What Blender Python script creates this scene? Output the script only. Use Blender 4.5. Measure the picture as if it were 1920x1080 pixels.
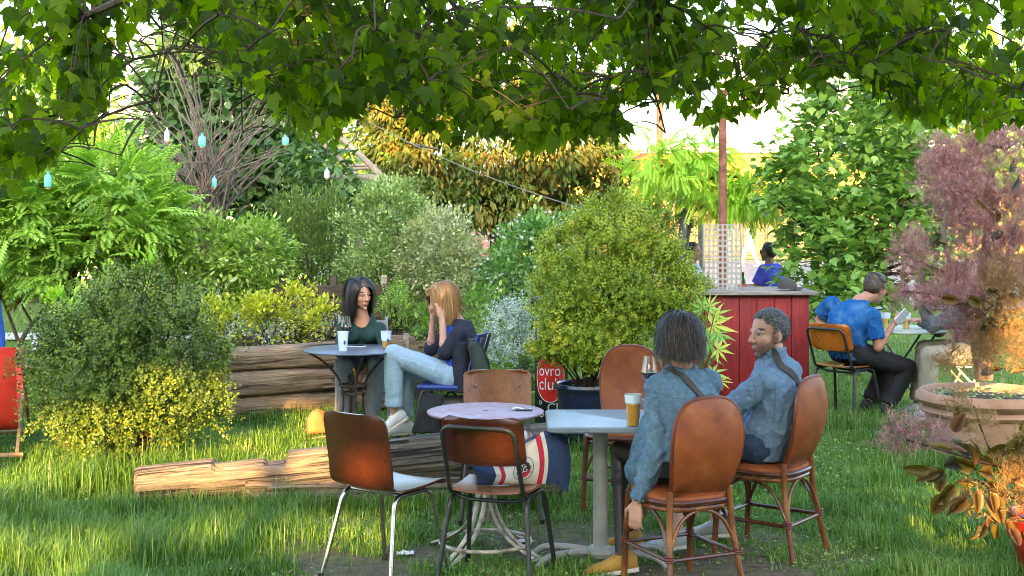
import bpy, bmesh, math, random
import numpy as np
from mathutils import Vector, Matrix, noise as mnoise
from mathutils.bvhtree import BVHTree

for _o in list(bpy.data.objects):
    bpy.data.objects.remove(_o)
scene = bpy.context.scene
COL = scene.collection
rad = math.radians

# ------------------------------------------------------------------ camera
F_PX, HORIZON, CAM_H = 2500.0, 392.0, 1.8      # measured on the 1920x1080 photograph
cam_data = bpy.data.cameras.new('camera')
cam_data.sensor_width = 36.0
cam_data.lens = F_PX / 1920.0 * 36.0
cam_data.shift_y = -(540.0 - HORIZON) / 1920.0
cam_data.clip_start = 0.05
cam_data.clip_end = 800.0
cam = bpy.data.objects.new('camera', cam_data)
COL.objects.link(cam)
cam.location = (0, 0, CAM_H)
cam.rotation_euler = (rad(90), 0, 0)
scene.camera = cam

# ------------------------------------------------------------------ sky, sun, exposure
SUN_EL, SUN_AZ = rad(14.0), rad(183.0)
world = bpy.data.worlds.new('World')
scene.world = world
world.use_nodes = True
_nt = world.node_tree
_nt.nodes.clear()
_sky = _nt.nodes.new('ShaderNodeTexSky')
_sky.sky_type = 'NISHITA'
_sky.sun_disc = False
_sky.sun_elevation = SUN_EL
_sky.sun_rotation = SUN_AZ
_sky.air_density = 1.0
_sky.dust_density = 3.0
_sky.ozone_density = 1.0
_bg = _nt.nodes.new('ShaderNodeBackground')
_bg.inputs["Strength"].default_value = 0.15
_out = _nt.nodes.new('ShaderNodeOutputWorld')
_nt.links.new(_sky.outputs[0], _bg.inputs['Color'])
_nt.links.new(_bg.outputs[0], _out.inputs['Surface'])

SUN_DIR = Vector((math.sin(SUN_AZ) * math.cos(SUN_EL), math.cos(SUN_AZ) * math.cos(SUN_EL), math.sin(SUN_EL)))
sun_data = bpy.data.lights.new('sun', 'SUN')
sun_data.energy = 3.2
sun_data.angle = rad(0.5)
sun_data.color = (1.0, 0.58, 0.20)
sun = bpy.data.objects.new('sun', sun_data)
COL.objects.link(sun)
sun.rotation_euler = SUN_DIR.to_track_quat('Z', 'Y').to_euler()
sun.location = (0, -30, 30)

scene.view_settings.view_transform = 'Standard'
scene.view_settings.look = 'None'
scene.view_settings.exposure = 3.15
scene.view_settings.gamma = 1.0
scene.view_settings.use_curve_mapping = False
scene.cycles.max_bounces = 7
scene.cycles.diffuse_bounces = 3
scene.cycles.glossy_bounces = 3
scene.cycles.transmission_bounces = 6
scene.cycles.transparent_max_bounces = 8
scene.cycles.caustics_reflective = False
scene.cycles.caustics_refractive = False
scene.cycles.sample_clamp_indirect = 6.0
scene.cycles.use_denoising = True
scene.cycles.filter_width = 0.95

# ------------------------------------------------------------------ helpers
def P(px, py, d):
    """photo pixel at a known distance -> world point"""
    return Vector(((px - 960.0) / F_PX * d, d, CAM_H - (py - HORIZON) / F_PX * d))

def V3(*a):
    return Vector(a)

def link(o, parent=None):
    COL.objects.link(o)
    if parent is not None:
        o.parent = parent
    return o

def tag(o, label=None, cat=None, group=None, kind=None):
    if label: o['label'] = label
    if cat: o['category'] = cat
    if group: o['group'] = group
    if kind: o['kind'] = kind
    return o

def thing(name, label, cat, loc=(0, 0, 0), rz=0.0, group=None):
    o = bpy.data.objects.new(name, None)
    o.empty_display_size = 0.1
    link(o)
    o.location = loc
    o.rotation_euler = (0, 0, rz)
    return tag(o, label, cat, group)

def face_rz(fx, fy):
    return math.atan2(-fx, fy)

def mesh_np(name, V, F, mat=None, smooth=False, rnd=None):
    """fast mesh: V (n,3) array, F (m,k) int array"""
    V = np.asarray(V, dtype=np.float32).reshape(-1, 3)
    F = np.asarray(F, dtype=np.int32)
    m, k = F.shape
    me = bpy.data.meshes.new(name)
    me.vertices.add(len(V))
    me.vertices.foreach_set('co', V.ravel())
    me.loops.add(m * k)
    me.loops.foreach_set('vertex_index', F.ravel())
    me.polygons.add(m)
    me.polygons.foreach_set('loop_start', np.arange(0, m * k, k, dtype=np.int32))
    me.polygons.foreach_set('loop_total', np.full(m, k, dtype=np.int32))
    if smooth:
        me.polygons.foreach_set('use_smooth', np.ones(m, dtype=bool))
    if rnd is not None:
        a = me.attributes.new('rnd', 'FLOAT', 'POINT')
        a.data.foreach_set('value', np.asarray(rnd, dtype=np.float32))
    me.update(calc_edges=True)
    if mat is not None:
        me.materials.append(mat)
    return me

def unit(v):
    v = np.asarray(v, float)
    n = np.linalg.norm(v, axis=-1, keepdims=True)
    return v / np.maximum(n, 1e-9)

class MB:
    """collects closed shapes; build() links them as one mesh object"""
    def __init__(self):
        self.v, self.f, self.mi = [], [], []
        self.cur = 0
    def add(self, vs, fs):
        b = len(self.v)
        self.v.extend([tuple(x) for x in vs])
        for f in fs:
            self.f.append([i + b for i in f])
            self.mi.append(self.cur)
        return self
    def box(self, c, s, R=None):
        hx, hy, hz = s[0] / 2, s[1] / 2, s[2] / 2
        vs = [Vector((x, y, z)) for x in (-hx, hx) for y in (-hy, hy) for z in (-hz, hz)]
        if R is not None: vs = [R @ v for v in vs]
        vs = [v + Vector(c) for v in vs]
        return self.add(vs, [(0, 1, 3, 2), (4, 6, 7, 5), (0, 4, 5, 1), (2, 3, 7, 6), (0, 2, 6, 4), (1, 5, 7, 3)])
    def rbox(self, c, s, b=0.01, R=None, seg=2):
        bm = bmesh.new()
        bmesh.ops.create_cube(bm, size=1.0)
        for v in bm.verts: v.co = Vector((v.co.x * s[0], v.co.y * s[1], v.co.z * s[2]))
        bmesh.ops.bevel(bm, geom=list(bm.edges), offset=b, segments=seg, affect='EDGES', profile=0.5)
        bm.verts.index_update()
        vs = [(R @ v.co if R is not None else v.co) + Vector(c) for v in bm.verts]
        fs = [[v.index for v in f.verts] for f in bm.faces]
        bm.free()
        return self.add(vs, fs)
    def rings(self, rings, caps=True, closed=False):
        n = len(rings[0]); vs = [p for r in rings for p in r]; fs = []
        m = len(rings)
        for i in range(m - 1 + (1 if closed else 0)):
            a, b = i * n, ((i + 1) % m) * n
            for j in range(n):
                k = (j + 1) % n
                fs.append((a + j, a + k, b + k, b + j))
        if caps and not closed:
            fs.append(tuple(reversed(range(n))))
            fs.append(tuple(range((m - 1) * n, m * n)))
        return self.add(vs, fs)
    def tube(self, pts, r, n=8, caps=True, closed=False, flat=None):
        """tube along pts; r number or list; flat = (up vector, ratio) for a strap-like section"""
        pts = [Vector(p) for p in pts]
        m = len(pts)
        rs = [r] * m if not hasattr(r, '__len__') else list(r)
        tans = []
        for i in range(m):
            if closed: t = pts[(i + 1) % m] - pts[i - 1]
            else: t = pts[min(i + 1, m - 1)] - pts[max(i - 1, 0)]
            if t.length < 1e-9: t = Vector((0, 0, 1))
            tans.append(t.normalized())
        t0 = tans[0]
        u = t0.orthogonal().normalized()
        if flat: u = (Vector(flat[0]) - t0 * t0.dot(Vector(flat[0]))).normalized()
        rings = []
        for i in range(m):
            t = tans[i]
            if flat:
                w = Vector(flat[0]); u2 = w - t * t.dot(w)
                u = u2.normalized() if u2.length > 1e-4 else u
            else:
                u = (u - t * t.dot(u))
                u = u.normalized() if u.length > 1e-6 else t.orthogonal().normalized()
            w = t.cross(u)
            q = flat[1] if flat else 1.0
            rings.append([pts[i] + (u * math.cos(2 * math.pi * j / n) * q + w * math.sin(2 * math.pi * j / n)) * rs[i] for j in range(n)])
        return self.rings(rings, caps, closed)
    def lathe(self, prof, n=24, c=(0, 0, 0), R=None, caps=True):
        c = Vector(c); rings = []
        for r, z in prof:
            ring = []
            for j in range(n):
                a = 2 * math.pi * j / n
                v = Vector((r * math.cos(a), r * math.sin(a), z))
                ring.append((R @ v if R is not None else v) + c)
            rings.append(ring)
        return self.rings(rings, caps)
    def ell(self, c, r, R=None, nu=16, nv=10):
        c = Vector(c); rings = []
        if not hasattr(r, '__len__'): r = (r, r, r)
        for i in range(nv + 1):
            th = -math.pi / 2 + math.pi * (0.02 + 0.96 * i / nv)
            ring = []
            for j in range(nu):
                a = 2 * math.pi * j / nu
                v = Vector((r[0] * math.cos(th) * math.cos(a), r[1] * math.cos(th) * math.sin(a), r[2] * math.sin(th)))
                ring.append((R @ v if R is not None else v) + c)
            rings.append(ring)
        return self.rings(rings)
    def cone(self, A, B, r1, r2, n=14):
        """capsule-like limb with round ends"""
        A, B = Vector(A), Vector(B)
        t = (B - A)
        t = t.normalized() if t.length > 1e-6 else Vector((0, 0, 1))
        pts, rs = [], []
        for k in range(4):
            a = math.pi / 2 * (0.06 + 0.94 * k / 3)
            pts.append(A - t * r1 * math.cos(a)); rs.append(r1 * math.sin(a))
        for k in range(4):
            a = math.pi / 2 * (1 - 0.94 * k / 3)
            pts.append(B + t * r2 * math.cos(a)); rs.append(r2 * math.sin(a))
        return self.tube(pts, rs, n)
    def loft(self, secs, n=18, p=2.3):
        """secs: (centre, lateral unit, forward unit, half width, half depth)"""
        rings = []
        for c, la, fo, rx, ry in secs:
            ring = []
            for j in range(n):
                a = 2 * math.pi * j / n
                ca, sa = math.cos(a), math.sin(a)
                x = math.copysign(abs(ca) ** (2 / p), ca) * rx
                y = math.copysign(abs(sa) ** (2 / p), sa) * ry
                ring.append(Vector(c) + Vector(la) * x + Vector(fo) * y)
            rings.append(ring)
        return self.rings(rings)
    def sheet(self, fn, nu, nv, th):
        """curved board: fn(u,v) -> mid surface point; th = thickness"""
        g = [[Vector(fn(i / nu, j / nv)) for j in range(nv + 1)] for i in range(nu + 1)]
        top, bot = [], []
        for i in range(nu + 1):
            for j in range(nv + 1):
                a = g[min(i + 1, nu)][j] - g[max(i - 1, 0)][j]
                b = g[i][min(j + 1, nv)] - g[i][max(j - 1, 0)]
                nn = a.cross(b)
                nn = nn.normalized() if nn.length > 1e-9 else Vector((0, 0, 1))
                top.append(g[i][j] + nn * th / 2); bot.append(g[i][j] - nn * th / 2)
        W = nv + 1; N = len(top); fs = []
        for i in range(nu):
            for j in range(nv):
                a = i * W + j
                fs.append((a, a + W, a + W + 1, a + 1))
                fs.append((N + a, N + a + 1, N + a + W + 1, N + a + W))
        rim = [j for j in range(W)] + [i * W + nv for i in range(1, nu + 1)] + [nu * W + j for j in range(nv - 1, -1, -1)] + [i * W for i in range(nu - 1, 0, -1)]
        for k in range(len(rim)):
            a, b = rim[k], rim[(k + 1) % len(rim)]
            fs.append((a, b, N + b, N + a))
        return self.add(top + bot, fs)
    def poly(self, outline, th, R=None, c=(0, 0, 0)):
        """flat outline (x,y) extruded by th along z"""
        n = len(outline)
        vs = [Vector((x, y, 0)) for x, y in outline] + [Vector((x, y, th)) for x, y in outline]
        vs = [(R @ v if R is not None else v) + Vector(c) for v in vs]
        fs = [tuple(reversed(range(n))), tuple(range(n, 2 * n))]
        fs += [(i, (i + 1) % n, n + (i + 1) % n, n + i) for i in range(n)]
        return self.add(vs, fs)
    def mesh(self, name, mats, smooth=True):
        me = bpy.data.meshes.new(name)
        me.from_pydata(self.v, [], self.f)
        if not isinstance(mats, (list, tuple)): mats = [mats]
        for m in mats: me.materials.append(m)
        me.polygons.foreach_set('material_index', self.mi)
        if smooth:
            me.polygons.foreach_set('use_smooth', [True] * len(me.polygons))
            try: me.set_sharp_from_angle(angle=rad(38))
            except Exception: pass
        me.update()
        return me
    def build(self, name, mats, parent=None, smooth=True):
        o = bpy.data.objects.new(name, self.mesh(name, mats, smooth))
        return link(o, parent)

def bez(p0, p1, p2, n=8):
    p0, p1, p2 = Vector(p0), Vector(p1), Vector(p2)
    return [p0 * (1 - t) ** 2 + p1 * 2 * t * (1 - t) + p2 * t * t for t in [i / n for i in range(n + 1)]]

def smooth_path(pts, n=5):
    """Catmull-Rom through pts"""
    pts = [Vector(p) for p in pts]; out = []
    for i in range(len(pts) - 1):
        a = pts[max(i - 1, 0)]; b = pts[i]; c = pts[i + 1]; d = pts[min(i + 2, len(pts) - 1)]
        for k in range(n):
            t = k / n
            out.append(0.5 * ((2 * b) + (c - a) * t + (2 * a - 5 * b + 4 * c - d) * t * t + (3 * b - a - 3 * c + d) * t ** 3))
    out.append(pts[-1])
    return out

def round_path(pts, r=0.05, n=4):
    """polyline with rounded corners"""
    pts = [Vector(p) for p in pts]; out = [pts[0]]
    for i in range(1, len(pts) - 1):
        a, b, c = pts[i - 1], pts[i], pts[i + 1]
        ra = min(r, (a - b).length * .45, (c - b).length * .45)
        s = b + (a - b).normalized() * ra; e = b + (c - b).normalized() * ra
        out += bez(s, b, e, n)
    out.append(pts[-1])
    return out

def copy_tree(o, parent=None):
    c = o.copy(); COL.objects.link(c); c.parent = parent
    for ch in list(o.children): copy_tree(ch, c)
    return c

# ------------------------------------------------------------------ materials
def newmat(name):
    m = bpy.data.materials.new(name); m.use_nodes = True
    nt = m.node_tree
    return m, nt, nt.nodes['Principled BSDF'], nt.nodes['Material Output']

def setin(b, **kw):
    for k, v in kw.items():
        k = k.replace('_', ' ')
        if k in b.inputs: b.inputs[k].default_value = v

def ramp(nt, fac, cols):
    r = nt.nodes.new('ShaderNodeValToRGB')
    el = r.color_ramp.elements
    while len(el) < len(cols): el.new(0.5)
    for i, c in enumerate(cols):
        if len(c) == 2: el[i].position, cc = c
        else: el[i].position, cc = i / max(1, len(cols) - 1), c
        el[i].color = (*cc, 1)
    nt.links.new(fac, r.inputs['Fac'])
    return r.outputs['Color']

def coords(nt, scale=(1, 1, 1), which='Object'):
    tc = nt.nodes.new('ShaderNodeTexCoord'); mp = nt.nodes.new('ShaderNodeMapping')
    mp.inputs['Scale'].default_value = scale
    nt.links.new(tc.outputs[which], mp.inputs['Vector'])
    return mp.outputs['Vector']

def noise_tex(nt, vec, scale=5, detail=4, rough=0.55, dist=0.0):
    n = nt.nodes.new('ShaderNodeTexNoise')
    n.inputs['Scale'].default_value = scale; n.inputs['Detail'].default_value = detail
    n.inputs['Roughness'].default_value = rough; n.inputs['Distortion'].default_value = dist
    nt.links.new(vec, n.inputs['Vector'])
    return n.outputs['Fac']

def bump(nt, b, h, strength=0.3, dist=0.01):
    n = nt.nodes.new('ShaderNodeBump')
    n.inputs['Strength'].default_value = strength; n.inputs['Distance'].default_value = dist
    nt.links.new(h, n.inputs['Height']); nt.links.new(n.outputs['Normal'], b.inputs['Normal'])

def mat(name, cols, rough=0.6, scale=6.0, stretch=(1, 1, 1), metallic=0.0, spec=0.5, bmp=0.0, bdist=0.005, detail=5, dist=0.0, coat=0.0, rough_var=0.0):
    m, nt, b, out = newmat(name)
    if not hasattr(cols[0], '__len__'): cols = [cols]
    setin(b, Roughness=rough, Metallic=metallic, Specular_IOR_Level=spec, Coat_Weight=coat, Coat_Roughness=0.15)
    v = coords(nt, stretch); f = noise_tex(nt, v, scale, detail, 0.6, dist)
    if len(cols) > 1:
        lo, hi = 0.3, 0.7
        cc = [(lo + (hi - lo) * i / (len(cols) - 1), c) for i, c in enumerate(cols)]
        nt.links.new(ramp(nt, f, cc), b.inputs['Base Color'])
    else:
        setin(b, Base_Color=(*cols[0], 1))
    if rough_var:
        mr = nt.nodes.new('ShaderNodeMapRange')
        mr.inputs['To Min'].default_value = max(0, rough - rough_var); mr.inputs['To Max'].default_value = min(1, rough + rough_var)
        nt.links.new(noise_tex(nt, v, scale * 2.3, 4), mr.inputs['Value']); nt.links.new(mr.outputs[0], b.inputs['Roughness'])
    if bmp:
        bump(nt, b, noise_tex(nt, v, scale * 4, 6, 0.65), bmp, bdist)
    return m

def leafmat(name, cols, trans=0.35, rough=0.42, spec=0.35, tcol=None, gain=2.0):
    """leaf: per-leaf colour from 'rnd', light passing through"""
    cols = [(p_, tuple(min(.6, q * gain * k_) for q, k_ in zip(c_, (1, 1.04, .74 if c_[2] < .6 * c_[1] else 1)))) for p_, c_ in cols]
    m, nt, b, out = newmat(name)
    at = nt.nodes.new('ShaderNodeAttribute'); at.attribute_name = 'rnd'
    col = ramp(nt, at.outputs['Fac'], cols)
    nt.links.new(col, b.inputs['Base Color'])
    setin(b, Roughness=rough, Specular_IOR_Level=spec)
    tr = nt.nodes.new('ShaderNodeBsdfTranslucent')
    hs = nt.nodes.new('ShaderNodeMix'); hs.data_type = 'RGBA'; hs.blend_type = 'MULTIPLY'
    hs.inputs['Factor'].default_value = 1.0
    nt.links.new(col, hs.inputs['A']); hs.inputs['B'].default_value = (*(tcol or (2.6, 2.3, 0.9)), 1)
    nt.links.new(hs.outputs['Result'], tr.inputs['Color'])
    mx = nt.nodes.new('ShaderNodeMixShader'); mx.inputs['Fac'].default_value = trans if trans > .45 else trans * .72
    nt.links.new(b.outputs[0], mx.inputs[1]); nt.links.new(tr.outputs[0], mx.inputs[2])
    nt.links.new(mx.outputs[0], out.inputs['Surface'])
    return m

def woodmat(name, dark, mid, light, axis=0, rough=0.6, scale=3.0, coat=0.0, grain=26.0, bmp=0.25, crack=None):
    m, nt, b, out = newmat(name)
    st = [grain, grain, grain]; st[axis] = 1.6
    v = coords(nt, st)
    f = noise_tex(nt, v, scale, 8, 0.65, 0.6)
    v2 = coords(nt, (1, 1, 1)); f2 = noise_tex(nt, v2, 3.0, 4)
    c1 = ramp(nt, f, [(0.28, dark), (0.5, mid), (0.75, light)])
    mx = nt.nodes.new('ShaderNodeMix'); mx.data_type = 'RGBA'; mx.blend_type = 'MULTIPLY'
    nt.links.new(c1, mx.inputs['A'])
    nt.links.new(ramp(nt, f2, [(0.3, (0.6, 0.6, 0.62)), (0.7, (1.15, 1.1, 1.05))]), mx.inputs['B'])
    mx.inputs['Factor'].default_value = 0.8
    res = mx.outputs['Result']; hgt = f
    if crack:                                     # long dark drying cracks
        st2 = [crack] * 3; st2[axis] = 0.9
        g = noise_tex(nt, coords(nt, st2), 1.0, 5, .55, .4)
        cr = ramp(nt, g, [(.395, (.07, .055, .04)), (.435, (.9, .9, .9)), (.60, (1, 1, 1)), (.68, (1.3, 1.27, 1.22))])
        m3 = nt.nodes.new('ShaderNodeMix'); m3.data_type = 'RGBA'; m3.blend_type = 'MULTIPLY'; m3.inputs['Factor'].default_value = .9
        nt.links.new(res, m3.inputs['A']); nt.links.new(cr, m3.inputs['B']); res = m3.outputs['Result']
        ad = nt.nodes.new('ShaderNodeMath'); ad.operation = 'ADD'; nt.links.new(f, ad.inputs[0]); nt.links.new(cr, ad.inputs[1]); hgt = ad.outputs[0]
    nt.links.new(res, b.inputs['Base Color'])
    setin(b, Roughness=rough, Coat_Weight=coat, Coat_Roughness=0.22, Specular_IOR_Level=0.4)
    bump(nt, b, hgt, bmp, 0.006 if not crack else .015)
    return m

def glassmat(name, col=(1, 1, 1), rough=0.0, ior=1.45, weight=1.0, clear=.92):
    """thin clear wall: straight-through light plus a sky reflection at grazing angles"""
    m, nt, b, out = newmat(name)
    setin(b, Base_Color=(*[c * .8 for c in col], 1), Roughness=max(rough, .03), IOR=ior, Specular_IOR_Level=.6)
    tr = nt.nodes.new('ShaderNodeBsdfTransparent'); tr.inputs['Color'].default_value = (*col, 1)
    lw_ = nt.nodes.new('ShaderNodeLayerWeight'); lw_.inputs['Blend'].default_value = .5; fr = nt.nodes.new('ShaderNodeMath'); fr.operation = 'POWER'; fr.inputs[1].default_value = 4.0; nt.links.new(lw_.outputs['Facing'], fr.inputs[0])
    mr = nt.nodes.new('ShaderNodeMapRange'); mr.inputs['To Min'].default_value = 1 - clear; mr.inputs['To Max'].default_value = .75
    nt.links.new(fr.outputs[0], mr.inputs['Value'])
    mx = nt.nodes.new('ShaderNodeMixShader'); nt.links.new(mr.outputs[0], mx.inputs['Fac'])
    gl = nt.nodes.new('ShaderNodeBsdfGlossy'); gl.inputs['Roughness'].default_value = max(rough, .02)
    nt.links.new(tr.outputs[0], mx.inputs[1]); nt.links.new((b if clear < .8 else gl).outputs[0], mx.inputs[2]); nt.links.new(mx.outputs[0], out.inputs['Surface'])
    return m

def attrmat(name, rough=0.5, sss=0.0, bmp=0.0, spec=0.4):
    """colour read from the point attribute 'paint'"""
    m, nt, b, out = newmat(name)
    at = nt.nodes.new('ShaderNodeAttribute'); at.attribute_name = 'paint'
    nt.links.new(at.outputs['Color'], b.inputs['Base Color'])
    setin(b, Roughness=rough, Specular_IOR_Level=spec)
    if sss:
        setin(b, Subsurface_Weight=sss, Subsurface_Scale=0.01)
    if bmp:
        bump(nt, b, noise_tex(nt, coords(nt), 180, 3), bmp, 0.002)
    return m

PLY = woodmat('plywood_red', (.034, .008, .004), (.070, .017, .008), (.105, .028, .013), axis=2, rough=.30, coat=.45, grain=44, bmp=.05)
PLY_L = woodmat('plywood_tan', (.10, .030, .008), (.26, .085, .022), (.36, .13, .04), axis=2, rough=.36, coat=.35, grain=30, bmp=.05)
PLY_O = woodmat('plywood_orange', (.22, .055, .008), (.44, .13, .016), (.55, .19, .03), axis=2, rough=.35, coat=.35, grain=24, bmp=.05)
PLY_S = woodmat('plywood_seat', (.11, .035, .012), (.26, .09, .035), (.36, .14, .06), axis=1, rough=.33, coat=.4, grain=30, bmp=.05)
CHROME = mat('chrome_worn', [(.36, .35, .32), (.55, .54, .51)], rough=.24, metallic=1.0, scale=18, rough_var=.12)
BLACKM = mat('black_enamel', [(.012, .013, .014), (.03, .03, .03)], rough=.35, scale=24, bmp=.1)
LEATHER = mat('tan_leather', [(.16, .034, .009), (.25, .058, .014), (.34, .10, .03)], rough=.50, scale=7, bmp=.2, bdist=.002, rough_var=.12)
CANE = mat('cane', [(.055, .014, .005), (.14, .038, .010), (.33, .13, .03)], rough=.32, scale=9, stretch=(1, 1, .5), coat=.4, bmp=.2)
CANE_D = mat('cane_dark', [(.035, .008, .004), (.11, .026, .008)], rough=.32, scale=16, coat=.4, bmp=.2)
PIPING = mat('leather_piping', [(.10, .018, .008), (.17, .04, .015)], rough=.4, scale=18)
LOGWOOD = woodmat('weathered_log', (.042, .033, .025), (.185, .15, .115), (.40, .335, .26), axis=0, rough=.85, scale=2.2, grain=34, bmp=1.0, crack=27)
LOGWOOD2 = woodmat('log_brown', (.080, .052, .032), (.24, .17, .105), (.44, .34, .225), axis=0, rough=.85, scale=2.2, grain=30, bmp=1.0, crack=22)
LOGEND = mat('log_end', [(.16, .11, .06), (.36, .26, .15)], rough=.9, scale=9, bmp=.6, dist=1.2)
POLEWOOD = woodmat('pole_wood', (.10, .085, .07), (.30, .26, .21), (.48, .43, .36), axis=0, rough=.8, scale=3, grain=14, bmp=.4)
BARK = mat('bark', [(.035, .026, .018), (.10, .078, .055)], rough=.9, scale=22, stretch=(1, 1, .3), bmp=.9, bdist=.01)
TWIG = mat('twig', [(.022, .014, .008), (.06, .036, .02)], rough=.8, scale=30)
TWIG_G = mat('green_twig', [(.05, .06, .018), (.10, .10, .035)], rough=.7, scale=30)
WEAVE_V = None
# ================================================================== THE SETTING
rng = np.random.default_rng(11)

def sstep(a, b, x):
    t = np.clip((x - a) / (b - a), 0, 1)
    return t * t * (3 - 2 * t)

def ground_z(x, y):
    x = np.asarray(x, float); y = np.asarray(y, float)
    z = .06 * sstep(8.9, 10.2, y) * sstep(.9, -.1, x) * sstep(30, 20, y)
    z = z + .012 * np.sin(x * 2.1 + .4) * np.sin(y * 1.7) * sstep(30, 14, y) - .01
    z = z - .28 * sstep(22, 40, y)
    return z

def gz(x, y):
    return float(ground_z(x, y))

# ---- ground sheet
xs = np.concatenate([np.linspace(-260, -12, 14), np.linspace(-11, 11, 56), np.linspace(12, 260, 14)])
ys = np.concatenate([np.linspace(-60, 4, 12), np.linspace(5, 16, 50), np.linspace(17, 60, 30), np.linspace(70, 600, 12)])
gx, gy = np.meshgrid(xs, ys, indexing='ij')
gzv = ground_z(gx, gy)
GV = np.stack([gx, gy, gzv], -1).reshape(-1, 3)
ny = len(ys)
ii, jj = np.meshgrid(np.arange(len(xs) - 1), np.arange(ny - 1), indexing='ij')
a0 = (ii * ny + jj).ravel()
GF = np.stack([a0, a0 + ny, a0 + ny + 1, a0 + 1], -1)

m, nt, b, out = newmat('lawn_soil')
v = coords(nt)
n1 = noise_tex(nt, v, 1.3, 6, .6); n2 = noise_tex(nt, v, 14, 6, .7); n3 = noise_tex(nt, v, 90, 3)
grass_c = ramp(nt, n2, [(.3, (.05, .09, .014)), (.55, (.09, .16, .026)), (.75, (.16, .21, .045))])
soil_c = ramp(nt, n2, [(.3, (.07, .055, .035)), (.6, (.145, .118, .078)), (.8, (.24, .20, .14))])
sx = nt.nodes.new('ShaderNodeSeparateXYZ'); nt.links.new(coords(nt), sx.inputs[0])
def rng_node(inp, a, b_):
    r = nt.nodes.new('ShaderNodeMapRange'); r.interpolation_type = 'SMOOTHSTEP'
    r.inputs['From Min'].default_value = a; r.inputs['From Max'].default_value = b_
    nt.links.new(inp, r.inputs['Value']); return r.outputs[0]
def mth(op, a, b_=None):
    n = nt.nodes.new('ShaderNodeMath'); n.operation = op
    for i, q in enumerate((a, b_)):
        if q is None: continue
        if isinstance(q, (int, float)): n.inputs[i].default_value = q
        else: nt.links.new(q, n.inputs[i])
    return n.outputs[0]
# trodden earth between the tables
w = mth('MULTIPLY', mth('MULTIPLY', rng_node(sx.outputs[0], -1.7, -1.0), rng_node(sx.outputs[0], 2.6, 1.2)), mth('MULTIPLY', rng_node(sx.outputs[1], 5.6, 6.2), rng_node(sx.outputs[1], 8.4, 7.2)))
w = mth('MULTIPLY', w, rng_node(n1, .36, .52))
mx = nt.nodes.new('ShaderNodeMix'); mx.data_type = 'RGBA'
nt.links.new(w, mx.inputs['Factor']); nt.links.new(grass_c, mx.inputs['A']); nt.links.new(soil_c, mx.inputs['B'])
nt.links.new(mx.outputs['Result'], b.inputs['Base Color']); setin(b, Roughness=.95, Specular_IOR_Level=.15)
bump(nt, b, n2, .8, .03)
ground = bpy.data.objects.new('ground', mesh_np('ground', GV, GF, m, True))
link(ground); tag(ground, 'grassy ground of the beer garden with trodden earth between tables', None, kind='structure')

def sheet_struct(name, label, x0, x1, y0, y1, dz, mat_, n=12):
    X, Y = np.meshgrid(np.linspace(x0, x1, n), np.linspace(y0, y1, n), indexing='ij')
    V = np.stack([X, Y, ground_z(X, Y) + dz], -1).reshape(-1, 3)
    i, j = np.meshgrid(np.arange(n - 1), np.arange(n - 1), indexing='ij'); a = (i * n + j).ravel()
    o = bpy.data.objects.new(name, mesh_np(name, V, np.stack([a, a + n, a + n + 1, a + 1], -1), mat_, True))
    link(o); return tag(o, label, kind='structure')

ASPH = mat('pale_asphalt', [(.12, .12, .13), (.18, .18, .19)], rough=.85, scale=5, bmp=.3)
PATHM = mat('path_gravel', [(.30, .29, .26), (.46, .44, .40)], rough=.95, scale=22, bmp=.5)
sheet_struct('street', 'pale grey paved street beyond the garden', 3.0, 40, 24, 54, .02, ASPH, 40)
sheet_struct('garden_path', 'light gravel path crossing the lawn at left', -9.5, -4.2, 17.6, 18.7, .02, PATHM, 12)

# ---- grass
def make_grass(name, label, X, Y, L, W, mat_, lean=.68, z0=None):
    N = len(X)
    az = rng.uniform(0, 2 * np.pi, N)
    dx, dy = np.cos(az), np.sin(az)
    ln = np.abs(rng.normal(lean, .40, N))
    base = np.stack([X, Y, (ground_z(X, Y) if z0 is None else z0) - .005], -1)
    side = np.stack([-dy, dx, np.zeros(N)], -1) * (W / 2)[:, None]
    d1 = np.stack([dx * ln * .35, dy * ln * .35, np.ones(N)], -1); d1 = unit(d1)
    d2 = unit(np.stack([dx * ln * 1.5, dy * ln * 1.5, np.ones(N) * .75], -1))
    mid = base + d1 * (L * .55)[:, None]
    tip = mid + d2 * (L * .5)[:, None]
    V = np.stack([base - side, base + side, mid + side * .8, mid - side * .8, tip], 1)
    k = np.arange(N)[:, None] * 5
    F = np.concatenate([k + np.array([[0, 1, 2]]), k + np.array([[0, 2, 3]]), k + np.array([[3, 2, 4]])], 0)
    pn_ = .5 + .28 * np.sin(X * 1.9 + 1.3 * np.sin(Y * 1.1)) * np.sin(Y * 2.3 + X) + .22 * np.sin(X * 6.1 + 2 * np.sin(Y * 5.2))
    r = np.repeat(np.clip(.45 * pn_ + .55 * rng.uniform(0, 1, N) ** 1.1, 0, 1), 5)
    o = bpy.data.objects.new(name, mesh_np(name, V.reshape(-1, 3), F, mat_, True, r))
    link(o); return tag(o, label, 'grass', kind='stuff')

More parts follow.
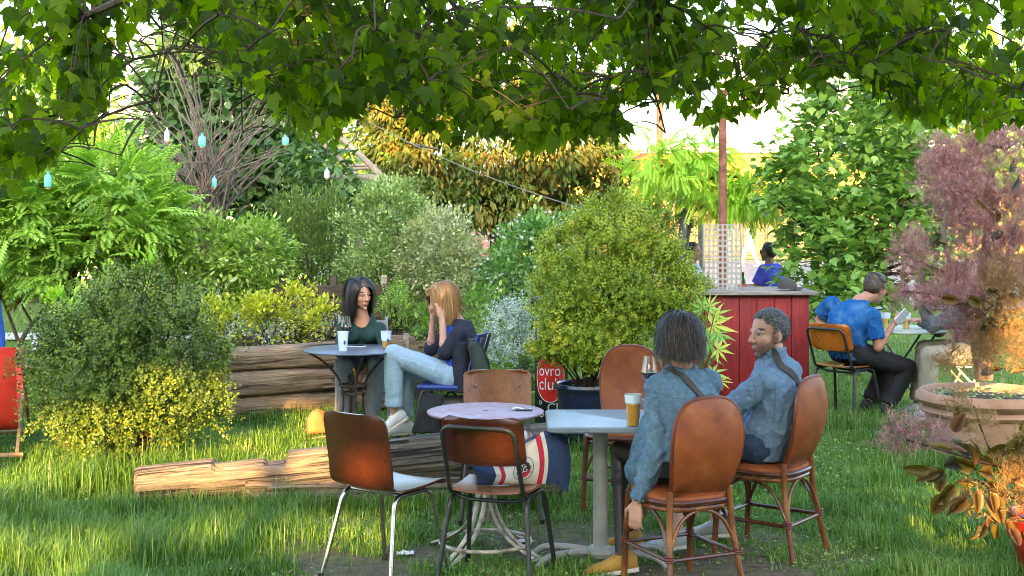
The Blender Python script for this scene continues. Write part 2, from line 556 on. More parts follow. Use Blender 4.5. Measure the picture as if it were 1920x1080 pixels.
GRASS = leafmat('grass_blade', [(0, (.022, .056, .010)), (.4, (.050, .110, .018)), (.75, (.105, .190, .040)), (.92, (.18, .22, .08)), (1, (.32, .27, .14))], trans=.35, rough=.40, spec=.45, tcol=(1.7, 1.6, .6), gain=1.5)
def dirt_mask(X, Y):
    q = sstep(-1.7, -1.0, X) * sstep(2.6, 1.2, X) * sstep(5.6, 6.2, Y) * sstep(8.4, 7.2, Y)
    return q * sstep(-.45, .25, np.sin(X * 3.7 + 1.0) * np.cos(Y * 4.3) + .55 * np.sin(X * 9 + Y * 7))
def field(n, y0, y1, xw, keep_dirt=.06):
    Y = rng.uniform(y0, y1, n); X = rng.uniform(-1, 1, n) * (xw[0] + (xw[1] - xw[0]) * (Y - y0) / (y1 - y0))
    k = rng.uniform(0, 1, n) > dirt_mask(X, Y) * (1 - keep_dirt)
    # keep out of the raised bed and under the pots
    bed = (Y > 11.15 + (X + 2.33) * .62) & (X < -.75) & (Y < 13.6) & (X > -2.5)
    return X[k & ~bed], Y[k & ~bed]
gX, gY, gL, gW = [], [], [], []
for n, y0, y1, xw, l0, l1, wd in ((80000, 5.6, 8.0, (2.4, 3.4), .035, .10, .0052), (52000, 8.0, 10.4, (3.4, 4.3), .04, .10, .006), (40000, 10.4, 14.0, (4.3, 5.7), .04, .10, .0075), (18000, 14, 22, (5.8, 8.8), .05, .10, .012)):
    X, Y = field(n, y0, y1, xw)
    tuft = .5 + .5 * np.sin(X * 5.1 + 2 * np.sin(Y * 3.3)) * np.sin(Y * 4.7 + 1.7 * np.sin(X * 2.9))
    L = rng.uniform(l0, l1, len(X)) * (.32 + 1.15 * tuft ** 1.6) * rng.uniform(.6, 1.25, len(X))
    left = sstep(-.9, -1.5, X) * sstep(8.6, 8.0, Y)          # longer, unmown strip in front of the log
    right = sstep(1.5, 2.1, X) * sstep(9.5, 8.5, Y)
    L = L * (1 + 1.0 * left + .35 * right)
    gX.append(X); gY.append(Y); gL.append(L); gW.append(np.full(len(X), wd) * rng.uniform(.7, 1.3, len(X)))
# long tufts along logs, pots and walls
def along(n, p, q, sp, l0, l1, wd=.005):
    t = rng.uniform(0, 1, n)
    gX.append(p[0] + (q[0] - p[0]) * t + rng.normal(0, sp, n)); gY.append(p[1] + (q[1] - p[1]) * t + rng.normal(0, sp, n))
    gL.append(rng.uniform(l0, l1, n)); gW.append(np.full(n, wd))
along(2600, (-2.4, 7.88), (.3, 8.08), .06, .08, .20)
along(700, (-2.4, 8.36), (.3, 8.6), .06, .06, .14)
along(1500, (-2.9, 8.5), (-2.0, 8.8), .16, .10, .34, .006)
along(900, (-2.3, 10.85), (-1.2, 11.4), .08, .06, .18, .006)
along(1800, (2.75, 9.3), (4.3, 9.2), .16, .08, .22)
along(1800, (-2.4, 6.9), (-1.2, 7.3), .3, .10, .24)
along(900, (2.35, 11.1), (3.4, 11.2), .2, .08, .2)
along(700, (.5, 10.0), (.95, 9.9), .08, .06, .16)
make_grass('lawn_grass', 'green lawn grass with long tufts covering the garden', np.concatenate(gX), np.concatenate(gY), np.concatenate(gL), np.concatenate(gW), GRASS)

# fallen brown leaves and twigs
NL = 420
ly_ = rng.uniform(5.9, 9.5, NL); lx_ = rng.uniform(-1, 1, NL) * (2.4 + (ly_ - 5.9) * .42); az_ = rng.uniform(0, 6.28, NL); s_ = rng.uniform(.012, .035, NL)
c_ = np.stack([lx_, ly_, ground_z(lx_, ly_) + rng.uniform(.006, .05, NL)], -1)
u_ = np.stack([np.cos(az_), np.sin(az_), rng.normal(0, .3, NL)], -1) * s_[:, None]; v_ = np.stack([-np.sin(az_), np.cos(az_), rng.normal(0, .3, NL)], -1) * s_[:, None] * .4
V_ = np.stack([c_ - u_ * .5, c_ + v_, c_ + u_ * .6, c_ - v_], 1).reshape(-1, 3); k_ = np.arange(NL)[:, None] * 4
DRY = leafmat('dry_leaf', [(0, (.06, .035, .015)), (.5, (.14, .08, .03)), (1, (.26, .19, .10))], .2, gain=1.2)
o = bpy.data.objects.new('fallen_leaves', mesh_np('fallen_leaves', V_, np.concatenate([k_ + np.array([[0, 1, 2]]), k_ + np.array([[0, 2, 3]])], 0), DRY, False, np.repeat(rng.uniform(0, 1, NL), 4)))
link(o); tag(o, 'dry fallen leaves scattered on the lawn', 'leaves', kind='stuff')

# low clover and weeds between the blades
NC = 9000
cy_ = rng.uniform(5.8, 10.8, NC); cx_ = rng.uniform(-1, 1, NC) * (2.5 + (cy_ - 5.8) * .42)
keep = (np.sin(cx_ * 2.7 + 1.1 * np.sin(cy_ * 2.1)) * np.sin(cy_ * 3.1 + cx_) > -.1)
cx_, cy_ = cx_[keep], cy_[keep]; NC = len(cx_); az_ = rng.uniform(0, 6.28, NC); s_ = rng.uniform(.012, .028, NC)
cz_ = ground_z(cx_, cy_) + rng.uniform(.004, .045, NC); tl_ = rng.normal(0, .35, NC)
u_ = np.stack([np.cos(az_), np.sin(az_), tl_], -1) * s_[:, None]; v_ = np.stack([-np.sin(az_), np.cos(az_), rng.normal(0, .3, NC)], -1) * s_[:, None] * .42; c_ = np.stack([cx_, cy_, cz_], -1)
V_ = np.stack([c_ - u_ * .5, c_ + v_, c_ + u_ * .6, c_ - v_], 1).reshape(-1, 3); k_ = np.arange(NC)[:, None] * 4
CLOV = leafmat('clover', [(0, (.05, .10, .02)), (.6, (.08, .15, .03)), (1, (.14, .19, .06))], .3)
o = bpy.data.objects.new('clover', mesh_np('clover', V_, np.concatenate([k_ + np.array([[0, 1, 2]]), k_ + np.array([[0, 2, 3]])], 0), CLOV, False, np.repeat(rng.uniform(0, 1, NC), 4)))
link(o); tag(o, 'low clover leaves scattered through the lawn', 'clover', kind='stuff')

# ---- buildings behind the garden
PLASTER_Y = mat('yellow_wall', [(.42, .27, .035), (.52, .36, .07)], rough=.8, scale=2.2, bmp=.2)
STONE_T = mat('tan_stone', [(.19, .115, .05), (.27, .175, .085)], rough=.85, scale=3, bmp=.4)
PLASTER_W = mat('white_plaster', [(.62, .60, .56), (.78, .77, .74)], rough=.85, scale=3, bmp=.2)
ROOFM = mat('zinc_roof', [(.42, .45, .50), (.60, .63, .68)], rough=.5, scale=4, metallic=.2)
DARKGL = mat('dark_glass', [(.03, .035, .04), (.06, .07, .08)], rough=.12, scale=2)
IRON = mat('painted_iron', [(.03, .03, .035), (.07, .07, .075)], rough=.5, scale=12)
REDP = mat('red_awning', [(.50, .02, .015), (.62, .04, .03)], rough=.6, scale=5)
WHITEP = mat('white_paint', [(.70, .70, .68), (.80, .80, .78)], rough=.5, scale=5)

def far_wall():
    t = thing('stone_wall', 'tan stone wall with tall panels across the street behind the walkers', 'wall', (10.8, 56, -.3))
    n = 18
    for i in range(n):
        MB().rbox((-8.6 + i * 1.0, 0, 1.1), (.985, .3, 2.2), .02).build('panel', STONE_T, t)
    MB().rbox((0, 0, 2.26), (18.6, .42, .1), .02).build('coping', STONE_T, t)
    f = MB()
    for i in range(40):
        f.tube([(-9 + i * .46, -.55, .0), (-9 + i * .46, -.55, 1.9)], .018, 5)
    for z in (.25, 1.0, 1.8): f.tube([(-9.2, -.55, z), (9.2, -.55, z)], .02, 5)
    f.build('railing', IRON, t)
far_wall()

def building(name, label, loc, w, dpt, h, wall, rows, cols, ww, wh, roof='flat', roofm=None, rz=0.0, trim=None):
    t = thing(name, label, 'building', loc, rz)
    MB().box((0, dpt / 2, h / 2), (w, dpt, h)).build('wall', wall, t, False)
    if roof == 'flat':
        MB().box((0, dpt / 2, h + .15), (w + .3, dpt + .3, .3)).build('parapet', roofm or wall, t, False)
    else:
        o = MB()
        x, y0, y1, k = w / 2 + .3, -.4, dpt + .4, h + w * .0 + 2.6
        o.add([(-x, y0, h), (x, y0, h), (x, y1, h), (-x, y1, h), (-x, (y0 + y1) / 2, k), (x, (y0 + y1) / 2, k)], [(0, 1, 5, 4), (2, 3, 4, 5), (0, 4, 3), (1, 2, 5), (3, 2, 1, 0)])
        rf = o.build('roof', roofm or ROOFM, t, False)
        for i in range(int(w / .9)):
            xx = -w / 2 + .5 + i * .9
            MB().tube([(xx, y0 - .01, h + .03), (xx, (y0 + y1) / 2, k + .03)], .03, 5).build('seam', roofm or ROOFM, rf)
    fr = MB(); fr.box((0, 0, 0), (ww + .16, .10, wh + .16)); frm = fr.mesh('window', trim or WHITEP, False)
    pn = MB(); pn.box((0, 0, 0), (ww, .04, wh)); pnm = pn.mesh('pane', DARKGL, False)
    for r in range(rows):
        for c in range(cols):
            x = -w / 2 + (c + .5) * w / cols; z = h * (r + .55) / rows
            o = bpy.data.objects.new('window', frm); link(o, t); o.location = (x, -.02, z)
            q = bpy.data.objects.new('pane', pnm); link(q, o); q.location = (0, -.045, 0)
    return t

# low yellow shop front with graffiti boards beyond the street wall
t = building('yellow_building', 'low yellow building seen above the stone wall across the street', (13.5, 62, -.3), 26, 6, 4.7, PLASTER_Y, 1, 9, .9, 1.0, 'flat', PLASTER_W, trim=PLASTER_W)
for i in range(24):
    MB().box((-12.4 + i * 1.07, -.035, 3.55), (1.03, .06, .95)).build('board', PLASTER_Y, t, False)
r_ = random.Random(4); BROWNP = mat('brown_paint', (.20, .08, .03), .7)
for i in range(40):                                   # illegible painted scrawl on the boards
    x = -11.5 + i * .58; z = 3.35 + r_.uniform(0, .4)
    pts = [(x + r_.uniform(-.25, .25), -.085, z + r_.uniform(-.2, .2)) for _ in range(5)]
    MB().tube(smooth_path(pts, 4), .025, 4).build('graffiti', BROWNP, t)
aw = thing('red_awning', 'small red awning at the left end of the yellow building', 'awning', (5.6, 55.0, 3.55))
MB().rbox((0, 0, .35), (1.3, .9, .12), .03, Matrix.Rotation(rad(24), 3, 'X')).build('canopy', REDP, aw)
MB().rbox((0, -.42, .05), (1.3, .03, .3), .01).build('valance', REDP, aw)
for x in (-.6, .6): MB().tube([(x, .4, .5), (x, -.35, .12)], .02, 6).build('arm', IRON, aw)
for x in (-.6, .6): MB().tube([(x, .4, .55), (x, .4, -3.8)], .035, 6).build('post', IRON, aw)

building('white_house', 'pale house with grey metal roof behind the trees at upper left', (-10.5, 40, -.3), 9, 6, 5.2, PLASTER_W, 2, 4, .9, 1.3, 'gable', ROOFM)
building('cream_house', 'cream house high behind the right hand tree', (17, 70, -.3), 12, 7, 9, PLASTER_W, 3, 5, 1.0, 1.5, 'gable', ROOFM)

# unseen sun blocker added behind the viewer; openings shaped to throw sun patches
WALL_Y = -12.0
def through(x0, x1, y, z0, z1):
    k = (WALL_Y - y) / SUN_DIR.y
    return (x0 + SUN_DIR.x * k, x1 + SUN_DIR.x * k, z0 + SUN_DIR.z * k, z1 + SUN_DIR.z * k)
OPEN = [through(-3.5, -1.5, 8.05, .10, .68), through(-1.38, -1.05, 8.1, .16, .46), through(-2.35, -1.40, 11.0, -.08, .20),
        through(-2.85, -1.95, 7.0, -.16, .12), through(-1.75, -1.45, 7.6, -.1, .06), through(-1.30, -.62, 7.5, -.12, .07), through(-1.75, -1.15, 10.3, -.1, .10),
        through(3.45, 4.3, 9.8, .45, 1.0), through(2.2, 2.75, 6.5, .18, .55), through(-.58, -.44, 10.3, 1.06, 1.24),
        through(-.80, -.62, 6.4, .47, .62), through(-.13, .02, 6.25, .645, .735), through(-.10, .08, 5.0, 1.98, 2.16)]
hs = thing('sun_blocker', 'unseen sun blocking wall added behind the viewer with openings shaping sun patches', 'sun_blocker', (0, WALL_Y, 0))
HX0, HX1, HH = -26.0, 26.0, 10.5
xb = sorted({HX0, HX1, *[o[0] for o in OPEN], *[o[1] for o in OPEN]})
zb = sorted({0.0, HH, *[o[2] for o in OPEN], *[o[3] for o in OPEN]})
wm = MB()
for i in range(len(xb) - 1):
    cx = (xb[i] + xb[i + 1]) / 2; run = None
    for j in range(len(zb)):
        solid = j < len(zb) - 1 and not any(o[0] < cx < o[1] and o[2] < (zb[j] + zb[j + 1]) / 2 < o[3] for o in OPEN)
        if solid and run is None: run = zb[j]
        if not solid and run is not None:
            wm.box((cx, 0, (run + zb[j]) / 2), (xb[i + 1] - xb[i], .12, zb[j] - run)); run = None
wm.build('wall', PLASTER_W, hs, False)
MB().box((0, -.35, HH + .12), (52.6, 1.0, .24)).build('blocker_cap', ROOFM, hs, False)
# ================================================================== PLANTS
# leaf templates: tip along +y, face along +z
def T_diamond(w=.28, fold=.08):
    return np.array([(0, 0, 0), (w, .45, fold), (0, 1, 0), (-w, .45, fold)]), np.array([(0, 1, 2), (0, 2, 3)])
def T_oval(w=.30, fold=.06, droop=.10):
    V = [(0, 0, 0), (w * .95, .36, fold), (w * .72, .72, fold - droop * .6), (0, 1, -droop), (-w * .72, .72, fold - droop * .6), (-w * .95, .36, fold)]
    return np.array(V), np.array([(0, 1, 2), (0, 2, 3), (0, 3, 4), (0, 4, 5)])
def T_maple():
    out = [(0, 0), (.16, -.03), (.34, .14), (.50, .55), (.30, .46), (.24, .62), (.13, .74), (0, 1.0), (-.13, .74), (-.24, .62), (-.30, .46), (-.50, .55), (-.34, .14), (-.16, -.03)]
    V = [(x, y, .10 * abs(x) - .22 * max(0, y - .45) ** 1.5) for x, y in out] + [(0, .34, -.02)]
    n = len(out)
    return np.array(V), np.array([(n, i, (i + 1) % n) for i in range(n)])
def T_palmate(lobes=7, w=.085):
    V, F = [(0, 0, 0)], []
    for k in range(lobes):
        a = rad(-115 + 230 * k / (lobes - 1)); l = 1.0 - .35 * abs(k - (lobes - 1) / 2) / ((lobes - 1) / 2)
        d = np.array([math.sin(a), math.cos(a)]); p = np.array([d[1], -d[0]])
        b = len(V)
        for q, s in ((d * l * .45, 1), (d * l, 0), (d * l * .45, -1)):
            e = q + p * w * s
            V.append((e[0], e[1], -.16 * (abs(s) < .5)))
        F += [(0, b, b + 1), (0, b + 1, b + 2)]
    return np.array(V), np.array(F)
def T_pinnate(pairs=7, lw=.055, ll=.27):
    V, F = [], []
    def leaf(o, d, l, w):
        b = len(V); d = np.array(d); p = np.array([d[1], -d[0]])
        for q, z in ((o, 0), (o + d * l * .5 + p * w, .01), (o + d * l, -.05), (o + d * l * .5 - p * w, .01)):
            V.append((q[0], q[1], z - .28 * q[1] ** 2))
        F.extend([(b, b + 1, b + 2), (b, b + 2, b + 3)])
    for k in range(pairs):
        y = .16 + .76 * k / pairs
        for s in (-1, 1): leaf(np.array([0, y]), (s * .88, .47), ll * (1 - .35 * abs(k / pairs - .4)), lw)
    leaf(np.array([0, .9]), (0, 1), ll * .8, lw)
    b = len(V)
    for q in ((-.012, 0), (.012, 0), (.004, .95), (-.004, .95)): V.append((q[0], q[1], -.28 * q[1] ** 2))
    F.extend([(b, b + 1, b + 2), (b, b + 2, b + 3)])
    return np.array(V), np.array(F)
def T_sprig(n=7, lw=.085, ll=.30):
    """short upright twig with leaves all round"""
    V, F = [], []
    r = random.Random(3)
    for k in range(n):
        y = .1 + .9 * k / n; a = k * 2.4
        d = np.array([math.cos(a) * .8, .62, math.sin(a) * .8]); d /= np.linalg.norm(d)
        p = np.cross(d, [0, 1, 0]); p /= np.linalg.norm(p)
        o = np.array([0, y, 0]); b = len(V); l = ll * (1 - .3 * k / n)
        for q in (o, o + d * l * .5 + p * lw, o + d * l, o + d * l * .5 - p * lw): V.append(tuple(q))
        F += [(b, b + 1, b + 2), (b, b + 2, b + 3)]
    return np.array(V), np.array(F)

def orient(D, rng, roll=1.0, up=(0, 0, 1)):
    """rotation matrices with y column = D, z column near up, rolled at random"""
    D = unit(D); N = len(D)
    U = np.tile(np.array(up, float), (N, 1)) + rng.normal(0, .35 * roll, (N, 3))
    X = np.cross(D, U); X = unit(X + 1e-6)
    Z = np.cross(X, D)
    return np.stack([X, D, Z], -1)

def scatter(name, tmpl, pos, R, size, mat_, parent, rng, rnd=None, kind='stuff'):
    tv, tf = tmpl
    N, K = len(pos), len(tv)
    V = np.einsum('nij,kj->nki', R, tv) * np.asarray(size)[:, None, None] + pos[:, None, :]
    F = (tf[None] + (np.arange(N) * K)[:, None, None]).reshape(-1, tf.shape[1])
    r = np.repeat(rng.uniform(0, 1, N) if rnd is None else rnd, K)
    o = bpy.data.objects.new(name, mesh_np(name, V.reshape(-1, 3), F, mat_, False, r))
    link(o, parent)
    if kind: o['kind'] = kind
    return o

def blob(px, py, d, rx, ry, rd=None):
    """ellipsoid from its centre pixel, half sizes in pixels, half depth in metres"""
    c = P(px, py, d); k = d / F_PX
    return np.array([c.x, c.y, c.z, rx * k, rd if rd else rx * k, ry * k])

def crown(blobs, n, rng, clumps=60, sig=.16, shell=.62, low=-.85):
    """clumped points through ellipsoids: returns positions and outward directions"""
    B = np.array(blobs); wts = (B[:, 3] * B[:, 4] * B[:, 5]) ** .6; wts /= wts.sum()
    cb = rng.choice(len(B), clumps, p=wts)
    d = unit(rng.normal(0, 1, (clumps, 3))); d[:, 2] = np.where(d[:, 2] < low, -d[:, 2], d[:, 2])
    rr = shell + (1 - shell) * rng.uniform(0, 1, clumps) ** .6
    rr = rr * (1 + np.clip(rng.normal(0, .13, clumps), -.25, .30)); cc = B[cb, :3] + d * rr[:, None] * B[cb, 3:6]
    cs = sig * rng.uniform(.6, 1.4, clumps) * B[cb, 3:6].mean(1)
    k = rng.integers(0, clumps, n)
    off = rng.normal(0, 1, (n, 3)) * cs[k][:, None]
    pos = cc[k] + off
    outd = unit(d[k] * .9 + unit(off) * .6)
    return pos, outd, k

def plant(name, label, cat, base, blobs, tmpl, n, size, lmat, clumps=70, sig=.18, stems=5, stem_r=.02, smat=None, seed=1, droop=.0, shell=.6, low=-.85, upness=.35, svar=.35, group=None, trunk=None, roll=1.0, foliage='foliage', parent=None, rnd_clump=.5):
    rng = np.random.default_rng(seed)
    base = Vector(base)
    t = parent or thing(name, label, cat, base, group=group)
    bv = np.array(base)
    pos, outd, k = crown(blobs, n, rng, clumps, sig, shell, low)
    D = outd + np.array([0, 0, upness]) + np.array([0, 0, -droop]) + rng.normal(0, .45, (n, 3))
    R = orient(D, rng, roll)
    rc_ = rng.uniform(0, 1, clumps)
    rn = np.clip(rnd_clump * rc_[k] + (1 - rnd_clump) * rng.uniform(0, 1, n), 0, 1)
    scatter(foliage, tmpl, pos - bv, R, size * rng.uniform(1 - svar, 1 + svar, n), lmat, t, rng, rn)
    # stems from the base into the crown
    if stems:
        sm = MB(); B = np.array(blobs)
        for s in range(stems):
            bb = B[rng.integers(len(B))]
            tip = bb[:3] + unit(rng.normal(0, 1, 3) + np.array([0, 0, .5])) * bb[3:6] * .7 - bv
            st = np.array([rng.normal(0, stem_r * 2), rng.normal(0, stem_r * 2), -.04])
            if trunk: st = np.array([0, 0, trunk * rng.uniform(.75, 1.0)])
            midp = st * .5 + tip * .5 + rng.normal(0, .06, 3) + np.array([0, 0, .10])
            pts = bez(Vector(st), Vector(midp), Vector(tip), 6)
            sm.tube(pts, [stem_r * (1 - .75 * i / 6) for i in range(7)], 6)
        sm.build('branch' if trunk else 'stem', smat or TWIG, t)
    if trunk:
        tm = MB(); r0 = stem_r * 1.8
        pts = smooth_path([(0, 0, -.1), (.02, 0, trunk * .35), (-.02, .02, trunk * .7), (0, 0, trunk)], 4)
        tm.tube(pts, [r0 * (1.25 - .4 * i / (len(pts) - 1)) for i in range(len(pts))], 9)
        tm.build('trunk', BARK, t)
    return t

L_BUSH = leafmat('leaf_box', [(0, (.018, .034, .008)), (.45, (.046, .074, .014)), (.8, (.085, .115, .020)), (1, (.15, .17, .03))], .22, tcol=(2.0, 1.8, .5))
L_WIST = leafmat('leaf_fresh', [(0, (.060, .110, .022)), (.5, (.11, .185, .036)), (1, (.17, .26, .055))], .36, tcol=(1.9, 1.9, .6))
L_DARK = leafmat('leaf_deep', [(0, (.018, .042, .012)), (.5, (.035, .075, .022)), (.85, (.07, .12, .04)), (1, (.16, .20, .11))], .28)
L_VINE = leafmat('leaf_blue_green', [(0, (.018, .042, .018)), (.6, (.036, .072, .030)), (.9, (.075, .12, .055)), (1, (.16, .22, .12))], .3)
L_JASM = leafmat('leaf_jasmine', [(0, (.040, .080, .018)), (.4, (.085, .145, .034)), (.8, (.17, .23, .075)), (1, (.40, .42, .25))], .32)
L_OLIVE = leafmat('leaf_olive', [(0, (.032, .055, .020)), (.6, (.06, .095, .034)), (1, (.10, .15, .05))], .28)
L_PITT = leafmat('leaf_silver', [(0, (.050, .078, .034)), (.5, (.105, .150, .064)), (1, (.23, .29, .16))], .25, tcol=(1.7, 1.8, .8))
L_PITT2 = leafmat('leaf_silver_cream', [(0, (.075, .095, .05)), (.5, (.17, .19, .11)), (1, (.36, .36, .25))], .25, tcol=(1.6, 1.6, .9))
L_GOLD = leafmat('leaf_bronze', [(0, (.016, .036, .010)), (.40, (.048, .080, .018)), (.58, (.080, .088, .020)), (.85, (.115, .092, .024)), (1, (.14, .085, .030))], .3, tcol=(1.5, 1.35, .6), gain=1.6)
L_STAR = leafmat('leaf_star_jasmine', [(0, (.026, .062, .020)), (.6, (.055, .12, .04)), (1, (.12, .19, .09))], .3)
L_LIME = leafmat('leaf_lime', [(0, (.065, .10, .012)), (.4, (.14, .19, .018)), (.8, (.22, .26, .03)), (1, (.34, .26, .05))], .30, tcol=(1.7, 1.6, .5), gain=1.45)
L_GREY = leafmat('leaf_grey', [(0, (.10, .13, .11)), (.6, (.19, .23, .20)), (1, (.30, .34, .30))], .2, tcol=(1.4, 1.5, 1.1))
L_YEL = leafmat('leaf_yellow', [(0, (.08, .12, .016)), (.45, (.20, .22, .025)), (.8, (.36, .32, .035)), (1, (.46, .28, .03))], .34, tcol=(1.6, 1.5, .5))
L_ROSM = leafmat('leaf_rosemary', [(0, (.05, .09, .022)), (.6, (.10, .17, .035)), (1, (.18, .27, .06))], .25)
L_MAPT = leafmat('leaf_field_maple', [(0, (.030, .066, .018)), (.5, (.062, .120, .032)), (.85, (.115, .185, .052)), (1, (.22, .29, .12))], .34, tcol=(1.9, 1.9, .7))
L_ROBI = leafmat('leaf_feathery', [(0, (.08, .15, .018)), (.5, (.14, .25, .028)), (1, (.24, .36, .05))], .42, tcol=(1.9, 1.8, .5))
L_CANO = leafmat('leaf_canopy', [(0, (.014, .030, .003)), (.5, (.036, .068, .005)), (.9, (.070, .115, .008)), (1, (.10, .135, .012))], .66, rough=.5, spec=.25, tcol=(4.8, 4.1, .30), gain=1.15)
L_SMOK = leafmat('leaf_smoke_bush', [(0, (.030, .036, .024)), (.35, (.070, .062, .020)), (.75, (.115, .080, .022)), (1, (.10, .042, .026))], .30, rough=.4, tcol=(2.2, 1.7, .4), gain=1.25)
L_FERN = leafmat('leaf_acer', [(0, (.07, .15, .04)), (.6, (.13, .24, .08)), (1, (.30, .32, .08))], .36)
L_WOOD = leafmat('leaf_far', [(0, (.035, .075, .018)), (.6, (.08, .14, .03)), (1, (.17, .24, .06))], .34)
WHITEFL = leafmat('petal_white', [(0, (.55, .60, .58)), (1, (.78, .80, .78))], .3, tcol=(1, 1, 1))

small = T_diamond(.30, .10); narrow = T_diamond(.13, .05); oval = T_oval(.30); lance = T_oval(.17, .04, .16)
maple = T_maple(); pinn = T_pinnate(); sprig = T_sprig(); palm = T_palmate()

# ---- 1 big clipped-looking bush left, sunlit at its foot
bx = P(245, 855, 9.3); bx.z = gz(bx.x, bx.y)
bush_t = plant('round_bush', 'large dark green small leaved bush behind the left end of the long log', 'bush', bx,
      [blob(245, 700, 9.35, 165, 120, .60), blob(185, 660, 9.25, 120, 95, .42), blob(320, 660, 9.3, 95, 110, .40), blob(250, 780, 9.25, 150, 70, .5), blob(250, 590, 9.4, 95, 75, .34), blob(330, 750, 9.2, 95, 75, .4), blob(150, 760, 9.2, 90, 70, .4), blob(330, 545, 9.35, 26, 60, .12), blob(285, 520, 9.4, 24, 50, .12), blob(215, 555, 9.4, 24, 55, .12), blob(375, 620, 9.3, 26, 50, .12), blob(120, 640, 9.3, 30, 45, .14), blob(400, 690, 9.2, 30, 45, .14)],
      sprig, 8200, .090, L_BUSH, clumps=300, sig=.13, stems=26, stem_r=.013, seed=2, upness=.55, shell=.55, low=-.95)
# taller shoots with paired leaves at its back
plant('leafy_shoot', 'upright light green shoots rising behind the round bush', 'plant', (P(120, 800, 9.8).x, 9.8, gz(-3, 9.8)),
      [blob(105, 590, 9.8, 9, 55, .05), blob(136, 600, 9.75, 10, 55, .05), blob(222, 540, 9.8, 9, 40, .05), blob(280, 530, 9.8, 10, 45, .05), blob(165, 600, 9.8, 30, 40, .1)],
      lance, 560, .060, L_ROBI, clumps=40, sig=.35, stems=10, stem_r=.007, smat=TWIG_G, seed=3, upness=.4)

# ---- 2 feathery wisteria shrub at left
plant('wisteria_shrub', 'bright green feathery wisteria shrub left of the bare stems', 'shrub', (P(140, 700, 13.0).x, 13.0, gz(-4, 13)),
      [blob(110, 450, 13.0, 130, 70, .7), blob(210, 370, 13.1, 110, 65, .6), blob(60, 400, 12.8, 80, 60, .5), blob(240, 440, 12.9, 90, 60, .5), blob(30, 480, 12.7, 60, 50, .4), blob(150, 500, 12.7, 90, 40, .4)],
      pinn, 2300, .26, L_WIST, clumps=220, sig=.17, stems=9, stem_r=.02, seed=5, trunk=1.2, upness=.10, shell=.6, low=-.6, svar=.25, rnd_clump=.6)
# ---- 3 bare fan of stems
def bare_fan():
    d = 15.0; base = P(390, 660, d); base.z = gz(base.x, base.y)
    t = thing('bare_stem_shrub', 'leafless fan of grey woody stems hung with small bottles', 'shrub', base)
    r = random.Random(8); b0 = P(392, 430, d) - base
    tips = [(215, 225), (232, 180), (250, 205), (262, 240), (280, 150), (305, 62), (318, 75), (330, 95), (338, 130), (355, 150), (372, 190), (395, 215), (415, 190), (440, 200), (455, 235), (478, 180), (505, 175), (520, 160), (535, 205), (545, 250), (550, 265), (530, 285), (505, 300), (235, 262), (220, 245), (360, 110), (400, 170), (470, 215), (490, 235), (515, 230), (300, 250), (285, 215), (350, 200), (430, 250), (540, 175), (528, 190)]
    tips = tips + [(x + r.uniform(-22, 22), y + r.uniform(-14, 22)) for x, y in tips[::1]]
    for i, (x, y) in enumerate(tips):
        tip = P(x, y, d + r.uniform(-.9, .9)) - base
        st = b0 + Vector((r.uniform(-.16, .16), r.uniform(-.15, .15), 0))
        low = Vector((st.x * .5 + r.uniform(-.12, .12), st.y, -.05))
        mid = st * .55 + tip * .45 + Vector((-(tip.x - st.x) * .18 + r.uniform(-.15, .15), r.uniform(-.1, .1), r.uniform(-.05, .28)))
        pts = smooth_path([low, st * .96, mid, tip], 5)
        n = len(pts)
        MB().tube([p + Vector((r.uniform(-.012, .012), 0, r.uniform(-.012, .012))) for p in pts], [.016 - .011 * k / n for k in range(n)], 6).build('stem', STEMG, t)
    for i in range(60):
        a = b0 + Vector((r.uniform(-.5, .5), r.uniform(-.3, .3), r.uniform(-.1, .9)))
        e = a + Vector((r.uniform(-.6, .6), r.uniform(-.3, .3), r.uniform(-.1, .5)))
        c = (a + e) / 2 + Vector((r.uniform(-.2, .2), 0, r.uniform(-.2, .2)))
        pts = bez(a, c, e, 6)
        MB().tube(pts, [.009 - .006 * k / 6 for k in range(7)], 5).build('twig', STEMG, t)
    return t
STEMG = mat('grey_stem', [(.075, .058, .048), (.19, .16, .14)], rough=.8, scale=16, bmp=.3)
bare_fan()
TEAL = glassmat('teal_glass', (.30, .80, .74), .08, clear=.45)
CLEARB = glassmat('milky_glass', (.85, .95, .92), .15, clear=.4)
CORK = mat('cork', (.50, .26, .10), .8)
for i, (x, y, d, w, h, mt, lb) in enumerate([(313, 252, 14.2, 10, 26, CLEARB, 'small clear bottle hanging in the bare stems'), (379, 262, 14.1, 15, 26, TEAL, 'wide teal bottle hanging at the middle of the bare stems'),
        (402, 340, 14.0, 10, 22, TEAL, 'small teal bottle hanging lowest in the bare stems'), (535, 262, 14.2, 13, 20, TEAL, 'teal bottle hanging at the right of the bare stems'),
        (214, 282, 14.0, 13, 22, TEAL, 'teal bottle hanging at the left of the bare stems'), (90, 336, 12.2, 15, 30, TEAL, 'teal bottle hanging above the wisteria shrub'), (613, 324, 14.4, 10, 20, CLEARB, 'small clear bottle hanging beside the wooden ladder')]):
    k = d / F_PX; c = P(x, y, d); w *= k; h *= k
    t = thing('hanging_bottle', lb, 'bottle', c, group='bottles hung in the shrubs')
    MB().lathe([(w * .05, -h / 2), (w * .46, -h / 2), (w * .5, -h * .42), (w * .5, h * .10), (w * .40, h * .22), (w * .17, h * .32), (w * .17, h * .46), (w * .2, h * .5), (w * .05, h * .5)], 14).build('glass_body', mt, t)
    MB().lathe([(w * .12, -h * .64), (w * .3, -h * .62), (w * .3, -h * .5), (w * .1, -h * .49)], 10).build('cork', CORK, t)
    MB().tube([(0, 0, h * .5), (.01, 0, h * .5 + .35)], .004, 5).build('wire', IRON, t)

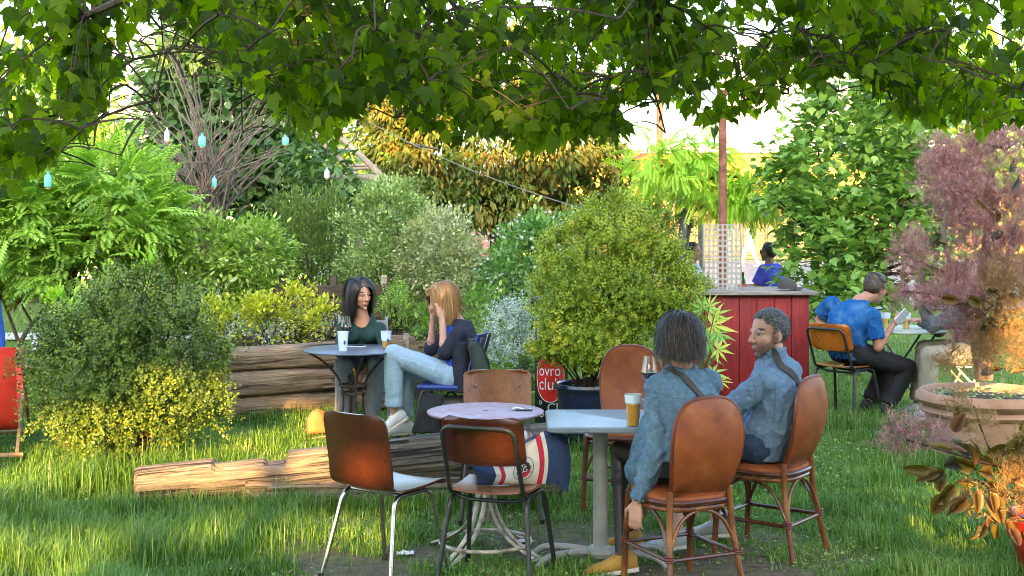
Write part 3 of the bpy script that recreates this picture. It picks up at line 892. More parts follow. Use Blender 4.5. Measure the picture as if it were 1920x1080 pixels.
# ---- 4 dark vine-covered tree behind the stems
plant('vine_tree', 'dense blue green large leaved tree behind the bare stems', 'tree', (P(400, 650, 17.5).x, 17.5, gz(-4, 17.5)),
      [blob(410, 200, 17.6, 150, 120, 1.0), blob(340, 140, 17.4, 70, 70, .6), blob(470, 260, 17.3, 130, 110, .9), blob(380, 320, 17.2, 150, 90, .8), blob(540, 330, 17.0, 80, 80, .6), blob(430, 90, 17.6, 120, 60, .7), blob(440, 420, 17.0, 150, 70, .8)],
      oval, 8200, .165, L_VINE, clumps=420, sig=.17, stems=10, stem_r=.04, seed=7, trunk=1.9, upness=-.15, droop=.35, shell=.45, svar=.3)
plant('vine', 'blue green vine leaves hanging over the horizontal log', 'vine', (P(630, 640, 15.0).x, 15.0, gz(-2, 15)),
      [blob(625, 325, 15.0, 45, 45, .3), blob(600, 370, 15.0, 45, 50, .3), blob(655, 380, 15.0, 35, 35, .3), blob(570, 300, 15.1, 30, 60, .3)], oval, 520, .125, L_VINE, clumps=60, sig=.25, stems=7, stem_r=.010, seed=8, droop=.6, upness=0)
# ---- 5 jasmine mound, olive shrub
plant('jasmine_mound', 'light green jasmine mound below the bare stems', 'shrub', (P(430, 640, 13.2).x, 13.2, .5),
      [blob(430, 500, 13.2, 105, 80, .6), blob(380, 470, 13.1, 70, 60, .4), blob(480, 480, 13.1, 70, 60, .4), blob(400, 550, 13.0, 90, 60, .4), blob(490, 550, 13.0, 50, 50, .35)],
      T_oval(.22, .06, .12), 6000, .072, L_JASM, clumps=240, sig=.15, stems=14, stem_r=.012, seed=9, upness=.1, shell=.7)
plant('olive_shrub', 'dull olive green fine leaved shrub between jasmine mound and domed shrub', 'shrub', (P(600, 640, 14.0).x, 14.0, .0),
      [blob(580, 455, 14.3, 70, 75, .6), blob(550, 410, 14.3, 55, 45, .4), blob(615, 415, 14.3, 42, 45, .4), blob(590, 520, 14.2, 80, 45, .5)],
      narrow, 9000, .060, L_OLIVE, clumps=220, sig=.17, stems=12, stem_r=.012, seed=10, upness=.4, shell=.55)
# ---- 6 domed silvery shrub (two lobes)
plant('domed_shrub', 'tall rounded silvery green shrub behind the two women', 'shrub', (P(770, 640, 13.6).x, 13.6, .0),
      [blob(735, 460, 13.7, 92, 110, .65), blob(735, 400, 13.7, 62, 55, .45), blob(745, 540, 13.5, 110, 80, .6)],
      small, 20000, .038, L_PITT, clumps=520, sig=.07, stems=16, stem_r=.014, seed=12, upness=.25, shell=.82)
plant('cream_domed_shrub', 'cream tinged rounded shrub just right of the tall domed shrub', 'shrub', (P(835, 640, 13.2).x, 13.2, .0),
      [blob(828, 500, 13.2, 78, 98, .55), blob(850, 545, 13.1, 60, 80, .45), blob(795, 520, 13.1, 60, 90, .4)],
      small, 16000, .036, L_PITT2, clumps=460, sig=.07, stems=14, stem_r=.012, seed=13, upness=.1, shell=.84)
# ---- 7 golden tree
plant('golden_tree', 'tall tree with drooping bronze and green leaves in late sun', 'tree', (P(930, 560, 22.0).x, 22.0, .0),
      [blob(930, 250, 22.0, 200, 130, 1.4), blob(800, 300, 21.6, 110, 110, 1.0), blob(1040, 320, 21.6, 130, 90, 1.0), blob(880, 380, 21.2, 140, 55, .9), blob(1100, 380, 21.4, 80, 60, .8), blob(760, 180, 21.8, 90, 100, 1.0), blob(960, 130, 22.0, 190, 90, 1.2), blob(1140, 340, 21.8, 55, 70, .7), blob(740, 300, 21.3, 50, 90, .6)],
      T_diamond(.17, .05), 30000, .150, L_GOLD, clumps=620, sig=.10, stems=14, stem_r=.05, seed=14, trunk=1.7, droop=1.1, upness=0, shell=.72, rnd_clump=.72)
# ---- 8 star jasmine bush, pot bush
def star_bush():
    bl = [blob(985, 520, 12.8, 80, 85, .5), blob(1000, 465, 12.8, 70, 55, .4), blob(940, 540, 12.6, 45, 60, .35), blob(1060, 450, 13.0, 60, 45, .4)]
    base = (P(990, 700, 12.8).x, 12.8, gz(0, 12.8))
    t = plant('star_jasmine', 'glossy shrub sprinkled with white flowers behind the silver bush', 'shrub', base, bl, T_oval(.24, .06, .1), 4300, .060, L_STAR, clumps=220, sig=.15, stems=12, stem_r=.012, seed=15, upness=.1, shell=.7)
    rg = np.random.default_rng(16)
    pos, od, k = crown(bl, 420, rg, 110, .10, .97)
    scatter('flowers', (np.array([(.5 * math.cos(a) * (1 if i % 2 else .28), .5 * math.sin(a) * (1 if i % 2 else .28), .0) for i, a in enumerate([k_ * math.pi / 5 for k_ in range(10)])] + [(0, 0, .05)]), np.array([(10, i, (i + 1) % 10) for i in range(10)])),
            pos - np.array(base), orient(np.cross(od, rg.normal(0, 1, od.shape)), rg, .3, (0, -1, .3)), rg.uniform(.035, .055, 420), WHITEFL, t, rg)
star_bush()
plant('climbing_star_jasmine', 'pale flowering climber left of the leaning dark trunk', 'shrub', (P(1235, 560, 16.5).x, 16.5, .0),
      [blob(1240, 400, 16.5, 45, 60, .4), blob(1215, 440, 16.4, 45, 50, .4), blob(1265, 450, 16.4, 40, 60, .4)], T_oval(.24, .06, .1), 1300, .085, L_JASM, clumps=70, sig=.18, stems=6, stem_r=.015, seed=17, upness=.1)

NAVY = mat('navy_glaze', [(.006, .008, .030), (.014, .016, .055)], rough=.22, scale=5, coat=.6, rough_var=.08)
SOIL = mat('potting_soil', [(.025, .018, .012), (.07, .05, .035)], rough=.95, scale=30, bmp=1.0)
pot_c = P(1103, 820, 10.15); pot_c.z = gz(pot_c.x, pot_c.y) - .01
pt = thing('navy_pot', 'large dark blue glazed pot with rolled rim behind the far rattan chair', 'pot', pot_c)
MB().lathe([(.02, .0), (.17, .0), (.185, .02), (.235, .36), (.24, .45), (.262, .455), (.270, .475), (.262, .495), (.24, .497), (.225, .485), (.222, .42), (.02, .42)], 36).build('pot_body', NAVY, pt)
MB().lathe([(.01, .415), (.221, .425), (.2, .435), (.01, .44)], 24).build('soil', SOIL, pt)
plant('lime_bush', 'yellow green fine leaved bush growing in the navy pot', 'bush', (pot_c.x, pot_c.y, pot_c.z + .43),
      [blob(1150, 560, 10.3, 95, 90, .45), blob(1075, 560, 10.1, 62, 80, .38), blob(1212, 555, 10.3, 70, 70, .40), blob(1130, 465, 10.3, 60, 55, .36), blob(1185, 450, 10.4, 50, 50, .30), blob(1060, 640, 10.0, 50, 52, .3), blob(1262, 590, 10.2, 58, 52, .38), blob(1120, 640, 10.1, 75, 50, .35), blob(1035, 520, 10.1, 34, 40, .22), blob(1225, 490, 10.3, 40, 60, .25), blob(1085, 440, 10.3, 26, 32, .18), blob(1015, 650, 10.0, 24, 22, .16), blob(1300, 560, 10.2, 28, 26, .2), blob(1240, 440, 10.4, 20, 36, .14), blob(1110, 410, 10.3, 16, 36, .10), blob(1160, 405, 10.3, 18, 40, .10), blob(1205, 415, 10.4, 14, 34, .10), blob(1040, 470, 10.2, 18, 36, .10), blob(1275, 520, 10.3, 16, 40, .10)],
      sprig, 11500, .084, L_LIME, clumps=420, sig=.17, stems=30, stem_r=.009, seed=18, upness=.55, shell=.40, low=-.8)
# ---- 9 silver shrub, low greens, yellow euonymus, rosemary in pot
plant('silver_bush', 'silver grey needle leaved bush below the star jasmine', 'bush', (P(960, 720, 11.6).x, 11.6, gz(0, 11.6)),
      [blob(965, 640, 11.6, 48, 60, .3), blob(950, 605, 11.6, 38, 30, .25), blob(985, 670, 11.5, 35, 40, .25), blob(930, 670, 11.5, 22, 35, .2)],
      sprig, 900, .085, L_GREY, clumps=120, sig=.16, stems=14, stem_r=.007, seed=20, upness=.7, shell=.6)
plant('low_green_shrub', 'mid green spreading shrub under the blonde woman and silver bush', 'shrub', (P(930, 720, 11.9).x, 11.9, gz(0, 11.9)),
      [blob(905, 620, 12.2, 40, 90, .3), blob(800, 620, 12.2, 45, 45, .3), blob(1000, 690, 11.4, 35, 40, .25), blob(940, 720, 11.2, 45, 35, .3)], oval, 1500, .055, L_MAPT, clumps=110, sig=.2, stems=9, stem_r=.008, seed=21, upness=.3)
for i, (lb, bl, nn) in enumerate([('yellow variegated shrublet at the left end of the raised bed', [blob(420, 615, 12.0, 42, 40, .25), blob(395, 590, 12.1, 30, 28, .2)], 900),
                            ('yellow green shrublet in the middle of the raised bed', [blob(505, 600, 12.2, 48, 48, .28), blob(480, 580, 12.2, 30, 28, .2)], 1100),
                            ('tall golden shrublet with orange tips at the right of the raised bed', [blob(552, 580, 12.3, 30, 42, .2), blob(598, 600, 12.2, 32, 36, .22)], 1100)]):
    cx = bl[0]
    plant('golden_shrublet', lb, 'shrub', (cx[0], cx[1], .55), bl, T_oval(.30, .06, .1), nn, .040, L_YEL, clumps=70, sig=.22, stems=12, stem_r=.006, seed=30 + i, upness=.5, group='golden shrublets on the raised bed')
plant('bed_foliage', 'grey green low plants along the edge of the raised bed', 'plant', (P(520, 640, 12.0).x, 12.0, .55),
      [blob(450, 632, 12.0, 60, 14, .2), blob(560, 628, 12.1, 60, 14, .2), blob(620, 622, 12.2, 20, 16, .15), blob(375, 600, 12.2, 35, 40, .2)], sprig, 420, .07, L_GREY, clumps=60, sig=.3, stems=0, seed=35, upness=.9)
BLACKP = mat('black_plastic', [(.010, .010, .012), (.022, .022, .024)], rough=.3, scale=10)
pc = P(748, 622, 12.4); rp = thing('black_planter', 'small black round planter behind the log wall', 'planter', (pc.x, pc.y, .44))
MB().lathe([(.02, 0), (.09, 0), (.115, .18), (.125, .18), (.128, .20), (.118, .205), (.108, .19), (.10, .16), (.02, .16)], 24).build('pot_body', BLACKP, rp)
MB().lathe([(.01, .158), (.1, .162), (.01, .17)], 16).build('soil', SOIL, rp)
plant('rosemary', 'bright green rosemary tuft in the black planter', 'plant', (pc.x, pc.y, .60), [blob(742, 580, 12.4, 32, 34, .17), blob(745, 565, 12.4, 26, 26, .14)], sprig, 420, .07, L_ROSM, clumps=90, sig=.2, stems=14, stem_r=.005, seed=36, upness=1.3, shell=.3)

# ---- 10 right hand maple, feathery arch, far trees
plant('field_maple', 'big fresh green maple with layered leaves right of the rusty post', 'tree', (P(1600, 640, 14.6).x, 14.6, .0),
      [blob(1590, 330, 14.8, 150, 110, .9), blob(1640, 440, 14.4, 140, 100, .8), blob(1560, 500, 14.0, 105, 75, .6), blob(1680, 240, 14.8, 120, 90, .8), blob(1620, 150, 15.0, 130, 80, .8), blob(1720, 380, 14.4, 80, 120, .6), blob(1545, 420, 14.2, 75, 70, .5), blob(1700, 520, 13.8, 90, 70, .6), blob(1560, 250, 14.9, 80, 70, .5), blob(1590, 560, 13.6, 90, 40, .5), blob(1465, 400, 14.3, 38, 40, .3), blob(1480, 330, 14.6, 45, 40, .3)],
      maple, 7600, .105, L_MAPT, clumps=380, sig=.15, stems=16, stem_r=.03, seed=40, trunk=1.1, upness=.0, droop=.25, shell=.6, svar=.3, roll=.8)
rb = P(1275, 520, 16.0)
t = plant('feathery_tree', 'feathery lime green tree arching over a black leaning trunk', 'tree', (rb.x, 16.0, .0),
      [blob(1260, 320, 16.0, 75, 40, .5), blob(1340, 340, 16.0, 80, 34, .5), blob(1430, 345, 16.0, 70, 36, .5), blob(1230, 295, 16.1, 50, 25, .4), blob(1390, 375, 15.9, 70, 22, .4), blob(1310, 300, 16.2, 70, 26, .4)],
      T_pinnate(9, .035, .2), 1000, .26, L_ROBI, clumps=150, sig=.2, stems=0, seed=41, upness=-.1, droop=.5)
b0 = Vector((rb.x, 16.0, 0)); k = MB()
pts = [P(1262, 560, 16) - b0, P(1278, 470, 16) - b0, P(1290, 400, 16) - b0, P(1302, 345, 16) - b0]
k.tube(smooth_path(pts, 4), [.085 - .025 * i / 12 for i in range(13)], 9); k.build('trunk', IRON, t)
k = MB()
for a, c, e, r0 in [((1290, 405), (1330, 360), (1450, 392), .03), ((1300, 350), (1280, 310), (1180, 300), .026), ((1300, 350), (1360, 310), (1430, 352), .026), ((1450, 392), (1490, 380), (1500, 420), .014), ((1290, 400), (1250, 430), (1240, 470), .016)]:
    pp = bez(P(*a, 16) - b0, P(*c, 16) - b0, P(*e, 16) - b0, 8); k.tube(pp, [r0 * (1 - .6 * i / 8) for i in range(9)], 6)
k.build('branch', BARK, t)
plant('far_tree', 'pale green tree far behind at the left edge', 'tree', (P(60, 560, 26).x, 26, .0), [blob(60, 260, 26, 160, 150, 1.6), blob(0, 380, 25, 130, 110, 1.4), blob(170, 330, 25.5, 90, 90, 1.1)], oval, 3000, .26, L_WOOD, clumps=150, sig=.18, stems=8, stem_r=.06, seed=43, trunk=2.2)
plant('far_tree', 'pale sunlit tree far behind the domed shrub', 'tree', (P(640, 560, 28).x, 28, .0), [blob(620, 230, 28, 140, 160, 1.8), blob(560, 120, 28, 120, 100, 1.5), blob(680, 120, 28, 120, 110, 1.5), blob(660, 380, 27, 110, 70, 1.2)], oval, 3200, .28, L_WOOD, clumps=160, sig=.17, stems=8, stem_r=.06, seed=44, trunk=2.4)
plant('far_tree', 'mid green tree far behind the field maple', 'tree', (P(1740, 540, 27).x, 27, .0), [blob(1740, 260, 27, 150, 150, 1.8), blob(1840, 380, 26, 130, 110, 1.4), blob(1880, 230, 27, 110, 130, 1.4)], oval, 3000, .27, L_WOOD, clumps=150, sig=.18, stems=8, stem_r=.06, seed=45, trunk=2.2)
plant('far_hedge', 'dense green hedge along the far side of the garden', 'hedge', (-6, 24, .0), [np.array([x, 24 + .3 * math.sin(x), 1.0 + .25 * math.sin(x * 1.7), .9, .7, 1.0 + .2 * math.sin(x * 2.3)]) for x in np.arange(-10.5, 2.0, 1.1)], oval, 5200, .14, L_OLIVE, clumps=300, sig=.22, stems=0, seed=46)
# dark little tree at the left edge
t = thing('small_bare_tree', 'small dark forked tree with few leaves at the left edge', 'tree', (P(35, 640, 13.0).x, 13.0, gz(-4.8, 13)))
b0 = t.location.copy(); k = MB()
for pts, r0 in [([(28, 720), (40, 640), (75, 590), (105, 545)], .03), ([(38, 650), (20, 600), (5, 560)], .022), ([(60, 605), (40, 570), (30, 540)], .014), ([(75, 592), (110, 580), (130, 560)], .012)]:
    pp = smooth_path([P(x, y, 13.0) - b0 for x, y in pts], 4); k.tube(pp, [r0 * (1 - .6 * i / len(pp)) for i in range(len(pp))], 7)
k.build('trunk', BARK, t)
rg = np.random.default_rng(50)
pos, od, kk = crown([blob(40, 535, 13.0, 70, 28, .3)], 130, rg, 24, .3)
scatter('foliage', oval, pos - np.array(b0), orient(od + np.array([0, 0, -.5]), rg), rg.uniform(.06, .11, 130), L_SMOK, t, rg)

# ---- 11 overhanging canopy (trunk just out of the picture on the right)
def canopy():
    rg = np.random.default_rng(60)
    base = Vector((2.75, 3.2, 0))
    t = thing('overhanging_tree', 'broad leaved tree whose dark hanging branches fill the top of the picture', 'tree', base)
    bv = np.array(base)
    pts = smooth_path([(0, 0, -.1), (.04, .02, 1.0), (-.03, 0, 2.0), (-.2, .2, 2.9)], 5)
    MB().tube([Vector(p) for p in pts], [.17 - .05 * i / len(pts) for i in range(len(pts))], 12).build('trunk', BARK, t)
    crotch = Vector((-.2, .2, 2.9)) + base
    # lower outline of the hanging leaves in the photograph: (px, py)
    prof = [(-60, 400), (0, 385), (60, 350), (120, 290), (170, 255), (210, 200), (235, 90), (270, 70), (300, 55), (350, 70), (390, 110), (430, 150), (480, 190), (530, 245), (570, 290), (620, 290), (660, 235), (700, 190), (740, 205), (790, 255), (830, 290), (880, 270), (930, 265), (985, 300), (1040, 290), (1100, 285), (1160, 320), (1180, 240), (1230, 195), (1290, 235), (1350, 265), (1400, 215), (1440, 235), (1480, 170), (1530, 195), (1580, 140), (1640, 190), (1690, 240), (1740, 245), (1800, 265), (1850, 255), (1900, 250), (1990, 270)]
    PX, PY = np.array([p[0] for p in prof]), np.array([p[1] - 6 for p in prof])
    # sky windows between the branches (px, py, rx, ry)
    holes = [(330, 20, 75, 22), (205, 100, 48, 48), (235, 190, 34, 50), (1150, 40, 36, 40), (1455, 100, 46, 46), (1200, 215, 40, 40), (1030, 130, 25, 20), (300, 75, 60, 25), (1390, 190, 25, 20), (1560, 100, 34, 26), (1500, 60, 25, 20)]
    twigs = []
    n_tw = 900
    while len(twigs) < n_tw:
        x = rg.uniform(-60, 1980); lo = np.interp(x, PX, PY)
        y = rg.uniform(-90, lo - 8) if rg.uniform() < .72 else rg.uniform(max(-60, lo - 95), lo - 6)
        if any(((x - h[0]) / h[2]) ** 2 + ((y - h[1]) / h[3]) ** 2 < 1 for h in holes): continue
        d = rg.uniform(4.5, 6.9)
        twigs.append((x, y, d))
    # limbs: fan over the garden
    limb = MB(); limb_pts = []
    for x, y, d in [(60, -60, 5.4), (300, -160, 6.2), (560, -80, 5.2), (830, -120, 6.0), (1060, -70, 5.5), (1330, -90, 6.3), (1560, -120, 5.2), (1800, -60, 6.0), (160, 30, 4.9), (740, -20, 6.6), (1210, -10, 4.8), (1700, 20, 6.7)]:
        e = P(x, y, d); c = (crotch + e) / 2 + Vector((0, 0, .55))
        pp = bez(crotch, c, e, 10)
        limb.tube([p - base for p in pp], [.06 - .046 * i / 10 for i in range(11)], 7)
        limb_pts += [np.array(p) for p in pp[3:]]
    limb.build('limb', BARK, t)
    LP = np.array(limb_pts)
    tw = MB(); pos, D, near = [], [], []
    NODES = [np.array(q) for q in LP]
    twigs.sort(key=lambda q: ((LP - np.array(P(*q))) ** 2).sum(1).min())
    for x, y, d in twigs:
        e = np.array(P(x, y, d))
        s = LP[np.argmin(((LP - e) ** 2).sum(1) + rg.uniform(0, .15, len(LP)))]
        L = np.linalg.norm(e - s)
        if L > .45:                                # short spray leaving sideways, drooping at its tip
            h_ = rg.uniform(0, 6.28); s = e + np.array([math.cos(h_) * .36, math.sin(h_) * .30, rg.uniform(.05, .22)])
        c = (s + e) / 2 + np.array([rg.normal(0, .04), rg.normal(0, .04), .07 + rg.uniform(0, .07)])
        pp = bez(Vector(s), Vector(c), Vector(e), 5)
        tw.tube([p - base for p in pp], [.0036 - .0022 * i / 5 for i in range(6)], 4, caps=False)
        a_ = NODES[np.argmin(((np.array(NODES) - s) ** 2).sum(1))]           # joins the nearest branch
        tw.tube([p - base for p in bez(Vector(a_), (Vector(a_) + Vector(s)) / 2 + Vector((0, 0, .03)), Vector(s), 3)], [.006, .005, .0042, .0036], 4, caps=False); NODES.append(s)
        m_ = rg.integers(8, 15)
        for j in range(m_):
            q = rg.uniform(.25, 1.05)
            pt_ = np.array(pp[min(5, int(q * 5))]) + rg.normal(0, .035, 3)
            pos.append(pt_); D.append(np.array([rg.normal(0, .55), rg.normal(-.1, .6), -.95 + rg.normal(0, .45)]))
    tw.build('twig', TWIG, t)
    pos = np.array(pos); D = np.array(D); N = len(pos)
    # petiole offset so that leaves hang off the twig
    pos = pos + unit(D) * .03
    pyx = HORIZON + (CAM_H - pos[:, 2]) * F_PX / pos[:, 1]; pxx = 960 + pos[:, 0] * F_PX / pos[:, 1]
    tip_y = pyx + .085 * F_PX / pos[:, 1]
    keep = tip_y < np.interp(pxx, PX, PY) + 22
    pos, D = pos[keep], D[keep]; N = len(pos)
    X_up = np.stack([rg.normal(0, 1.0, N), np.full(N, -.45) + rg.normal(0, .9, N), rg.uniform(-.2, 1.0, N)], -1)
    Dn = unit(D); Xc = unit(np.cross(Dn, X_up)); Z = np.cross(Xc, Dn)
    R = np.stack([Xc, Dn, Z], -1)
    size = rg.uniform(.038, .092, N)
    # the leaves that show largest: single objects
    pyx = HORIZON + (CAM_H - pos[:, 2]) * F_PX / pos[:, 1]; pxx = 960 + pos[:, 0] * F_PX / pos[:, 1]
    inview = (pyx > 10) & (pyx < 400) & (pxx > 5) & (pxx < 1915)
    low_edge = pyx - np.interp(pxx, PX, PY)
    score = np.where(inview, size / pos[:, 1] * 60 + np.clip(low_edge / 160, -1, 0), -9)
    order = np.argsort(-score); single = order[:290]; rest = order[290:]
    variants = []
    for i in range(6):
        tv, tf = maple
        q = tv.copy(); q[:, 0] *= rg.uniform(.62, .95); q[:, 2] += .10 * q[:, 0] * rg.normal() + .16 * q[:, 1] ** 2 * rg.normal()
        variants.append(mesh_np('leaf', q, tf, L_CANO, False, np.full(len(q), (i + .5) / 6)))
    for i in single:
        o = bpy.data.objects.new('leaf', variants[rg.integers(6)])
        M4 = Matrix(R[i].tolist()).to_4x4() @ Matrix.Scale(float(size[i]), 4)
        M4.translation = Vector(pos[i] - bv)
        link(o, t); o.matrix_local = M4
    scatter('foliage', maple, pos[rest] - bv, R[rest], size[rest], L_CANO, t, rg)
    # hanging clusters of winged seeds
    S = 1500
    k = rg.integers(0, N, 55); kk = rg.integers(0, 55, S)
    sp = pos[k][kk] + rg.normal(0, 1, (S, 3)) * np.array([.05, .05, .09])
    scatter('seed_clusters', narrow, sp - bv, orient(rg.normal(0, .6, (S, 3)) + np.array([0, 0, -1]), rg), rg.uniform(.025, .045, S), L_SMOK, t, rg)
    # deep upper crown (above the frame) that shades the tables
    NU_ = 900; up = np.stack([rg.uniform(-3.2, 3.4, NU_), rg.uniform(2.8, 8.2, NU_), rg.uniform(3.2, 4.6, NU_)], -1)
    scatter('upper_foliage', maple, up - bv, orient(rg.normal(0, .7, (NU_, 3)) + np.array([0, 0, -.8]), rg), rg.uniform(.09, .14, NU_), L_CANO, t, rg)
canopy()

# ---- 12 smoke bushes
PLUME = leafmat('plume_pink', [(0, (.16, .070, .075)), (.5, (.29, .145, .15)), (1, (.42, .26, .25))], .4, tcol=(1.4, 1.05, 1.0), gain=1.35)
PLUME_O = leafmat('plume_straw', [(0, (.22, .12, .07)), (.6, (.33, .20, .10)), (1, (.42, .28, .16))], .35, tcol=(1.3, 1.1, .7), gain=1.0)
def T_plume():
    """branching thread fragment: thin forked slivers"""
    V, F = [], []
    r = random.Random(5)
    def thread(o, d, l, w):
        d = d / np.linalg.norm(d); p = np.cross(d, [.3, .2, .9]); p /= np.linalg.norm(p)
        b = len(V)
        for q in (o - p * w, o + p * w, o + d * l): V.append(tuple(q))
        F.append((b, b + 1, b + 2))
    for k in range(9):
        o = np.array([0, .1 * k, 0])
        thread(o, np.array([r.uniform(-1, 1), r.uniform(.1, .9), r.uniform(-1, 1)]), r.uniform(.35, .6), .036)
    thread(np.array([0, 0, 0]), np.array([0, 1, 0.01]), 1.0, .036)
    return np.array(V), np.array(F)
plume_t = T_plume()
def smoke_leaf_mesh(rg):
    n_ = 18; dr = .16 * rg.uniform(.3, 1.6); tv = [(0, .5, -dr * .25)]
    for i in range(n_):
        a_ = 2 * math.pi * i / n_; y_ = .5 - .5 * math.cos(a_); x_ = .31 * math.sin(a_) * (1 + .22 * math.cos(a_)); tv.append((x_, y_, .34 * abs(x_) - dr * y_ ** 2 + .02 * math.sin(5 * a_)))
    mid = [(0, y_, -dr * y_ ** 2) for y_ in (.2, .4, .6, .8)]; out_ = tv[1:]; tv = np.array(out_ + mid)
    # two halves folded along a midrib
    tf = []
    for side in (0, 1):
        rim = [(i if side == 0 else (n_ - i) % n_) for i in range(n_ // 2 + 1)]; ribs = [rim[0], n_, n_ + 1, n_ + 2, n_ + 3, rim[-1]]
        j = 0
        for i in range(len(rim) - 1):
            want = min(5, int((i + 1) / (len(rim) - 1) * 5 + .5))
            if rim[i] != ribs[j]: tf.append((ribs[j], rim[i], rim[i + 1]))
            while j < want:
                tf.append((ribs[j], rim[i + 1], ribs[j + 1])); j += 1
    tf = np.array([q for q in tf if len(set(q)) == 3])
    return mesh_np('leaf', tv, tf, L_SMOK, True, np.full(len(tv), rg.uniform(0, 1)))
def smoke_bush(name, label, base, plumes, nplume, leaves, stems, seed, pmat, nthread):
    rg = np.random.default_rng(seed); base = Vector(base); bv = np.array(base)
    t = thing(name, label, 'shrub', base)
    for i, (bl, n, pm) in enumerate(plumes):
        n = int(n * 1.8); pos, od, k = crown([bl], n, rg, 20, .28, .42)
        scatter('plume', plume_t, pos - bv, orient(od + rg.normal(0, .5, od.shape), rg), rg.uniform(.035, .065, n), pm, t, rg)
    vs = [smoke_leaf_mesh(rg) for _ in range(8)]
    for (px, py, d, dx, dz, sz) in leaves:
        o = bpy.data.objects.new('leaf', vs[rg.integers(8)])
        dd = np.array([[dx, rg.normal(-.2, .35), dz]]); R = orient(dd, rg, 2.2, (0, -.55, .6))[0]
        M4 = Matrix(R.tolist()).to_4x4() @ Matrix.Scale(sz, 4); M4.translation = P(px, py, d) - base
        link(o, t); o.matrix_local = M4
    for pts, r0, nm in stems:
        pp = smooth_path([P(*q) - base for q in pts], 5)
        MB().tube(pp, [r0 * (1 - .55 * i / len(pp)) for i in range(len(pp))], 8).build(nm, SMOKEBARK if nm == 'trunk' else TWIG, t)
    return t
SMOKEBARK = mat('smoke_bark', [(.12, .085, .07), (.26, .20, .17)], rough=.85, scale=18, stretch=(1, 1, .3), bmp=.6)
TERRA = mat('terracotta', [(.30, .155, .095), (.40, .225, .145), (.48, .31, .22)], rough=.82, scale=5, bmp=.25, detail=8)
pc = P(1852, 845, 9.8); pc.z = gz(pc.x, pc.y) - .02
tp = thing('terracotta_pot', 'wide terracotta planter with a double rolled rim at the right', 'pot', pc)
MB().lathe([(.02, 0), (.36, 0), (.38, .015), (.445, .33), (.47, .345), (.485, .365), (.47, .385), (.455, .40), (.49, .415), (.515, .445), (.51, .48), (.485, .505), (.455, .505), (.44, .48), (.43, .43), (.02, .43)], 48).build('pot_body', TERRA, tp)
MB().lathe([(.01, .425), (.432, .44), (.3, .455), (.01, .47)], 28).build('soil', SOIL, tp)
rg = np.random.default_rng(70)
n = 420; a = rg.uniform(0, 6.28, n); r = .41 * np.sqrt(rg.uniform(0, 1, n))
scatter('leaf_litter', small, np.stack([r * np.cos(a), r * np.sin(a), .462 + rg.uniform(0, .02, n)], -1), orient(np.stack([np.cos(a * 7), np.sin(a * 7), rg.normal(0, .2, n)], -1), rg), rg.uniform(.02, .045, n), L_PITT, tp, rg)
bs = P(1848, 712, 9.8)
D0 = 9.7
smoke_bush('smoke_bush', 'pink plumed smoke bush growing in the terracotta planter', bs,
    [(blob(1790, 330, D0, 60, 55, .3), 900, PLUME), (blob(1860, 300, D0, 65, 50, .3), 800, PLUME), (blob(1840, 430, D0, 55, 70, .3), 900, PLUME), (blob(1800, 400, D0 - .1, 40, 40, .25), 420, PLUME), (blob(1900, 400, D0, 50, 60, .3), 700, PLUME), (blob(1712, 478, D0 - .1, 36, 34, .18), 340, PLUME), (blob(1712, 548, D0 - .2, 30, 20, .15), 200, PLUME), (blob(1785, 540, D0 - .2, 45, 40, .2), 500, PLUME),
     (blob(1850, 520, D0, 70, 50, .3), 900, PLUME), (blob(1812, 610, D0 - .1, 38, 45, .2), 300, PLUME), (blob(1880, 545, D0 - .3, 50, 35, .25), 500, PLUME_O), (blob(1880, 640, D0 - .3, 56, 36, .25), 620, PLUME_O), (blob(1800, 680, D0 - .35, 32, 22, .2), 160, PLUME_O), (blob(1900, 480, D0, 40, 60, .3), 500, PLUME), (blob(1760, 300, D0, 30, 30, .2), 240, PLUME), (blob(1890, 230, D0, 60, 50, .3), 600, PLUME)], 0,
    [(x, y, D0 - .25 + rg.uniform(-.2, .2), rg.normal(-.1, .8), rg.normal(-.1, .45), s) for x, y, s in
     [(1755, 415, .12), (1760, 445, .13), (1770, 460, .12), (1830, 375, .12), (1815, 385, .11), (1850, 390, .13), (1870, 415, .13), (1880, 435, .12), (1800, 555, .13), (1815, 560, .13), (1785, 570, .13), (1835, 560, .12), (1765, 560, .12), (1850, 545, .11), (1870, 560, .14), (1890, 580, .13), (1870, 600, .14), (1895, 610, .14), (1880, 690, .12), (1895, 700, .14), (1910, 690, .13), (1900, 600, .13), (1860, 575, .13), (1905, 560, .14), (1820, 400, .11), (1900, 300, .15), (1880, 280, .13), (1910, 330, .14), (1890, 530, .12), (1745, 590, .10), (1800, 650, .12), (1905, 440, .13)]],
    [([(1848, 712, 9.8), (1842, 640, 9.8), (1838, 560, 9.8), (1850, 450, 9.8), (1860, 320, 9.8)], .055, 'trunk'), ([(1852, 712, 9.78), (1862, 640, 9.75), (1880, 540, 9.7), (1905, 420, 9.7)], .04, 'trunk'), ([(1835, 712, 9.75), (1822, 620, 9.7), (1800, 540, 9.65), (1770, 440, 9.6), (1790, 330, 9.6)], .03, 'trunk'), ([(1838, 560, 9.8), (1790, 520, 9.7), (1720, 490, 9.6)], .014, 'branch'), ([(1842, 600, 9.8), (1780, 560, 9.65), (1690, 545, 9.5)], .014, 'branch'), ([(1850, 560, 9.8), (1880, 590, 9.6), (1915, 620, 9.5)], .014, 'branch')], 71, PLUME, 0)
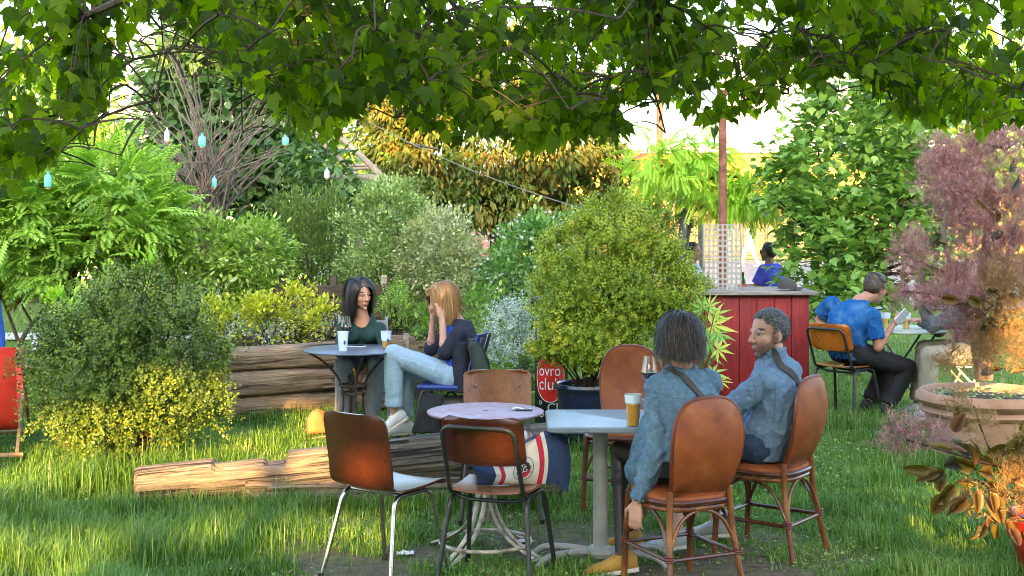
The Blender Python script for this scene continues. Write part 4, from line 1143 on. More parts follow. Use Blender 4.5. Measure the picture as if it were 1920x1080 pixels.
# foreground smoke bush in a red pot at the right edge
rpot = Vector((2.70, 6.62, gz(2.7, 6.62) - .01))
REDGL = mat('red_glaze', [(.22, .012, .010), (.34, .022, .018)], rough=.28, scale=5, coat=.4)
rt = thing('red_pot', 'tall red glazed pot cut off by the right edge', 'pot', rpot)
MB().lathe([(.02, 0), (.17, 0), (.185, .02), (.215, .26), (.225, .28), (.225, .31), (.205, .315), (.195, .30), (.19, .26), (.02, .26)], 36).build('pot_body', REDGL, rt)
MB().lathe([(.01, .255), (.19, .265), (.01, .275)], 20).build('soil', SOIL, rt)
D1 = 6.45
lv = []
for x, y, dx, dz, s in [(1800, 800, -.1, 1, .11), (1785, 845, -.8, .2, .10), (1760, 885, -1, -.2, .11), (1745, 880, -1, -.1, .12), (1800, 870, -.6, .1, .12), (1830, 880, -.9, .3, .11), (1790, 910, -.6, -.6, .12), (1775, 930, -.5, -.7, .12), (1830, 920, .1, -1, .10), (1815, 915, -.4, -.8, .11), (1850, 905, .7, -.5, .10), (1860, 930, .1, -1, .13), (1870, 880, .9, .2, .13), (1890, 850, .7, .7, .12), (1850, 850, .9, .2, .12), (1885, 870, 1, .1, .13), (1895, 905, .8, -.3, .14), (1910, 940, .7, -.5, .13), (1870, 960, -.3, -.9, .09), (1850, 980, -.5, -.8, .08), (1835, 985, -.6, -.7, .07), (1870, 985, 0, -1, .08), (1885, 975, .4, -.8, .09), (1800, 940, -.7, -.6, .09), (1905, 830, .8, .5, .11), (1900, 900, 1, .2, .13), (1840, 860, -.2, .5, .10), (1860, 890, -.8, .4, .11), (1815, 850, -.9, .4, .11), (1895, 990, .3, -.9, .09)]:
    lv.append((x, y, D1 + rg.uniform(-.15, .12), dx, dz, s * 1.05))
    lv.append((x + rg.normal(8, 16), y + rg.normal(0, 16), D1 + rg.uniform(-.1, .2), dx + rg.normal(0, .4), dz + rg.normal(0, .4), s * .9))
smoke_bush('low_smoke_bush', 'bronze leaved smoke bush branch over the red pot in the right corner', (2.70, 6.62, rpot.z + .27),
    [(blob(1805, 770, 6.5, 22, 24, .10), 36, PLUME_O), (blob(1835, 800, 6.45, 24, 22, .10), 50, PLUME_O), (blob(1690, 825, 6.6, 32, 22, .12), 100, PLUME), (blob(1740, 810, 6.6, 34, 18, .12), 70, PLUME), (blob(1905, 915, 6.35, 24, 40, .12), 150, PLUME_O), (blob(1830, 940, 6.5, 24, 24, .10), 50, PLUME_O), (blob(1910, 850, 6.4, 18, 28, .10), 90, PLUME_O)], 0, lv,
    [([(1975, 985, 6.6), (1930, 930, 6.55), (1880, 880, 6.5), (1820, 860, 6.5), (1700, 825, 6.6)], .010, 'branch'), ([(1880, 880, 6.5), (1850, 830, 6.48), (1825, 760, 6.5)], .007, 'branch'), ([(1930, 930, 6.55), (1880, 930, 6.5), (1830, 900, 6.5), (1790, 905, 6.5)], .008, 'branch'), ([(1975, 985, 6.6), (1910, 975, 6.5), (1850, 975, 6.45)], .008, 'branch'), ([(1975, 985, 6.6), (1940, 900, 6.45), (1905, 830, 6.4)], .010, 'branch')], 72, PLUME_O, 0)
# japanese maple sprays between the seated man and the counter
ab = Vector((P(1315, 820, 9.6).x, 9.6, gz(1.4, 9.6)))
t = thing('japanese_maple', 'small japanese maple with finger leaves left of the red counter', 'shrub', ab)
rg = np.random.default_rng(80)
vs = [mesh_np('leaf', *palm, L_FERN, False, np.full(len(palm[0]), q)) for q in (.1, .4, .7, .95)]
k = MB()
for (x, y, dx, dz, s) in [(1335, 610, .9, -.2, .20), (1340, 590, .8, .3, .13), (1328, 640, .9, -.4, .20), (1322, 660, .8, -.5, .17), (1345, 655, .9, -.2, .13), (1330, 575, .4, .8, .12), (1300, 700, .3, -.6, .16), (1335, 700, .9, -.2, .15), (1310, 620, -.4, .2, .15), (1350, 715, .9, 0, .10), (1318, 580, -.3, .7, .13), (1345, 625, 1, -.3, .15)]:
    o = bpy.data.objects.new('leaf', vs[rg.integers(4)])
    R = orient(np.array([[dx, -.15, dz]]), rg, .5, (0, -.8, .5))[0]
    M4 = Matrix(R.tolist()).to_4x4() @ Matrix.Scale(s, 4); M4.translation = P(x, y, 9.6 + rg.uniform(-.1, .1)) - ab
    link(o, t); o.matrix_local = M4
    k.tube(bez(Vector((0, 0, .5)), (P(x, y, 9.6) - ab) * .6 + Vector((-.05, 0, .1)), P(x, y, 9.6) - ab, 5), [.008, .007, .006, .005, .004, .003], 5)
k.build('branch', TWIG_G, t)
MB().tube([(0, 0, -.03), (.02, 0, .3), (0, 0, .55)], [.016, .013, .009], 7).build('trunk', BARK, t)
# ================================================================== LOGS, WALLS, BED
def log(name, label, A, B, h, w, seed, mat_=None, cat='log', steps=None, taper=0.0, group=None, parent=None, rough=.012, n=30, m=70):
    A, B = Vector(A), Vector(B); ax = B - A; L = ax.length
    rot = ax.to_track_quat('X', 'Z'); r = random.Random(seed); off = r.uniform(0, 50)
    rings = []
    for i in range(m + 1):
        u = i / m; x = u * L; k = 1 - taper * u
        e = min(1, min(u, 1 - u) * L / .03); k *= .93 + .07 * e
        top = 1.0
        if steps:
            for (s0, s1, dz) in steps:
                if s0 < u < s1: top += dz * min(1, min(u - s0, s1 - u) / .008)
        ring = []
        for j in range(n):
            a = 2 * math.pi * j / n; ca, sa = math.cos(a), math.sin(a)
            y = math.copysign(abs(ca) ** .72, ca) * w / 2 * k; z = math.copysign(abs(sa) ** .72, sa) * h / 2 * k
            if z > 0: z *= top
            q = mnoise.noise(Vector((x * 1.1 + off, y * 9, z * 9)))
            crack = mnoise.noise(Vector((x * .7 + off * 2, y * 34, z * 34)))
            g = q * rough - (rough * 1.3 if crack > .34 else 0)
            ring.append(Vector((x, y * (1 + g / (w / 2)), z * (1 + g / (h / 2)) + .015 * mnoise.noise(Vector((x * .8 + off, 3, 1))))))
        rings.append(ring)
    mb = MB(); mb.rings(rings)
    mb.mi[-1] = 1; mb.mi[-2] = 1
    o = bpy.data.objects.new(name, mb.mesh(name, [mat_ or LOGWOOD, LOGEND]))
    link(o, parent); o.rotation_mode = 'QUATERNION'; o.location = A; o.rotation_quaternion = rot
    if parent is None: tag(o, label, cat, group)
    return o
log('timber_log', 'long notched weathered log lying across the lawn, upper of two', (-2.28, 8.12, .115), (.26, 8.36, .345), .235, .25, 3, steps=[(.18, .36, -.28), (.30, .36, -.20)], n=52, m=150, rough=.016, group='logs lying on the lawn')
log('timber_log', 'half hidden lower log under the right part of the long notched log', (-1.62, 8.14, .075), (.30, 8.40, .09), .22, .26, 5, LOGWOOD, n=44, m=110, rough=.016, group='logs lying on the lawn')

wA, wB = Vector((-2.33, 11.0, 0)), Vector((-.95, 11.85, 0))
lw = thing('log_wall', 'low retaining wall of three stacked logs behind the far table', 'wall', wA)
for i in range(3):
    z = .145 + i * .205
    log('log', None, Vector((0.0 - .02 * i, -.02 * (i == 1), z)), wB - wA + Vector((.03 * i, 0, z + .01 * i)), .215, .22, 20 + i, LOGWOOD2, parent=lw)
for i in range(2):
    log('log', None, Vector((1.30, .92, .25 + i * .21)), Vector((1.75, 2.2, .25 + i * .21)), .215, .2, 24 + i, LOGWOOD2, parent=lw, m=40)
    log('log', None, Vector((-.10, .10, .25 + i * .21)), Vector((-.85, 1.3, .25 + i * .21)), .215, .2, 27 + i, LOGWOOD2, parent=lw, m=40)
MB().rbox((1.40, .72, .40), (.05, .03, .62), .004).build('post', POLEWOOD, lw)
bed = MB(); bed.poly([(-2.30, 11.12), (-.93, 11.95), (-.55, 13.2), (-1.2, 14.0), (-3.2, 13.6), (-3.1, 12.3)], .52, c=(0, 0, .02))
o = bed.build('planting_bed', SOIL, None, False); tag(o, 'raised earth bed held by the log wall', kind='structure')

DARKW = woodmat('dark_board', (.02, .015, .010), (.06, .045, .03), (.11, .085, .06), axis=0, rough=.85, grain=12)
lf = thing('board_fence', 'dark low board fence showing between the shrubs behind the women', 'fence', P(520, 640, 12.9) * 1)
lf.location.z = .0
fx = 1.05
for i in range(4): MB().rbox((fx * .5, 0, .62 + i * .13), (1.15, .03, .105), .006, Matrix.Rotation(rad(1.2 * (-1) ** i), 3, 'Y')).build('board', DARKW, lf)
for i in (0, 3, 6): MB().rbox((.04 + i * .165, .05, .58), (.06, .05, 1.16), .006).build('post', DARKW if i != 6 else POLEWOOD, lf)

ld = thing('wooden_lean_to', 'grey pole ladder frame with a thick cross log beside the golden tree', 'ladder', (P(690, 560, 15.6).x, 15.6, 0))
b0 = ld.location.copy(); D = 15.6
def ldp(x, y, dd=0.0): return P(x, y, D + dd) - b0
def bar(nm, a, c, r, mt=POLEWOOD, parent=ld):
    A, B = ldp(*a), ldp(*c); ax = B - A; mb = MB(); L = ax.length
    mb.tube([(0, 0, 0), (L * .5, 0, .008), (L, 0, 0)], [r, r * .95, r * .9], 9); o = mb.build(nm, mt, parent); o.location = A; o.rotation_mode = 'QUATERNION'; o.rotation_quaternion = ax.to_track_quat('X', 'Z'); return o
bar('rail', (595, 215), (790, 405), .040); bar('rail', (560, 225, .5), (745, 405, .5), .036)
for a, c in [((590, 250), (655, 249)), ((610, 276), (676, 285)), ((640, 310), (706, 312)), ((655, 318), (690, 316))]: bar('rung', a, c, .022)
bar('cross_log', (560, 333), (727, 337), .062); bar('brace', (676, 345), (700, 372), .03); bar('brace', (655, 358), (698, 370), .02)
bar('post', (672, 340, .1), (672, 600, .1), .05); bar('post', (575, 335, .1), (575, 600, .1), .05)

cb = thing('cable', 'thin pale cable sagging from the left shrubs towards the lime bush', 'cable', P(690, 228, 14.5))
b0 = cb.location.copy()
pp = bez(Vector((0, 0, 0)), P(880, 330, 14.2) - b0, P(1105, 395, 13.2) - b0, 16)
MB().tube(pp, .005, 5).build('wire', mat('grey_cable', (.16, .165, .16), .6), cb)
MB().tube([pp[3] + Vector((0, 0, -.02)), pp[3] + Vector((.35, 0, -.09))], .012, 5).build('ferrule', IRON, cb)

RUST = mat('rusty_pipe', [(.09, .032, .020), (.17, .065, .042), (.24, .11, .075)], rough=.8, scale=14, bmp=.4)
def post(name, label, x, y0, y1, d, r, mt, x1=None, cat='post', zb=None):
    t = thing(name, label, cat, (P(x, y0, d).x, d, gz(P(x, 0, d).x, d)))
    top = P(x1 or x, y1, d) - t.location
    MB().tube([(0, 0, 0 if zb is None else zb), top * .5 if zb is None else Vector((top.x * .5, 0, top.z * .5)), top], r, 12).build('shaft', mt, t)
    MB().lathe([(.01, -.01), (r * 1.5, -.01), (r * 1.5, .03), (.01, .04)], 12, top).build('cap', mt, t)
    MB().lathe([(.01, 0), (r * 2.2, 0), (r * 2.2, .03), (r * 1.1, .05), (.01, .05)], 12).build('base', mt, t)
    return t
post('rusty_post', 'rusty brown pipe post rising behind the perforated panel', 1355, 700, 175, 13.2, .039, RUST)
post('white_post', 'thin white post directly right of the rusty pipe', 1371, 620, 350, 19, .028, WHITEP)
post('grey_post', 'thin grey wooden post left of the perforated panel', 1321, 640, 345, 17.5, .035, POLEWOOD, 1311)
post('red_post', 'slim red brown post in front of the bright sky at upper right', 1237, 480, 175, 30, .07, RUST)

# ================================================================== COUNTER
REDW = woodmat('red_board', (.085, .004, .006), (.20, .008, .012), (.30, .022, .024), axis=2, rough=.6, scale=2, grain=22, bmp=.4)
GREYW = woodmat('grey_board', (.10, .09, .08), (.24, .22, .20), (.40, .38, .35), axis=0, rough=.8, grain=16, bmp=.5)
ct = thing('red_counter', 'red boarded bar counter with a grey plank top', 'counter', (2.12, 12.45, 0))
w_ = 1.30; nb = 8; r_ = random.Random(2)
for i in range(nb):
    MB().rbox((-w_ / 2 + (i + .5) * w_ / nb, -.012 + r_.uniform(-.003, .003), .50), (w_ / nb - .004, .022, 1.0), .003).build('board', REDW, ct)
for i in range(4):
    MB().rbox((w_ / 2 - .011, .02 + (i + .5) * .155, .50), (.022, .15, 1.0), .003).build('board', REDW, ct)
    MB().rbox((-w_ / 2 + .011, .02 + (i + .5) * .155, .50), (.022, .15, 1.0), .003).build('board', REDW, ct)
MB().box((0, .32, .48), (w_ - .06, .58, .96)).build('carcass', DARKW, ct, False)
for i in range(5):
    MB().rbox((0.0 + r_.uniform(-.01, .01), -.10 + (i + .5) * .165, 1.018 + r_.uniform(-.002, .002)), (w_ + .14, .158, .034), .006).build('top_plank', GREYW, ct)

PERF = mat('galvanised', [(.24, .24, .225), (.36, .36, .34)], rough=.45, metallic=.35, scale=20)
pf = thing('perforated_panel', 'pale metal sheet punched with rows of slots standing on the counter', 'panel', (P(1355, 545, 12.62).x, 12.62, 1.036))
def perf(w, h, nx, nz, th):
    """sheet with real rounded slots"""
    mb = MB(); cw, ch = w / nx, h / nz; K = 12
    for i in range(nx):
        for j in range(nz):
            cx, cz = -w / 2 + (i + .5) * cw, (j + .5) * ch
            hw, hh = cw * .29, ch * .36
            inn, outr = [], []
            for k in range(K):
                a = 2 * math.pi * (k + .5) / K; ca, sa = math.cos(a), math.sin(a)
                inn.append((cx + hw * math.copysign(abs(ca) ** .6, ca), cz + hh * math.copysign(abs(sa) ** .6, sa)))
                q = max(abs(ca), abs(sa)); outr.append((cx + cw / 2 * ca / q, cz + ch / 2 * sa / q))
            vs = [(x, 0, z) for x, z in outr] + [(x, 0, z) for x, z in inn] + [(x, th, z) for x, z in inn] + [(x, th, z) for x, z in outr]
            fs = []
            for k in range(K):
                l = (k + 1) % K
                fs += [(k, l, K + l, K + k), (K + k, K + l, 2 * K + l, 2 * K + k), (2 * K + k, 2 * K + l, 3 * K + l, 3 * K + k)]
            # corner fillers
            for sx_ in (-1, 1):
                for sz_ in (-1, 1):
                    pass
            mb.add(vs, fs)
    return mb
perf(.345, .62, 8, 12, .003).build('sheet', PERF, pf, False)
MB().rbox((.178, .03, .31), (.006, .07, .625), .001).build('side_flange', PERF, pf)
MB().rbox((-.178, .03, .31), (.006, .07, .625), .001).build('side_flange', PERF, pf)

CAPM = mat('charcoal_cloth', [(.030, .028, .027), (.055, .052, .05)], rough=.9, scale=40, bmp=.2)
cp = thing('cap', 'charcoal baseball cap lying on the counter end', 'cap', (P(1475, 545, 12.5).x, 12.5, 1.036))
h = MB(); rings = []
for i in range(7):
    a = math.pi / 2 * i / 6 * .96; rings.append([Vector((.088 * math.cos(a) * math.cos(q) * (1 + .05 * math.cos(q)), .105 * math.cos(a) * math.sin(q), .02 + .105 * math.sin(a))) for q in [2 * math.pi * k / 20 for k in range(20)]])
h.rings(rings); h.build('crown', CAPM, cp)
MB().sheet(lambda u, v: (.02 + .13 * u * (1 - .0 * v), -.075 + .15 * v, .028 - .35 * (v - .5) ** 2 * .3 + .01 * u * (1 - abs(2 * v - 1) ** 2)) if False else (.05 + .11 * u * math.sqrt(max(.05, 1 - (2 * v - 1) ** 2)), -.08 + .16 * v, .03 - .10 * (v - .5) ** 2), 6, 10, .005).build('brim', CAPM, cp)
MB().ell((0, 0, .128), .008).build('button', CAPM, cp)

# ================================================================== TABLES
PURP = mat('mauve_paint', [(.20, .105, .15), (.29, .185, .25), (.27, .085, .12), (.38, .28, .35)], rough=.42, scale=6, bmp=.1, rough_var=.12)
CREAMI = mat('cream_iron', [(.12, .075, .045), (.42, .37, .28), (.60, .56, .46)], rough=.65, scale=14, bmp=.3)
GREYT = mat('grey_blue_top', [(.16, .20, .235), (.23, .275, .32)], rough=.30, scale=4, rough_var=.08)
GREYP = mat('grey_pole', [(.22, .23, .22), (.32, .33, .32)], rough=.45, scale=9, metallic=.1)
rt_c = Vector((-.140, 7.02, gz(-.14, 7.02)))
rt = thing('round_table', 'small round mauve painted table with cream curved iron base', 'table', rt_c)
MB().lathe([(.012, .735), (.30, .735), (.308, .739), (.308, .747), (.30, .750), (.016, .750)], 56).build('table_top', PURP, rt)
MB().lathe([(.003, .7505), (.016, .7505), (.016, .752), (.003, .752)], 16).build('parasol_hole', BLACKM, rt)
MB().tube([(0, 0, .17), (0, 0, .735)], .022, 12).build('column', CREAMI, rt)
for k in range(4):
    a = rad(45 + 90 * k + 12); ca, sa = math.cos(a), math.sin(a)
    for s in (-.022, .022):
        pr = [(.035, .70), (.032, .42), (.045, .26), (.12, .13), (.24, .05), (.34, .012)]
        MB().tube(smooth_path([(r * ca - s * sa, r * sa + s * ca, z) for r, z in pr], 5), .014, 8, flat=((ca * .4, sa * .4, 1), .45)).build('leg', CREAMI, rt)
ringm = MB(); ringm.tube([(.24 * math.cos(2 * math.pi * k / 32), .24 * math.sin(2 * math.pi * k / 32), .065) for k in range(32)], .010, 6, closed=True); ringm.build('base_ring', CREAMI, rt)
MB().lathe([(.02, .66), (.16, .72), (.16, .735), (.02, .735)], 20).build('bracket', CREAMI, rt)
pap = thing('folded_note', 'small folded white paper lying on the round mauve table', 'paper', (rt_c.x + .19, rt_c.y + .02, rt_c.z + .751))
MB().sheet(lambda u, v: (-.05 + .10 * u, -.02 + .04 * v, .006 + .006 * math.sin(u * 6)), 8, 3, .0015).build('sheet', WHITEP, pap)
MB().rbox((.012, -.026, .004), (.09, .018, .006), .002).build('clip', IRON, pap)

sq_c = Vector((.475, 6.87, gz(.475, 6.87)))
sqt = thing('square_table', 'square blue grey table on a tubular pole base', 'table', sq_c)
def rrect(w, h, r, n=6):
    out_ = []
    for cx, cy, a0 in ((w / 2 - r, h / 2 - r, 0), (-w / 2 + r, h / 2 - r, 90), (-w / 2 + r, -h / 2 + r, 180), (w / 2 - r, -h / 2 + r, 270)):
        for i in range(n + 1): out_.append((cx + r * math.cos(rad(a0 + 90 * i / n)), cy + r * math.sin(rad(a0 + 90 * i / n))))
    return out_
def slab(w, d, r, z0, z1, b=.006):
    mb = MB()
    rg_ = [[Vector((x * k, y * k2, z)) for x, y in rrect(w, d, r)] for k, k2, z in ((1 - 2 * b / w, 1 - 2 * b / d, z0), (1, 1, z0 + b), (1, 1, z1 - b), (1 - 2 * b / w, 1 - 2 * b / d, z1))]
    mb.rings(rg_); return mb
slab(.60, .60, .05, .712, .742).build('table_top', GREYT, sqt)
MB().tube([(-.02, 0, .05), (-.02, 0, .715)], .038, 20).build('pole', GREYP, sqt)
MB().lathe([(.02, .035), (.07, .035), (.075, .055), (.06, .08), (.04, .09), (.02, .09)], 24, (-.02, 0, 0)).build('collar', GREYP, sqt)
for k, a in enumerate((18, 162, 205, 335)):
    ca, sa = math.cos(rad(a)), math.sin(rad(a))
    MB().tube(smooth_path([(-.02 + .03 * ca, .03 * sa, .055), (-.02 + .18 * ca, .18 * sa, .065), (-.02 + .30 * ca, .30 * sa, .055), (-.02 + .36 * ca, .36 * sa, .012)], 5), .018, 10).build('foot', GREYP, sqt)

BLUEST = mat('slate_steel', [(.10, .115, .14), (.17, .19, .225)], rough=.38, scale=8, rough_var=.1, metallic=.2)
RUSTI = mat('rusted_iron', [(.012, .009, .008), (.045, .026, .018), (.10, .06, .04)], rough=.75, scale=30, bmp=.4)
ft_c = Vector((P(662, 655, 10.15).x, 10.15, gz(-1.2, 10.15)))
ftb = thing('round_bistro_table', 'dark slate round bistro table with curved rusty legs between the two women', 'table', ft_c)
TZ = .735 - ft_c.z
MB().lathe([(.02, TZ - .014), (.355, TZ - .014), (.375, TZ - .012), (.378, TZ - .004), (.37, TZ), (.01, TZ)], 56).build('table_top', BLUEST, ftb)
for k in range(4):
    a = rad(20 + 90 * k); ca, sa = math.cos(a), math.sin(a)
    MB().tube(smooth_path([(r * ca, r * sa, z) for r, z in ((.34, TZ - .015), (.22, .58), (.11, .45), (.075, .30), (.10, .15), (.20, .0))], 5), .012, 8, flat=((ca, sa, 0), .7)).build('leg', RUSTI, ftb)
mb = MB(); mb.tube([(.10 * math.cos(2 * math.pi * k / 28), .10 * math.sin(2 * math.pi * k / 28), .40) for k in range(28)], .010, 6, closed=True); mb.build('tie_ring', RUSTI, ftb)
mb = MB(); mb.tube([(.088 * math.cos(2 * math.pi * k / 28), .088 * math.sin(2 * math.pi * k / 28), .34) for k in range(28)], .008, 6, closed=True); mb.build('tie_ring', RUSTI, ftb)

PALET = mat('pale_green_top', [(.50, .55, .46), (.62, .66, .56)], rough=.4, scale=5)
gt_c = Vector((P(1690, 622, 11.9).x, 11.9, gz(3.4, 11.9)))
gtb = thing('pale_round_table', 'thin pale round table with folding legs in front of the blue shirted man', 'table', gt_c)
TZ2 = .735 - gt_c.z
MB().lathe([(.02, TZ2 - .018), (.385, TZ2 - .018), (.395, TZ2 - .01), (.39, TZ2), (.01, TZ2)], 48).build('table_top', PALET, gtb)
for s in (-1, 1):
    MB().tube([(-.22, .18 * s, 0), (.02, .18 * s, .36), (.26, .18 * s, TZ2 - .02)], .010, 8).build('leg', IRON, gtb)
    MB().tube([(.24, .15 * s, 0), (.0, .15 * s, .36), (-.24, .15 * s, TZ2 - .02)], .010, 8).build('leg', GREYP, gtb)

# ================================================================== CHAIRS
def shell_chair(label, loc, f, mat_=PLY):
    t = thing('shell_chair', label, 'chair', loc, face_rz(*f), group='wooden chairs in the garden')
    prof = smooth_path([(.205, .448), (.18, .458), (.05, .448), (-.08, .444), (-.15, .452), (-.195, .485), (-.222, .57), (-.245, .70), (-.272, .83)], 4)
    prof = [(p.x, p.y) for p in [Vector((a[0], a[1], 0)) for a in prof]]
    N = len(prof) - 1
    def fn(u, v):
        q = u * N; i = min(int(q), N - 1); k = q - i
        y = prof[i][0] * (1 - k) + prof[i + 1][0] * k; z = prof[i][1] * (1 - k) + prof[i + 1][1] * k
        hw = .205 - .018 * math.exp(-((u - .52) / .08) ** 2)
        if u > .93: hw -= .05 * ((u - .93) / .07) ** 3
        if u < .08: hw -= .03 * ((.08 - u) / .08) ** 2
        x = (2 * v - 1) * hw
        c = (2 * v - 1) ** 2
        back = min(1, max(0, (u - .55) / .2))
        return (x, y + .028 * c * back + (-.0 if u > .1 else 0), z + .012 * c * (1 - back) - (.014 * (1 - u / .12) if u < .12 else 0))
    MB().sheet(fn, 36, 14, .011).build('shell', [mat_], t)
    for s in (-1, 1):
        MB().tube(round_path([(.225 * s, -.235, 0), (.165 * s, -.135, .428), (.165 * s, .125, .428), (.215 * s, .215, 0)], .06, 5), .0115, 10).build('leg_frame', CHROME, t)
        for y in (-.235, .215): MB().lathe([(.004, 0), (.014, 0), (.014, .03), (.004, .03)], 10, ((.225 if y < 0 else .215) * s, y, 0)).build('foot_cap', BLACKM, t)
    for y in (-.09, .09): MB().tube([(-.165, y, .428), (.165, y, .428)], .010, 8).build('crossbar', CHROME, t)
    return t

def ply_chair(label, loc, f, back=PLY, seat=PLY_S, frame=BLACKM, rivets=True):
    t = thing('plywood_chair', label, 'chair', loc, face_rz(*f), group='wooden chairs in the garden')
    def bk(u, v):
        z = .595 + .232 * u; hw = .205
        e = 0.0
        for q in (u, 1 - u):
            if q < .12: e = .045 * ((.12 - q) / .12) ** 2.2
        x = (2 * v - 1) * (hw - e)
        return (x, -.215 - .07 * u + .055 * (2 * v - 1) ** 2 - .02, z)
    b = MB().sheet(bk, 16, 14, .010).build('backrest', back, t)
    if rivets:
        for s in (-1, 1): MB().lathe([(.001, -.003), (.007, -.003), (.007, .003), (.001, .004)], 10, (.13 * s, -.238, .735), Matrix.Rotation(rad(-90), 3, 'X')).build('rivet', CHROME, b)
    def st(u, v):
        y = -.19 + .40 * u; hw = .195 + .012 * u - (.03 * ((.1 - u) / .1) ** 2 if u < .1 else 0) - (.05 * ((u - .88) / .12) ** 2 if u > .88 else 0)
        x = (2 * v - 1) * hw
        return (x, y, .452 + .014 * (2 * v - 1) ** 2 - .012 * math.sin(math.pi * u) - (.02 * ((u - .85) / .15) ** 2 if u > .85 else 0))
    MB().sheet(st, 16, 14, .011).build('seat', seat, t)
    MB().tube(round_path([(-.185, -.06, .432), (-.185, -.17, .440), (-.178, -.322, .785), (.178, -.322, .785), (.185, -.17, .440), (.185, -.06, .432)], .055, 6), .0115, 10).build('back_frame', frame, t)
    for s in (-1, 1):
        MB().tube(round_path([(.235 * s, -.235, 0), (.192 * s, -.150, .425), (.192 * s, .14, .425), (.232 * s, .225, 0)], .07, 6), .0125, 10).build('leg_frame', frame, t)
        for y in (-.235, .225): MB().lathe([(.004, 0), (.0155, 0), (.0155, .028), (.004, .028)], 10, (.234 * s, y, 0)).build('foot_cap', BLACKP, t)
        MB().tube([(.222 * s, -.21, .13 * 1.0 + .20), (.222 * s, .19, .33)], .008, 8).build('side_bar', frame, t) if False else None
    for y in (-.10, .10): MB().tube(round_path([(-.192, y, .425), (-.12, y, .40), (.12, y, .40), (.192, y, .425)], .03, 3), .010, 8).build('crossbar', frame, t)
    return t

def rattan_chair(label, loc, f, pale=None):
    t = thing('rattan_chair', label, 'chair', loc, face_rz(*f), group='rattan chairs with leather backs')
    # back: arched leather panel in a cane hoop
    def outline(k):   # k 0..1 round the arch from lower left to lower right
        if k < .25: return (-.155 - .038 * math.sin(math.pi / 2 * k / .25), .49 + .24 * k / .25)
        if k > .75: return (.155 + .038 * math.sin(math.pi / 2 * (1 - k) / .25), .49 + .24 * (1 - k) / .25)
        a = math.pi * (1 - (k - .25) / .5); return (.193 * math.copysign(abs(math.cos(a)) ** .72, math.cos(a)), .73 + .215 * max(0, math.sin(a)) ** .85)
    def yb(z): return -.195 - .20 * (z - .46) - .05 * math.sin(math.pi * min(1, max(0, (z - .46) / .46)))
    K = 40; hoop = [outline(i / K) for i in range(K + 1)]
    mb = MB(); rows = []
    for sgn in (1, -1):
        rows.append([Vector((x, yb(z) + .008 * sgn, z)) for x, z in hoop])
    cen_f = [Vector((x * .5, yb(z * .5 + .36) + .014 - .01 * 0, z * .5 + .36)) for x, z in hoop]
    rings = []
    for q, off in ((1.0, .004), (.97, .012), (.7, .016), (.35, .018), (.02, .018)):
        rings.append([Vector((x * q, yb(.70 + (z - .70) * q) + off + .03 * (x * q / .21) ** 2, .70 + (z - .70) * q)) for x, z in hoop])
    ringsb = []
    for q, off in ((1.0, -.004), (.97, -.012), (.7, -.014), (.35, -.014), (.02, -.014)):
        ringsb.append([Vector((x * q, yb(.70 + (z - .70) * q) + off + .03 * (x * q / .21) ** 2, .70 + (z - .70) * q)) for x, z in hoop])
    mb.rings(list(reversed(rings)) + ringsb)
    mb.build('backrest', LEATHER, t)
    hp = [Vector((x, yb(z) + .03 * (x / .21) ** 2, z)) for x, z in hoop]
    MB().tube(hp + [hp[0]], .0095, 8).build('back_piping', PIPING, t)
    # rear legs run up into the hoop
    for s in (-1, 1):
        pts = smooth_path([(.163 * s, yb(.505) + .018, .505), (.167 * s, -.203, .45), (.175 * s, -.215, .30), (.205 * s, -.275, .0)], 5)
        MB().tube(pts, .0155, 10).build('leg', CANE, t)
        MB().tube(smooth_path([(.175 * s, .165, .445), (.182 * s, .175, .25), (.19 * s, .185, 0)], 4), .0155, 10).build('leg', CANE if pale is None else CANE, t)
    # seat
    seat = [(.205 * math.copysign(abs(math.cos(a)) ** .62, math.cos(a)), .215 * math.copysign(abs(math.sin(a)) ** .62, math.sin(a)) - .01) for a in [2 * math.pi * k / 40 for k in range(40)]]
    mb = MB(); mb.rings([[Vector((x * q, y * q, z)) for x, y in seat] for q, z in ((.9, .440), (.99, .446), (1.0, .458), (.985, .472), (.9, .482), (.5, .486), (.02, .486))]); mb.build('seat', LEATHER, t)
    MB().tube([Vector((x * 1.0, y * 1.0, .444)) for x, y in seat], .013, 8, closed=True).build('seat_rim', CANE_D, t)
    MB().tube([Vector((x * .97, y * .97, .415)) for x, y in seat], .012, 8, closed=True).build('seat_rim', CANE, t)
    # stretchers and bent arches
    zf = .19
    def legx(y): return .188
    for s in (-1, 1):
        MB().tube([(.19 * s, -.235, zf), (.185 * s, .178, zf)], .011, 8).build('stretcher', CANE_D, t)
        MB().tube(smooth_path([(.190 * s, -.232, zf + .02), (.182 * s, -.14, .36), (.182 * s, 0, .405), (.182 * s, .10, .36), (.184 * s, .172, zf + .02)], 5), .009, 8).build('arch', CANE_D, t)
    for y, yy in ((-.235, -.215), (.178, .172)):
        MB().tube(smooth_path([(-.187, y, zf + .02), (-.12, yy, .35), (0, yy, .408), (.12, yy, .35), (.187, y, zf + .02)], 5), .009, 8).build('arch', CANE, t)
        MB().tube([(-.188, y, zf - .0), (.188, y, zf - .0)], .010, 8).build('stretcher', CANE_D, t)
    for s in (-1, 1):
        for y in (-.237, .178):
            for dz in (-.012, 0, .012):
                MB().tube([((.190 if y < 0 else .186) * s + .0185 * math.cos(2 * math.pi * k / 12), y + .0185 * math.sin(2 * math.pi * k / 12), zf + .01 + dz) for k in range(12)], .0045, 5, closed=True).build('binding', PIPING, t)
    return t

